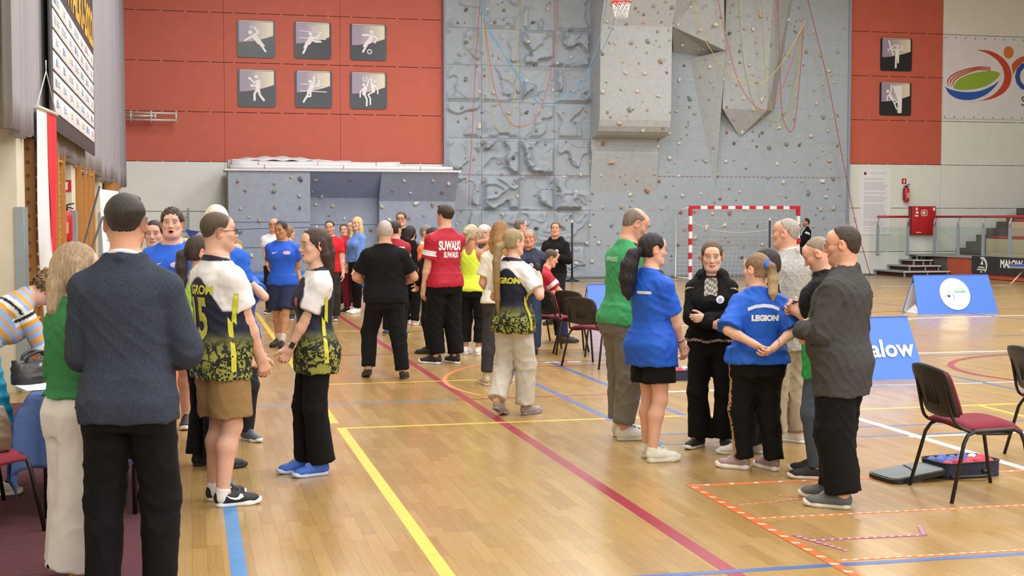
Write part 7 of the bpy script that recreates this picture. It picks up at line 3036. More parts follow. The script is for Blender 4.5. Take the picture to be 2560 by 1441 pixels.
# ------------------------------------------------------------------ rackets and shuttlecocks far left
M_STRING = pm('racket_strings', lin('#d9dbe0'), rough=.6, var=.05)
for k, (px, py, rz, lab) in enumerate(((648, 757, 70, 'badminton racket lying nearest the man in blue shorts'), (662, 748, 100, 'badminton racket lying behind the nearest one'), (640, 742, 40, 'badminton racket tilted up behind the other two'))):
 p = onz(px, py)
 r_ = empty('badminton_racket', (p.x, p.y, .012 + .05 * k), R_(rz))
 tag(r_, lab, 'racket', 'rackets on the floor before the mats')
 if k == 2:
  r_.rotation_euler = (R_(20), 0, R_(rz))
 mb = MB()
 mb.tube([(.115 * math.cos(2 * math.pi * i / 22), .145 * math.sin(2 * math.pi * i / 22) + .45, 0) for i in range(22)], .008, 6, closed=True)
 mb.build('frame', pm('racket_blue', lin('#3a5aa0'), rough=.3), r_)
 mb = MB()
 mb.tube([(0, -.05, 0), (0, .31, 0)], .006, 6)
 mb.build('shaft', M_BLACK, r_)
 mb = MB()
 mb.tube([(0, -.20, 0), (0, -.03, 0)], .015, 8)
 mb.build('grip', M_WHITE, r_)
 mb = MB()
 for i in range(-7, 8):
  x = i * .014
  hy = .145 * math.sqrt(max(0, 1 - (x / .115) ** 2))
  mb.box((x - .001, .45 - hy, -.001), (x + .001, .45 + hy, .001))
 for i in range(-9, 10):
  y = i * .015
  hx = .115 * math.sqrt(max(0, 1 - (y / .145) ** 2))
  mb.box((-hx, .45 + y - .001, -.001), (hx, .45 + y + .001, .001))
 mb.build('strings', M_STRING, r_)['kind'] = 'stuff'
for k, (px, lab) in enumerate(((659, 'yellow shuttlecock standing left beside the rackets'), (667, 'yellow shuttlecock standing right beside the rackets'))):
 p = onz(px, 746)
 r_ = empty('shuttlecock', p)
 tag(r_, lab, 'shuttlecock', 'shuttlecocks on the floor')
 mb = MB()
 mb.lathe([(.034, 0), (.024, .03), (.013, .06)], 12)
 mb.build('skirt', pm('shuttle_yellow', lin('#d6dc6a'), rough=.7), r_)
 mb = MB()
 mb.lathe([(.013, .06), (.014, .07), (.009, .084), (.002, .088)], 12)
 mb.build('cork', M_WHITE, r_)
chair_px('black chair by the blue crash mats behind the blonde woman', 815, 742, 100)
chair_px('black chair behind the man in orange', 1046, 762, -40)
chair_px('black chair just right of the one behind the man in orange', 1068, 772, -30)
chair_px('low black chair behind the woman in yellow', 1258, 790, -80)
# ------------------------------------------------------------------ colour plans for clothes
def arm_s(P, fg):
 """nearest arm: distance, position along it (0 shoulder, 1 elbow, 2 wrist)"""
 bd = np.full(len(P), 9.0)
 bs = np.zeros(len(P))
 for i in (0, 1):
  for k, (a, b) in enumerate(((fg.sh[i], fg.elb[i]), (fg.elb[i], fg.wri[i]))):
   ab = b - a
   t = np.clip((P - a) @ ab / (ab @ ab), 0, 1)
   d = np.linalg.norm(P - a - t[:, None] * ab, axis=1)
   m = d < bd
   bd = np.where(m, d, bd)
   bs = np.where(m, t + k, bs)
 return bd, bs
def zs(P, fg):
 return ((P - fg.pel) @ fg.ax) / fg.k + .92
def xs_(P, fg):
 return ((P - fg.pel) @ fg.xs) / fg.k
def ys_(P, fg):
 return ((P - fg.pel) @ fg.yf) / fg.k
def jersey_col(collar=1.478, top=1.40):
 white, navy, yel = np.array(lin('#dfdfe3')), np.array(lin('#1b1f33')), np.array(lin('#8d9144'))
 def f(P, fg):
  z, x = zs(P, fg), np.abs(xs_(P, fg))
  bd, s_ = arm_s(P, fg)
  dt = fg.torso(.024).ev(P[:, 0], P[:, 1], P[:, 2])
  w = np.clip((z - top + 6.2 * np.minimum(x, .18) ** 2) / .012 + .5, 0, 1)
  w = np.maximum(w, np.clip((dt - .010) / .008, 0, 1) * np.clip((x - .14) / .015, 0, 1) * (z > 1.10) * (z < 1.46))[:, None]
  t = np.clip((1.07 - z) / .15, 0, 1)[:, None]
  C = (navy * (1 - t) + yel * t) * (1 - w) + white * w
  C = np.where((z > collar)[:, None], navy, C)
  return C
 return f
def jersey_mat(name, k):
 t = NT(name)
 a = t.n('ShaderNodeAttribute', attribute_name='Col')
 tc = t.n('ShaderNodeTexCoord')
 sp = t.n('ShaderNodeSeparateXYZ')
 t.l(tc.outputs['Object'], sp.inputs[0])
 nz = t.n('ShaderNodeTexNoise')
 nz.inputs['Scale'].default_value = 14
 nz.inputs['Detail'].default_value = 3
 t.l(tc.outputs['Object'], nz.inputs['Vector'])
 mixv = t.n('ShaderNodeMix', data_type='VECTOR')
 mixv.inputs[0].default_value = .12
 t.l(tc.outputs['Object'], mixv.inputs[4])
 t.l(nz.outputs['Color'], mixv.inputs[5])
 vo = t.n('ShaderNodeTexVoronoi', feature='DISTANCE_TO_EDGE')
 vo.inputs['Scale'].default_value = 11
 t.l(mixv.outputs[1], vo.inputs['Vector'])
 v2 = t.n('ShaderNodeTexVoronoi')
 v2.inputs['Scale'].default_value = 55
 t.l(tc.outputs['Object'], v2.inputs['Vector'])
 net = t.math('LESS_THAN', vo.outputs['Distance'], .075)
 n3 = t.n('ShaderNodeTexNoise')
 n3.inputs['Scale'].default_value = 7
 t.l(tc.outputs['Object'], n3.inputs['Vector'])
 spots = t.math('MULTIPLY', t.math('LESS_THAN', v2.outputs['Distance'], .47), t.math('GREATER_THAN', n3.outputs['Fac'], .46))
 pat = t.math('MAXIMUM', net, spots)
 zz = t.math('DIVIDE', sp.outputs['Z'], k)
 mr = t.n('ShaderNodeMapRange')
 mr.inputs['From Min'].default_value = 1.06
 mr.inputs['From Max'].default_value = .98
 t.l(zz, mr.inputs['Value'])
 m = t.math('MULTIPLY', pat, mr.outputs[0])
 c = t.mix(m, a.outputs['Color'], lin('#1d2120'))
 t.l(c, t.b.inputs['Base Color'])
 t.b.inputs['Roughness'].default_value = .62
 t.b.inputs['Specular IOR Level'].default_value = .3
 return t.m
def tweed_mat():
 t = NT('tweed_zigzag')
 tc = t.n('ShaderNodeTexCoord')
 w = t.n('ShaderNodeTexWave', wave_type='BANDS', bands_direction='Z')
 w.inputs['Scale'].default_value = 34
 w.inputs['Distortion'].default_value = 3.0
 w.inputs['Detail'].default_value = 1
 w.inputs['Detail Scale'].default_value = 9
 t.l(tc.outputs['Object'], w.inputs['Vector'])
 t.l(t.ramp(w.outputs['Fac'], [(.42, lin('#4a4a4c')), (.58, lin('#d2d0cb'))]), t.b.inputs['Base Color'])
 t.b.inputs['Roughness'].default_value = .9
 return t.m
def suit_mat():
 t = NT('suit_wool')
 a = t.n('ShaderNodeAttribute', attribute_name='Col')
 tc = t.n('ShaderNodeTexCoord')
 mp = t.n('ShaderNodeMapping')
 mp.inputs['Scale'].default_value = (260, 260, 60)
 t.l(tc.outputs['Object'], mp.inputs['Vector'])
 nz = t.n('ShaderNodeTexNoise')
 nz.inputs['Scale'].default_value = 1
 nz.inputs['Detail'].default_value = 4
 t.l(mp.outputs[0], nz.inputs['Vector'])
 t.l(t.mix(1.0, a.outputs['Color'], t.ramp(nz.outputs['Fac'], [(.3, (.72,) * 3), (.7, (1.3,) * 3)]), 'MULTIPLY'), t.b.inputs['Base Color'])
 t.b.inputs['Roughness'].default_value = .85
 t.b.inputs['Specular IOR Level'].default_value = .2
 t.bump(nz.outputs['Fac'], .06, .002)
 return t.m
def striped(P, fg):
 """knitted sweater: pale blue with ochre, white and black bands round trunk and sleeves"""
 bl, oc, wh, bk = (np.array(lin(c)) for c in ('#8fa9d6', '#d59a45', '#e2e2de', '#20222c'))
 z = zs(P, fg)
 bd, s_ = arm_s(P, fg)
 arm = (bd < .085) & (s_ > .12)
 q = (np.where(arm, s_ * .27 + .04, 1.45 - z) * 1.5) % .36
 C = np.tile(bl, (len(P), 1))
 for (a, b, c) in ((.00, .05, oc), (.085, .125, wh), (.125, .155, bk), (.155, .19, wh), (.19, .235, oc), (.29, .315, oc)):
  m = (q >= a) & (q < b)
  C[m] = c
 return C
def leopard(P, fg):
 k = np.array(lin('#0e0e10'))
 tan, br = np.array(lin('#b79a72')), np.array(lin('#2a1e18'))
 x, y = xs_(P, fg), ys_(P, fg)
 z = P[:, 2] / fg.k
 C = np.tile(k, (len(P), 1))
 t = np.clip((fg.hip[0][2] - P[:, 2]) / (fg.hip[0][2] - fg.ank[0][2]), 0, 1)[:, None]
 K = np.where(P[:, 2:3] > fg.knee[0][2], fg.hip[0] + (fg.knee[0] - fg.hip[0]) * np.clip((fg.hip[0][2] - P[:, 2:3]) / (fg.hip[0][2] - fg.knee[0][2]), 0, 1),
     fg.knee[0] + (fg.ank[0] - fg.knee[0]) * np.clip((fg.knee[0][2] - P[:, 2:3]) / (fg.knee[0][2] - fg.ank[0][2]), 0, 1))
 v = P - K
 m = (np.abs(v[:, 1] + .012) < .026) & (v[:, 0] < -.02) & (z < .90)
 r = np.random.default_rng(2)
 pts = np.stack([r.uniform(-.04, .04, 110), r.uniform(0, .95, 110)], 1)
 w = np.stack([v[:, 1], z], 1)
 if m.sum():
  d = np.sort(np.linalg.norm(w[m][:, None, :] - pts[None], axis=2), axis=1)
  edge = (d[:, 1] - d[:, 0]) < .011
  C[m] = np.where(edge[:, None], tan, br)
 return C
def sleeve_rings(at=(.40, .47, .54), w=.009, col='#e6e4e8'):
 """white bands sewn round both sleeves"""
 def f(fg):
  V, Q, o = fg.gm[('top', 0)]
  tree = BVHTree.FromPolygons([tuple(v) for v in V], [tuple(q) for q in Q])
  for i in (0, 1):
   a = unit(fg.elb[i] - fg.sh[i])
   u = unit(np.cross(a, A(.2, .9, .1)))
   v = np.cross(a, u)
   for s_ in at:
    c = fg.sh[i] + (fg.elb[i] - fg.sh[i]) * s_
    rows = []
    for e in (-w, w):
     r_ = []
     for k in range(20):
      d = Vector(u * math.cos(k * .31416) + v * math.sin(k * .31416))
      h = tree.ray_cast(Vector(c + a * e), d)
      L = min((h[0] - Vector(c + a * e)).length, .11) if h[0] is not None else .08
      r_.append(Vector(c + a * e) + d * (L + .004))
     rows.append(r_)
    m_ = MB()
    for k in range(20):
     j = (k + 1) % 20
     m_.face([rows[0][k], rows[0][j], rows[1][j], rows[1][k]], True)
    m_.build('sleeve_band', M_PRINT, o, color=lin(col))
 return f
def shoulder_panel(base, panel):
 b, p = np.array(lin(base)), np.array(lin(panel))
 def f(P, fg):
  z, x, y = zs(P, fg), np.abs(xs_(P, fg)), ys_(P, fg)
  m = (z > 1.38) & (x > .055) & (x < .16) & (y > -.03) & (y < .10)
  return np.where(m[:, None], p, b)
 return f
def two_tone(a, b, cond):
 A_, B_ = np.array(lin(a)), np.array(lin(b))
 return lambda P, fg: np.where(cond(P, fg)[:, None], A_, B_)
# ---- things laid on clothes
def letter(txt, z, x=0., size=.1, col='#e8e8ea', bold=.004, shear=0., arc=0., back=True, name='lettering', sx=1.0, space=1.0, layer=0):
 def f(fg):
  V, Q, o = fg.gm[('top', layer)]
  W, Fc = text2d(txt, size * fg.k, bold, shear, arc, space, sx)
  s = 1 if back else -1
  print_on(fg, (V, Q), o, name, W, Fc, fg.sp(z, x, -.10 * s), fg.xs * s, fg.ax, lin(col))
 return f
def patch(poly, z, x, col, name='badge', back=False, layer=0):
 def f(fg):
  V, Q, o = fg.gm[('top', layer)]
  s = 1 if back else -1
  W = [(p[0] * fg.k, p[1] * fg.k) for p in poly]
  print_on(fg, (V, Q), o, name, W, [tuple(range(len(W)))], fg.sp(z, x, -.10 * s), fg.xs * s, fg.ax, lin(col))
 return f
def disc(r, sx=1.0, n=18):
 return [(r * sx * math.cos(2 * math.pi * i / n), r * math.sin(2 * math.pi * i / n)) for i in range(n)]
def button(z, x, layer=0):
 """round white campaign button with a blue motif"""
 def f(fg):
  V, Q, o = fg.gm[('top', layer)]
  print_on(fg, (V, Q), o, 'button_badge', *disc2d(.034 * fg.k, 18), fg.sp(z, x, .10), -fg.xs, fg.ax, lin('#dfe2ee'), lift=.008)
  print_on(fg, (V, Q), o, 'badge_print', *disc2d(.016 * fg.k, 12), fg.sp(z, x, .10), -fg.xs, fg.ax, lin('#9aa6d8'), lift=.011)
 return f
TICK = [(-.04, .006), (-.025, -.010), (-.012, -.012), (.01, -.004), (.045, .018), (.0, .003), (-.018, -.001), (-.026, .010)]
def flash(side, layer=0):
 """yellow lightning strip on the side of the jersey"""
 def f(fg):
  V, Q, o = fg.gm[('top', layer)]
  W = [(-.004, .30), (.022, .30), (.026, .11), (.004, .13), (.000, .0)]
  W2 = [(-.024, .16), (.002, .12), (.014, -.17), (-.018, -.17)]
  for w in (W, W2):
   P2 = [(p[0] * fg.k, p[1] * fg.k) for p in w]
   print_on(fg, (V, Q), o, 'side_flash', P2, [tuple(range(len(P2)))], fg.sp(1.0, side * .16, -.035), fg.yf * side, fg.ax, lin('#c3c437'))
 return f
def collar_ring(col, z=1.515, r=.066, th=.010, fwd=.30):
 """shirt collar band round the neck"""
 def f(fg):
  m_ = MB()
  ps = []
  for i in range(20):
   a = 2 * math.pi * i / 20
   p = fg.sp(z - .028 * math.cos(a) * .9, r * math.sin(a), r * math.cos(a) * 1.02 - .02)
   ps.append(p)
  m_.tube(ps, th, 6, closed=True)
  m_.build('shirt_collar', pm('collar_white', lin('#d9dce6'), rough=.8), fg.root)
 return f
def held(fn):
 return fn
def world_hand(fg, i, f=.10, n=.035):
 w, fd, nn, th = fg.hands[i][1]
 return fg.M @ Vector(w + fd * f * fg.k + nn * n * fg.k), (fg.M.to_3x3() @ Vector(fd)).normalized(), (fg.M.to_3x3() @ Vector(nn)).normalized()
def scrunchie(p, r, col, name='hair_tie', tube=.011):
 """ring of fabric round a ponytail; p in head space"""
 def f(fg):
  c = Vector(fg.hp(*p))
  m_ = MB()
  m_.tube([c + Vector(fg.R @ A(r * math.cos(2 * math.pi * i / 14), r * .35 * math.sin(2 * math.pi * i / 14), r * math.sin(2 * math.pi * i / 14) * 1.0)) for i in range(14)], tube, 7, closed=True)
  m_.build(name, M_CLOTH if False else pm('tie_' + col.strip('#'), lin(col), rough=.8), fg.root)
 return f
def wrist_band(i, col, face=None, w=.012):
 def f(fg):
  a = fg.wri[i]
  d = unit(fg.elb[i] - a)
  c = a + d * .035
  u = unit(np.cross(d, A(.3, .9, .1)))
  v = np.cross(d, u)
  r = fg.arm_r()[3] * 1.12
  m_ = MB()
  m_.tube([c + (u * math.cos(t) + v * math.sin(t)) * r for t in np.linspace(0, 2 * math.pi, 15)[:-1]], w * .5, 6, closed=True)
  o = m_.build('wrist_watch' if face else 'bracelet', M_FRAME, fg.root, color=lin(col))
  if face:
   n = unit(-fg.xr * (1 if i == 0 else -1) + np.cross(fg.ax, fg.xr) * .2)
   n = unit(n - d * (n @ d))
   s = np.cross(n, d)
   cc = c + n * (r + .003)
   m_ = MB()
   m_.prism([cc + d * (.020 * a_) + s * (.016 * b_) for (a_, b_) in ((-1, -1), (1, -1), (1, 1), (-1, 1))], n * .008)
   m_.build('watch_case', M_FRAME, o, color=lin('#1a1a1c'))
 return f
BLUE = '#1f57c4'
GRP = 'people standing about in the sports hall'
SKIN = '#d6a68c'
# ------------------------------------------------------------------ left foreground
P1 = person('person in striped knit sweater with curly hair bending over the desk', None, 1.70, -78, dict(sex='f', lean=52, arms=(((.02, .56, .86), (1, -.2, .6), 1), ((.02, .52, .83), (1, -.2, -.3), 1)), head=(0, 28, 0), feet=((-.12, -.05), (.12, .05)), curl=(.7, .7)),
 hair=dict(style='full', hair='#7a6248', curl=1.0, strand=.03, cap=dict(t=.030, amp=.007), line=(.095, .04), nape=-.10, overear=True, chains=[[(-.05, .06, .08, .045), (.05, .06, .08, .045)], [(-.08, 0, -.02, .035), (-.06, -.06, -.06, .04)], [(.08, 0, -.02, .035), (.06, -.06, -.06, .04)]]),
 top=dict(name='sweater', col=striped, sleeve=1.93, infl=.02, sr=.022, hem=.90, fold=.003), pants=dict(col='#3a4258'), shoes=dict(c='#d9d6c2', sole='#e8e6da'), loc=onz(-58, 1236), px=-58)
P2 = person('woman with straight blond hair, green jumper and wide white trousers', (204, 1462), 1.60, -62, dict(sex='f', wf=1.05, arms=('pocket', ((.20, .14, .88), (.6, -1, -.1))), head=(-18, 6, 0), feet=((-.10, .06), (.10, -.04)), hip=1.06),
 hair=dict(style='medium', hair='#b79f84', root=('#8f775c', .02, .12), overear=True, nape=None, line=(.07, .05), cap=dict(t=.018, amp=.0012), strand=.02, chains=[[(0, -.075, .02, .055), (0, -.085, -.08, .055), (0, -.085, -.20, .045)], [(-.075, -.02, .03, .03), (-.085, -.02, -.08, .034), (-.085, -.02, -.20, .026)], [(.075, -.02, .03, .03), (.085, -.02, -.08, .034), (.085, -.02, -.20, .026)]]),
 top=dict(name='jumper', col='#3f8657', mat=M_FUZZ, sleeve=1.72, sr=.030, infl=.030, hem=1.0, ribs=.012, fold=.005), pants=dict(name='trousers', col='#dededf', r=(.128, .150, .165), len=1.93, fold=.004, vert=.8, butt=.9), shoes=dict(c='#d3a63a', kind='dress', sole='#8a6a3a'))
P3 = person('man in dark grey-blue suit jacket seen from behind at the left', None, 1.835, -16, dict(arms=(((.13, .26, 1.06), (.35, -1, -.4)), ((.13, .28, 1.06), (.55, -.8, -.4))), wf=.96, shw=.98, head=(6, 2, 0), feet=((-.12, 0), (.12, .05))), skin='#cf9e84',
 hair=dict(style='short', hair='#2b2420', scalp=.75, fade=(-.02, .05), nape=-.06, tuft=True, cap=dict(t=.014, amp=.0016), line=(.085, .06), stubble=.6),
 top=dict(name='jacket', col='#353c4b', mat=suit_mat(), sleeve=1.9, sr=.030, infl=.026, hem=.83, flare=.012, lapel=1, fold=.0034, fscale=.7, n=2.5, neck=(1.52, .25)), pants=dict(col='#0b0b0d', r=(.105, .082, .072), fold=.004), shoes=dict(c='#1a1a1a', kind='dress', sole='#111111'), loc=onz(330, 1537), px=330, extra=[collar_ring('#d9dce6', 1.520, .064, .012)])
k4 = 1.76 / 1.772
P4 = person('man in navy, white and yellow jersey number 15 with beige shorts', (557, 1258), 1.765, -62, dict(arms=(((.10, .22, .92), (.8, -.6, 0)), ((.13, .20, .88), (.7, -1, 0))), wf=1.12, belly=.05, head=(-12, -2, 0), feet=((-.10, .02), (.10, -.02)), fyaw=(8, -14), hip=.97),
 hair=dict(style='buzz', hair='#4a3c30', scalp=.7, fade=(-.02, .07), nape=-.06, cap=dict(t=.009, amp=.0006), line=(.070, .075), glasses=('#23262e',), stubble=.25),
 top=dict(name='jersey', col=jersey_col(1.49, 1.395), mat=jersey_mat('jersey_print_15', k4), sleeve=.66, sr=.022, infl=.020, hem=.775, flare=.014), pants=dict(name='shorts', col='#8c6f4a', len=.86, r=(.112, .118, .1), fold=.004), shoes=dict(c='#1c1d20', sole='#e9e8e6', swoosh='#f0f0f0', lace='#2a2a2a', sock=('#e4e2de', .03)),
 extra=[letter('KS GROM', 1.315, -.02, .075, '#c8c64a', .003, .15), letter('15', 1.13, -.01, .34, '#b0b13e', .012, sx=.62), flash(1)])
P5 = person('woman with dark ponytail and neon green bib over a white shirt', (508, 1170), 1.60, -72, dict(sex='f', arms=(((.12, .16, .86), (.6, -1, 0)), ((.18, .14, .86), (.6, -1, 0))), head=(-6, 4, 0), feet=((-.10, .02), (.10, .10))),
 hair=dict(style='short', hair='#3a2c24', overear=True, nape=-.06, line=(.078, .05), cap=dict(t=.013, amp=.001), chains=[[(0, -.10, .00, .028), (0, -.135, -.03, .040), (0, -.135, -.12, .042), (0, -.12, -.21, .030), (0, -.11, -.26, .014)]]),
 top=[dict(name='shirt', col='#e2e2e4', sleeve=.7, hem=.86, infl=.014), dict(name='bib', col='#a9dc4e', mat=M_SPORT, sleeve=0, infl=.030, hem=.80, flare=.02)], pants=dict(col='#0b0b0c', r=(.105, .085, .098), fold=.003), shoes=dict(c='#18181a', sole='#1d1d1f', lace='#333333'), extra=[scrunchie((0, -.112, -.005), .032, '#0b0b0c', 'hair_tie', .016)])
P6 = person('man in blue sports shirt with open mouth facing the group', (436, 1068), 1.81, 163, dict(wf=1.1, belly=.04, arms=('down', 'down'), head=(10, 0, 0)), skin='#dcab96',
 hair=dict(style='medium', hair='#41342a', mouth=1, fat=.5, cap=dict(t=.022, amp=.004), strand=.022, nape=-.04),
 top=dict(name='sports_shirt', col='#2760d2', mat=M_SPORT, sleeve=.62, infl=.024, hem=.82), pants=dict(col='#22284a', len=.9, r=(.11, .11, .1)), shoes=dict(c='#222222'),
 extra=[patch(TICK, 1.33, .085, '#e8ecf4', 'tick_mark'), patch(disc(.024, 2.0), 1.33, -.08, '#c9b6d8', 'club_badge')])
P6b = person('dark-haired person scratching their head behind the blue shirt', (392, 1040), 1.70, 168, dict(arms=(((.13, .05, 1.63), (1, .2, -.3)), 'down'), curl=(.6, .4)), hair=dict(style='medium', hair='#2c211c'),
 top=dict(name='shirt', col='#3a66c0', mat=M_SPORT, sleeve=.6), pants=dict(col='#22284a'), shoes=dict(c='#333333'))
P7 = person('white-haired man standing behind the jersey number 15', (545, 1122), 1.825, 160, dict(arms=('down', 'down'), head=(10, 0, 0)), hair=dict(style='medium', hair='#d6d3cd', brow='#b9b4ac', glasses=('#23262e',)),
 top=dict(name='shirt', col='#2a5fc8', sleeve=.6), pants=dict(col='#2a2c34'), shoes=dict(c='#55606c'))
P7b = person('young woman in blue with hand at chin behind the jersey man', (592, 1104), 1.565, -158, dict(sex='f', wf=1.05, arms=(((.02, .17, 1.46), (.9, .2, -1)), 'down'), head=(-8, 8, 6), curl=(.8, .4)), skin='#dcb09c',
 hair=dict(style='short', hair='#8d6f50', fat=.5, overear=True, cap=dict(t=.015, amp=.003), brow='#7a624a', line=(.088, .06)),
 top=dict(name='shirt', col='#2459c9', mat=M_SPORT, sleeve=.6, infl=.022), pants=dict(col='#23252c'), shoes=dict(c='#5c6670', sole='#e8e8e8'))
P8 = person('woman with long dark hair and jersey facing left, blue trainers', (790, 1184), 1.655, 103, dict(sex='f', wf=1.0, bust=.85, arms=(((.06, .21, .90), (.8, -1, 0)), ((.03, .20, .90), (.8, -1, 0))), head=(8, 2, 0), feet=((-.08, .0), (.09, .07)), fyaw=(14, 8), heelup=(0, 0), curl=(.75, .6)),
 hair=dict(style='medium', hair='#3a2a22', overear=True, nape=None, line=(.074, .055), cap=dict(t=.013, amp=.001), glasses=('#8a8a90', True), chains=[[(0, -.08, .03, .05), (0, -.092, -.06, .055), (.0, -.095, -.16, .045), (0, -.10, -.235, .016)], [(-.07, -.03, .03, .028), (-.074, -.05, -.07, .032), (-.05, -.075, -.17, .024)], [(.07, -.03, .03, .028), (.074, -.05, -.07, .032), (.05, -.075, -.17, .024)]]),
 top=dict(name='jersey', col=jersey_col(1.485, 1.44), mat=jersey_mat('jersey_print_dark', 1.655 / 1.772), sleeve=.72, sr=.024, infl=.024, hem=.745, flare=.022), pants=dict(col='#0b0b0d', r=(.10, .080, .098), fold=.003, len=1.97), shoes=dict(c='#3560b8', sole='#b9c6e4', lace='#c9d4ee'),
 extra=[flash(-1), patch([(-.028, .035), (.028, .035), (.028, -.01), (0, -.045), (-.028, -.01)], 1.26, -.085, '#b04a4a', 'crest'), patch([(-.018, .03), (.018, .03), (.018, .008), (-.018, .008)], 1.262, -.085, '#4a6ab8', 'crest'), wrist_band(0, '#d9d4cf', True)])
# ------------------------------------------------------------------ middle left
P9 = person('young man in blue sports shirt and navy shorts, hands behind back', (708, 868), 1.70, 170, dict(arms=('back', 'back'), head=(-22, 16, 0), feet=((-.02, .20), (.10, -.10)), fyaw=(10, -16)), skin='#b98a68',
 hair=dict(style='buzz', hair='#2a211c', scalp=.7, brow='#1e1714', cap=dict(t=.006, amp=.0005), lid=.35), top=dict(name='sports_shirt', col='#2058c8', mat=M_SPORT, sleeve=.62, infl=.018, hem=.87), pants=dict(name='shorts', col='#2b3354', len=.9, r=(.112, .112, .1)), shoes=dict(c='#17181a', sole='#17181a', sock=('#c9c9cb', .10)),
 extra=[patch(TICK, 1.33, .085, '#e8ecf4', 'tick_mark'), patch(disc(.026, 2.1), 1.33, -.085, '#c9a9c8', 'club_badge')])
P10 = person('bald man with glasses in white behind the young man in blue', (686, 785), 1.725, 168, dict(arms=('front', 'front')), skin='#d09b84', hair=dict(style='buzz', bald=.02, hair='#8a7a70', glasses=('#444444',)), top=dict(name='shirt', col='#dfe2ea', sleeve=.6), pants=dict(col='#26262c'), shoes=dict(c='#2a2626', sole='#e6e6e6'))
P11 = person('brown-haired person in turquoise turned right behind the blue shirt', (726, 800), 1.58, -55, dict(sex='f', arms=('down', 'down')), hair=dict(style='medium', hair='#8a6b50', overear=True), top=dict(name='shirt', col='#2fa0c4', sleeve=.6, hem=.84), pants=dict(col='#5a5646'), shoes=dict(c='#3a5a8a'))
P12 = person('man in red T-shirt with white badge and dark jeans', (826, 802), 1.69, 166, dict(arms=('down', 'down'), head=(6, 10, 0)), hair=dict(style='short', hair='#3c3029', stubble=.3), top=dict(name='shirt', col='#cf2430', sleeve=.62, infl=.024, hem=.86), pants=dict(col='#35312e', r=(.10, .085, .08)), shoes=dict(c='#333333'), extra=[button(1.31, .085), wrist_band(0, '#d9d9d9')])
P13 = person('man in red shirt and maroon trousers beside the blonde woman', (879, 779), 1.67, 158, dict(arms=(((.10, .20, 1.0), (1, -.5, 0)), 'front')), hair=dict(style='short', hair='#5a4636', stubble=.3, line=(.06, .07)), top=dict(name='shirt', col='#c42836', sleeve=.62), pants=dict(col='#6d1f2e', r=(.10, .08, .075)), shoes=dict(c='#161618', sole='#161618', kind='dress'))
P13b = person('woman in black trousers and cream shoes behind the red shirt', (861, 769), 1.60, 172, dict(sex='f', arms=('down', 'down')), hair=dict(style='medium', hair='#33261f', overear=True, chains=[[(0, -.08, 0, .05), (0, -.09, -.12, .045), (0, -.09, -.2, .02)]]), top=dict(name='shirt', col='#2a2228', sleeve=1.9), pants=dict(col='#0c0c0d', r=(.095, .08, .085)), shoes=dict(c='#d9cfba', sole='#e6e0d2', kind='dress'))
P14 = person('blonde woman with very long hair and light blue jumper', (893, 783), 1.745, 128, dict(sex='f', arms=(((.20, .16, .82), (.5, -1, 0)), 'down'), head=(14, 2, 0), feet=((-.08, .06), (.08, -.04))), skin='#dcb39a',
 hair=dict(style='medium', hair='#dcc48e', root=('#c9ad74', .06, .06), overear=True, nape=None, brow='#a58a5c', line=(.074, .06), cap=dict(t=.018, amp=.0015), chains=[[(0, -.08, .03, .05), (0, -.10, -.10, .055), (0, -.11, -.28, .05), (0, -.11, -.38, .03)], [(.07, .0, .03, .03), (.085, .03, -.08, .035), (.085, .06, -.24, .036), (.075, .06, -.38, .02)], [(-.07, .0, .03, .03), (-.085, .0, -.08, .035), (-.085, .02, -.24, .03)]]),
 top=dict(name='jumper', col='#6d94d8', mat=M_FUZZ, sleeve=1.85, sr=.030, infl=.028, hem=.95, ribs=.01), pants=dict(col='#0c0c0e', r=(.092, .062, .05)), shoes=dict(c='#ececec', sole='#f0f0f0', kind='dress'), extra=[wrist_band(0, '#e0e0e0')])
P15 = person('man with cropped grey hair in black T-shirt and jeans, back turned', (964, 946), 1.705, -2, dict(arms=(((.17, .22, 1.06), (1, -.6, -.3)), ((.17, .22, 1.06), (1, -.6, -.3))), wf=1.17, belly=.05, shw=1.03, feet=((-.20, .06), (.20, -.05)), fyaw=(16, -8), heelup=(12, 0)), skin='#cd9a80',
 hair=dict(style='buzz', hair='#b3aaa0', scalp=.75, nape=-.07, line=(.07, .07), cap=dict(t=.005, amp=.0005)), top=dict(name='shirt', col='#0e0e10', sleeve=.72, infl=.024, sr=.024, hem=.86), pants=dict(name='jeans', col='#101011', r=(.108, .080, .070), fold=.004), shoes=dict(c='#2b2b2d', sole='#2a2a2a'))
P16 = person('youth in dark red jersey turned away behind the black T-shirt', (990, 840), 1.675, -18, dict(arms=('front', 'front'), head=(-15, 0, 0), feet=((-.16, .02), (.12, 0)), fyaw=(30, -10)), hair=dict(style='medium', hair='#33261e', nape=-.06), top=dict(name='jersey', col='#a21c30', mat=M_SPORT, sleeve=.66, infl=.024, hem=.84), pants=dict(col='#0e0e10'), shoes=dict(c='#50607a', sole='#c9c060'), extra=[sleeve_rings(), letter('SUWAŁKI', 1.36, 0, .085, '#e8e8ea', .006)])
P17 = person('tall man in black with glasses facing the camera in the crowd', (1004, 800), 1.835, 170, dict(arms=('front', 'front')), skin='#d3a08a', hair=dict(style='medium', hair='#4a382a', glasses=('#3a2a2a',)), top=dict(name='jacket', col='#0e0e10', sleeve=1.95, infl=.026, stand=1), pants=dict(col='#0e0e10'), shoes=dict(c='#222222'))
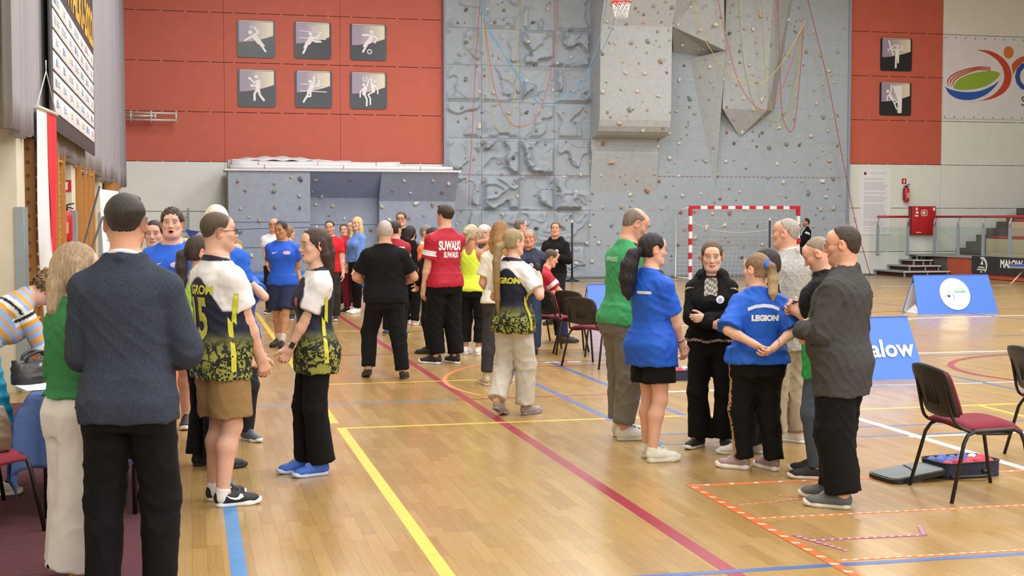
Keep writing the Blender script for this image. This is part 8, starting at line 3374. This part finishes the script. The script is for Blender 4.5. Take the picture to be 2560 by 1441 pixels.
P18 = person('dark-haired person in black jacket and white trainers turned away', (1027, 813), 1.585, -28, dict(sex='f', arms=('front', 'front')), hair=dict(style='full', hair='#2d2622', overear=True, nape=None, chains=[[(0, -.08, 0, .05), (0, -.09, -.1, .05), (0, -.09, -.15, .03)]]), top=dict(name='jacket', col='#101113', sleeve=1.95, infl=.032, hood=1, hem=.82), pants=dict(col='#0e0e10', r=(.10, .085, .07), cuff=1.1), shoes=dict(c='#ecece8', sole='#f2f2f0', kind='chunky'))
P19 = person('man in orange shirt and grey trousers with glasses', (1068, 828), 1.615, -112, dict(arms=('down', 'down')), hair=dict(style='short', hair='#7d7a76', glasses=('#3a3a3e',)), top=dict(name='shirt', col=two_tone('#e4ded8', '#dd7a48', lambda P, fg: zs(P, fg) > 1.475), sleeve=.66, infl=.022), pants=dict(col='#8f9092'), shoes=dict(c='#e8e8e6'))
P20 = person('person in black clasping hands behind the red Suwałki shirt', (1080, 884), 1.60, 66, dict(sex='f', arms=(((.03, .20, .98), (1, -.5, 0)), ((.03, .20, .96), (1, -.5, 0)))), hair=dict(style='medium', hair='#2c241f', overear=True), top=dict(name='jacket', col='#101012', sleeve=1.9, infl=.03, hem=.84), pants=dict(col='#0e0e10'), shoes=dict(c='#242322', sole='#1a1a1a'))
P21 = person('tall young man in red Suwałki shirt and black track pants', (1112, 910), 1.885, 30, dict(arms=(((.22, .10, .80), (.4, -1, 0)), 'front'), head=(12, -4, 0), feet=((-.10, .05), (.12, -.02)), fyaw=(30, 4)), skin='#d9ab94',
 hair=dict(style='medium', hair='#33261f', scalp=.6, fade=(-.03, .05), nape=-.04, tuft=True, cap=dict(t=.022, amp=.003)), top=dict(name='jersey', col='#a91d33', mat=M_SPORT, sleeve=.70, sr=.032, infl=.026, hem=.87), pants=dict(name='track_pants', col='#0c0c0e', r=(.112, .098, .088), cuff=.75, len=1.9, fold=.006), shoes=dict(c='#202227', sole='#ededed'),
 extra=[sleeve_rings(), letter('SUWAŁKI', 1.325, .0, .135, '#e9e6e8', .006, sx=.48), letter('SUWAŁKI', 1.225, .01, .088, '#e9e6e8', .004, sx=.5)])
P22 = person('woman in neon yellow tank top with arms raised to her hair', (1180, 887), 1.64, -28, dict(sex='f', arms=(((.12, .02, 1.52), (1, .3, .3)), ((.10, -.02, 1.55), (1, .55, -.1))), head=(-8, 4, 0), curl=(.7, .7), feet=((-.10, .02), (.11, .02))), skin='#b98566',
 hair=dict(style='medium', hair='#b9ac90', overear=True, nape=-.07, cap=dict(t=.014, amp=.002), chains=[[(0, -.10, .02, .035), (0, -.13, .04, .04), (.0, -.15, .01, .035)], [(0, -.10, -.04, .03), (0, -.11, -.09, .018)]]), top=dict(name='tank_top', col='#d9f04a', mat=M_SPORT, sleeve=0, infl=.014, hem=.88, flare=.008), pants=dict(name='capri_leggings', col='#0d0d0e', r=(.098, .078, .072), len=1.78), shoes=dict(c='#ececec', sole='#f0f0f0'))
P23 = person('white-haired man with glasses behind the yellow tank top', (1214, 852), 1.63, -105, dict(arms=('front', 'front')), hair=dict(style='short', hair='#dad7d0', brow='#b9b4ac', glasses=('#333333',)), top=dict(name='shirt', col='#26282e', sleeve=.6), pants=dict(col='#20242e'), shoes=dict(c='#3f5570', sole='#e4e4e4'))
P24 = person('woman with long honey hair, cream T-shirt and dark jeans', (1252, 962), 1.69, -8, dict(sex='f', arms=(((.13, .18, .98), (.6, -1, -.1)), 'front'), head=(-6, 0, 0), feet=((-.16, -.05), (.06, .20)), fyaw=(24, 0)), skin='#d2a088',
 hair=dict(style='medium', hair='#9c7446', root=('#7f5c38', .02, .1), tip=('#b58a58', -.05, .2), overear=True, nape=None, cap=dict(t=.02, amp=.0015), chains=[[(0, -.075, .03, .06), (0, -.095, -.08, .068), (0, -.105, -.20, .060), (0, -.10, -.25, .03)], [(-.06, -.05, .02, .04), (-.075, -.06, -.1, .045), (-.07, -.07, -.23, .03)], [(.06, -.05, .02, .04), (.075, -.06, -.1, .045), (.07, -.07, -.23, .03)]]),
 top=dict(name='shirt', col='#e0ddcf', sleeve=.70, infl=.020, sr=.026, hem=.90), pants=dict(name='jeans', col='#38373a', r=(.098, .072, .062), len=1.86), shoes=dict(c='#b9ab96', sole='#ddd6c8', kind='high', lace='#e4e0d8'))
P25 = person('girl in jersey with very long blond ponytail and grey sweatpants', (1284, 1038), 1.625, -34, dict(sex='f', arms=(((.10, .20, 1.05), (.8, -.6, -.3)), ((.20, .15, 1.31), (.7, -.2, -1))), head=(-20, 2, 0), feet=((-.08, -.16), (.09, .10)), fyaw=(6, -8), heelup=(24, 0), curl=(.6, .85)), skin='#d9ab96',
 hair=dict(style='short', hair='#93805c', overear=True, nape=-.055, line=(.075, .055), cap=dict(t=.012, amp=.001), tip=('#8f6f3e', -.1, .3), chains=[[(-.01, -.10, -.01, .026), (-.02, -.15, -.05, .036), (-.03, -.17, -.18, .036), (-.03, -.16, -.36, .032), (-.025, -.15, -.52, .026), (-.02, -.14, -.66, .008)]]),
 top=dict(name='jersey', col=jersey_col(1.485, 1.42), mat=jersey_mat('jersey_print_girl', 1.625 / 1.772), sleeve=.72, sr=.026, infl=.026, hem=.80, flare=.02), pants=dict(name='sweatpants', col='#c2beb6', r=(.106, .094, .088), len=1.95, fold=.005), shoes=dict(c='#9c8a90', sole='#8d8a90', lace='#554a50'), extra=[letter('GROM', 1.30, .03, .075, '#c8c64a', .004, .15), flash(1)])
P26 = person('grey-haired man with glasses looking right before the climbing wall', (1303, 806), 1.715, -72, dict(arms=('front', 'front')), hair=dict(style='short', hair='#6f675f', glasses=('#23262e',), line=(.06, .07)), top=dict(name='shirt', col='#26282e', sleeve=1.9), pants=dict(col='#20242e'), shoes=dict(c='#222222'))
P27 = person('older man in navy vest and jeans with a round badge', (1322, 884), 1.575, 162, dict(arms=('front', 'back'), head=(8, 0, 0)), skin='#c98f76', hair=dict(style='short', hair='#8f8c88', brow='#7a746c'), top=[dict(name='shirt', col='#0e0e11', sleeve=1.9, hem=.9), dict(name='vest', col='#222840', mat=M_SPORT, sleeve=.14, infl=.034, hem=.86, stand=1)], pants=dict(name='jeans', col='#34435f', r=(.10, .085, .075)), shoes=dict(c='#1d1c1c', sole='#141414', kind='dress'), extra=[button(1.28, -.09, 1)])
P29 = person('man in black hooded jacket with fidgeting hands and round badge', (1388, 812), 1.655, 160, dict(arms=(((.06, .20, 1.20), (1, -.4, -.6)), ((-.02, .22, 1.20), (1, -.3, -.8))), head=(14, -6, 0), curl=(.8, .8)), skin='#cf9b84', hair=dict(style='medium', hair='#55432f', line=(.078, .07)), top=dict(name='hooded_jacket', col='#0d0d0e', sleeve=1.95, infl=.028, sr=.026, hood=1, hem=.92, ribs=.012), pants=dict(name='jeans', col='#1f1f22', r=(.098, .075, .068)), shoes=dict(c='#2a2826', sole='#1c1c1c'), extra=[button(1.29, -.085)])
pk_ = onz(1345, 858)
chS = chair('chair with maroon seat on which the youth in red sits', pk_, -72, 1345)
P28 = person('seated youth in red jersey leaning forward on a chair', None, 1.74, -72, dict(pelvis=(0, -.10, .52), lean=24, arms=(((.10, .40, .62), (1, -.4, .2), 1), ((.10, .42, .60), (1, -.5, .1), 1)), head=(-4, -4, 0), feet=((-.10, .40), (.12, .36)), fyaw=(6, -6), kneehint=(0, 1, .6)), skin='#cf9c82',
 hair=dict(style='short', hair='#4a3c30', scalp=.5, fade=(-.03, .05), nape=-.05), top=dict(name='jersey', col='#b01f33', mat=M_SPORT, sleeve=.70, infl=.024, hem=.90), pants=dict(name='track_pants', col='#23284a', r=(.10, .085, .078), follow=False), shoes=dict(c='#202124', sole='#1d1d1f', lace='#dddddd'), loc=pk_, px=1345, extra=[sleeve_rings(), letter('SUWAŁKI', 1.33, 0, .085, '#e9e6e8', .006)])
# ------------------------------------------------------------------ right group
P30 = person('balding man in green T-shirt leaning down, grey sweatpants', (1556, 1096), 1.83, -62, dict(arms=(((.20, .10, .82), (.5, -1, 0)), ((.20, .06, .80), (.5, -1, 0))), lean=7, head=(-8, 20, 4), feet=((-.09, .04), (.10, -.02)), fyaw=(6, -12), wf=1.03), skin='#cf9a80',
 hair=dict(style='buzz', bald=.075, hair='#74665a', scalp=.6, nape=-.06, cap=dict(t=.005, amp=.0006), line=(.035, .06), stubble=.2), top=dict(name='sports_shirt', col=shoulder_panel('#37935a', '#1a1c1e'), mat=M_SPORT, sleeve=.75, sr=.026, infl=.020, hem=.87), pants=dict(name='sweatpants', col='#74726d', r=(.110, .100, .080), cuff=.82, len=1.86, fold=.005), shoes=dict(c='#dedddb', sole='#d9d7d2', lace='#6a6a6a', scale=1.06), extra=[letter('SUWAŁKI', 1.36, -.02, .05, '#a8d8b4', .002)])
P31 = person('woman with long black wavy ponytail, blue shirt and black shorts', (1628, 1150), 1.615, -48, dict(sex='f', wf=1.04, arms=(((.10, .24, .92), (.7, -.8, 0)), ((.14, .22, .84), (.7, -1, 0))), head=(-18, 4, 0), feet=((-.09, .06), (.10, -.04)), fyaw=(4, -16)), skin='#d9a892',
 hair=dict(style='medium', hair='#1d171c', overear=False, nape=-.06, line=(.078, .055), cap=dict(t=.014, amp=.001), glasses=('#8a7a6a', True), chains=[[(0, -.105, -.02, .032), (-.01, -.15, -.05, .052), (-.015, -.175, -.13, .066), (-.02, -.18, -.23, .066), (-.02, -.175, -.32, .045), (-.01, -.165, -.38, .015)]], curl=.3, strand=.03),
 top=dict(name='sports_shirt', col=shoulder_panel('#1f57c4', '#15181f'), mat=M_SPORT, sleeve=.84, sr=.030, infl=.026, hem=.755, flare=.020, fold=.004), pants=dict(name='shorts', col='#0b0b0d', len=.66, r=(.112, .122, .1), fold=.004), shoes=dict(c='#dcdcd0', sole='#d6d2c6', kind='chunky', lace='#b9c4b4'), extra=[scrunchie((0, -.118, -.025), .034, '#17131a', 'hair_tie', .014), patch([(-.07, -.010), (.07, -.010), (.07, .012), (-.07, .012)], 1.33, .055, '#c9d2e6', 'back_print', True), wrist_band(1, '#1a1a1c')])
P32 = person('smiling woman in black hooded jacket with folded arms', (1776, 1118), 1.545, 176, dict(sex='f', wf=1.05, arms=(((-.04, .21, 1.14), (1, -.1, -.8)), ((-.03, .24, 1.09), (1, -.1, -.8))), head=(4, 8, 0), feet=((-.13, .04), (.10, .02)), fyaw=(20, -28), curl=(.8, .8)), skin='#deb096',
 hair=dict(style='medium', hair='#5b4632', overear=False, nape=-.07, line=(.080, .068), cap=dict(t=.016, amp=.0008), iris='#5a7088', lid=.45, smile=1, brow='#5a4634', lip='#c0655f', chains=[[(.02, -.10, .0, .03), (.05, -.11, -.06, .03), (.06, -.10, -.13, .018)]]),
 top=[dict(name='printed_shirt', col=two_tone('#b9b2a6', '#6a645c', lambda P, fg: np.sin(P[:, 0] * 170) * np.sin(P[:, 2] * 150 + 2 * np.sin(P[:, 0] * 60)) > 0), sleeve=.12, hem=.93, infl=.010, neck=(1.50, .45)), dict(name='hooded_jacket', col='#0c0c0e', sleeve=1.95, infl=.030, sr=.026, hood=1, hem=.955, neck=(1.47, .95), nw=.062)], pants=dict(name='flared_trousers', col='#0b0b0d', r=(.105, .080, .105), fold=.003), shoes=dict(c='#1c1c1e', sole='#e6e6e2'), extra=[button(1.30, -.085, 1)])
P33 = person('short woman with blond ponytail in blue shirt, leopard stripe trousers', (1890, 1176), 1.475, 12, dict(sex='f', wf=1.16, hip=1.08, arms=(((.07, -.23, 1.07), (1, -.2, -.3)), ((.09, -.24, 1.05), (1, -.2, -.3))), head=(42, 4, 0), feet=((-.12, .06), (.13, 0)), fyaw=(62, 30), curl=(.3, .5)), skin='#dfb29c',
 hair=dict(style='short', hair='#7c6348', overear=False, nape=-.06, line=(.080, .060), cap=dict(t=.011, amp=.001), tip=('#c4ab80', .0, .12), fat=.4, chains=[[(0, -.10, .03, .028), (0, -.135, .01, .034), (0, -.145, -.08, .040), (0, -.14, -.18, .034), (0, -.135, -.235, .010)]]),
 top=dict(name='sports_shirt', col='#1e5cc8', mat=M_SPORT, sleeve=.95, sr=.040, infl=.026, hem=.90, flare=.006, fold=.005), pants=dict(name='trousers', col=leopard, r=(.118, .082, .070), fold=.0035, butt=1.12), shoes=dict(c='#a08a90', sole='#e6e2e0', kind='chunky', lace='#d9b4bc'),
 extra=[scrunchie((0, -.112, .028), .030, '#2a62d0', 'hair_tie', .014), letter('LEGION', 1.275, .03, .062, '#dfe6f4', .004), patch([(-.13, -.012), (-.07, .012), (0, .020), (.07, .012), (.13, -.012), (.13, .016), (.07, .040), (0, .048), (-.07, .040), (-.13, .016)], 1.345, .02, '#c9d6ee', 'back_print', True)])
P38 = person('dark-haired woman in black mostly hidden behind the blond ponytail', (1912, 1138), 1.49, 75, dict(sex='f', arms=('front', 'front'), feet=((-.08, .20), (.08, .10)), head=(0, 8, 0)), hair=dict(style='medium', hair='#2e2621', overear=True), top=dict(name='shirt', col='#0e0e10', sleeve=1.9), pants=dict(name='flared_trousers', col='#0b0b0d', r=(.10, .085, .11), vert=.6), shoes=dict(c='#e4e2de', sole='#ecebe8'))
P34 = person('bald older man in black and white zigzag jacket and beige trousers', (1968, 1110), 1.73, 58, dict(lean=4, wf=1.08, belly=.05, arms=(((.12, .22, 1.05), (.8, -.8, -.2)), ((.12, .22, 1.05), (.8, -.8, -.2))), head=(14, -4, 0), feet=((-.10, .08), (.11, -.02)), fyaw=(14, 2)), skin='#d3a088',
 hair=dict(style='buzz', hair='#9f978f', scalp=.5, nape=-.07, line=(.02, .075), cap=dict(t=.0025, amp=.0003), brow='#a59a8c'), top=dict(name='jacket', col='#9a9a98', mat=tweed_mat(), sleeve=1.9, sr=.030, infl=.028, hem=.745, flare=.016, lapel=1, fold=.004), pants=dict(name='trousers', col='#a0937c', r=(.110, .094, .086), fold=.006), shoes=dict(c='#e4e2da', sole='#eceae4', lace='#e9e6da'), extra=[collar_ring('#c9d0e0', 1.520, .066, .011)])
P35 = person('balding man in green shirt and black vest looking at his phone', (2052, 1192), 1.615, 82, dict(wf=1.05, arms=(((.04, .18, 1.22), (.5, -.8, -1)), ((.04, .18, 1.20), (.5, -.8, -1))), head=(0, 30, 0), feet=((-.10, .02), (.10, .06)), curl=(.7, .6)), skin='#d0a08a',
 hair=dict(style='buzz', hair='#8a7a68', scalp=.5, nape=-.06, line=(.03, .085), cap=dict(t=.0022, amp=.0002), lid=.3, stubble=.2), top=[dict(name='shirt', col='#2f9a4e', sleeve=.7, hem=.74, infl=.018, flare=.012), dict(name='vest', col='#16181b', sleeve=.12, infl=.032, hem=1.18, stand=1)], pants=dict(name='jeans', col='#4a566a', r=(.10, .088, .08)), shoes=dict(c='#1f2024', sole='#dcdad4'))
P36 = person('man with glasses in grey fleece jumper and wide black trousers', (2100, 1262), 1.685, 70, dict(wf=1.17, belly=.07, arms=(((.08, .25, 1.12), (.8, -.9, -.5)), ((.02, .24, 1.07), (.7, -.9, -.6))), hand=((A(1, .1, -.15), (0, -1, 0)), (A(-1, .1, -.1), (0, -1, 0))), head=(10, 6, 0), feet=((-.11, -.03), (.12, .10)), fyaw=(10, 4), curl=(.8, .8)), skin='#cf9d84',
 hair=dict(style='short', hair='#3a2f26', nape=-.07, line=(.03, .085), lslope=(.756, -.5), cap=dict(t=.008, amp=.0012), scalp=.4, bald=0, glasses=('#4a4038', True), fat=.5, stubble=.25), top=dict(name='fleece_jumper', col='#474747', mat=M_WOOL, sleeve=1.97, sr=.024, infl=.026, hem=.715, flare=.010, stand=1, fold=.005), pants=dict(name='sweatpants', col='#0c0c0e', r=(.118, .108, .100), len=1.95, fold=.005), shoes=dict(c='#5c5e62', sole='#d6d1c4', lace='#dad6cc', scale=1.08))
P37 = person('far man in black jacket and white shirt beside the goal', (2013, 692), 1.72, 112, dict(arms=('front', 'down')), skin='#cf9c82', hair=dict(style='short', hair='#1f1a18', stubble=.6), top=[dict(name='shirt', col='#e4e4e6', sleeve=.3, hem=.88, infl=.016), dict(name='jacket', col='#101115', sleeve=1.9, infl=.028, hem=.90, neck=(1.44, 1.2), nw=.07)], pants=dict(col='#0e0e10'), shoes=dict(c='#2a2a2c'))
# ------------------------------------------------------------------ things in hands
p, f, n = world_hand(P35, 0, .09, .03)
ph_ = empty('mobile_phone', p)
tag(ph_, 'dark mobile phone held by the man in the green shirt', 'phone')
ph_.rotation_euler = (R_(60), 0, math.atan2(f.y, f.x) - math.pi / 2)
mb = MB()
mb.rbox((-.037, -.004, -.075), (.037, .004, .075), .0035)
mb.build('case', M_BLACK, ph_)
mb = MB()
mb.box((-.034, -.0052, -.070), (.034, -.0041, .070))
mb.build('screen', pm('screen_dark', lin('#3c4650'), rough=.1), ph_)
p, f, n = world_hand(P25, 1, .085, .02)
mc = empty('microphone', p - Vector((0, 0, .06)))
tag(mc, 'black hand microphone held up by the girl in the jersey', 'microphone')
mb = MB()
mb.lathe([(.012, -.10), (.016, .02), (.020, .08)], 12)
mb.build('handle', M_BLACK, mc)
mb = MB()
mb.lathe([(.021, .08), (.027, .095), (.029, .12), (.024, .142), (.010, .155)], 14)
mb.build('grille', pm('grille_dark', lin('#2a2a2c'), rough=.5, metal=.4, bump=.4, bscale=300), mc)
mb = MB()
mb.lathe([(.0215, .076), (.0225, .084)], 14)
mb.build('band', M_STEEL, mc)
p, f, n = world_hand(P14, 0, .12, .02)
mb = MB()
mb.box((-.07, -.001, -.09), (.07, .001, .05))
o = mb.build('paper_card', pm('card_cream', lin('#d9c59a'), rough=.8), loc=p)
o.rotation_euler = (R_(10), R_(28), R_(40))
tag(o, 'cream card in the hand of the blonde woman', 'card')
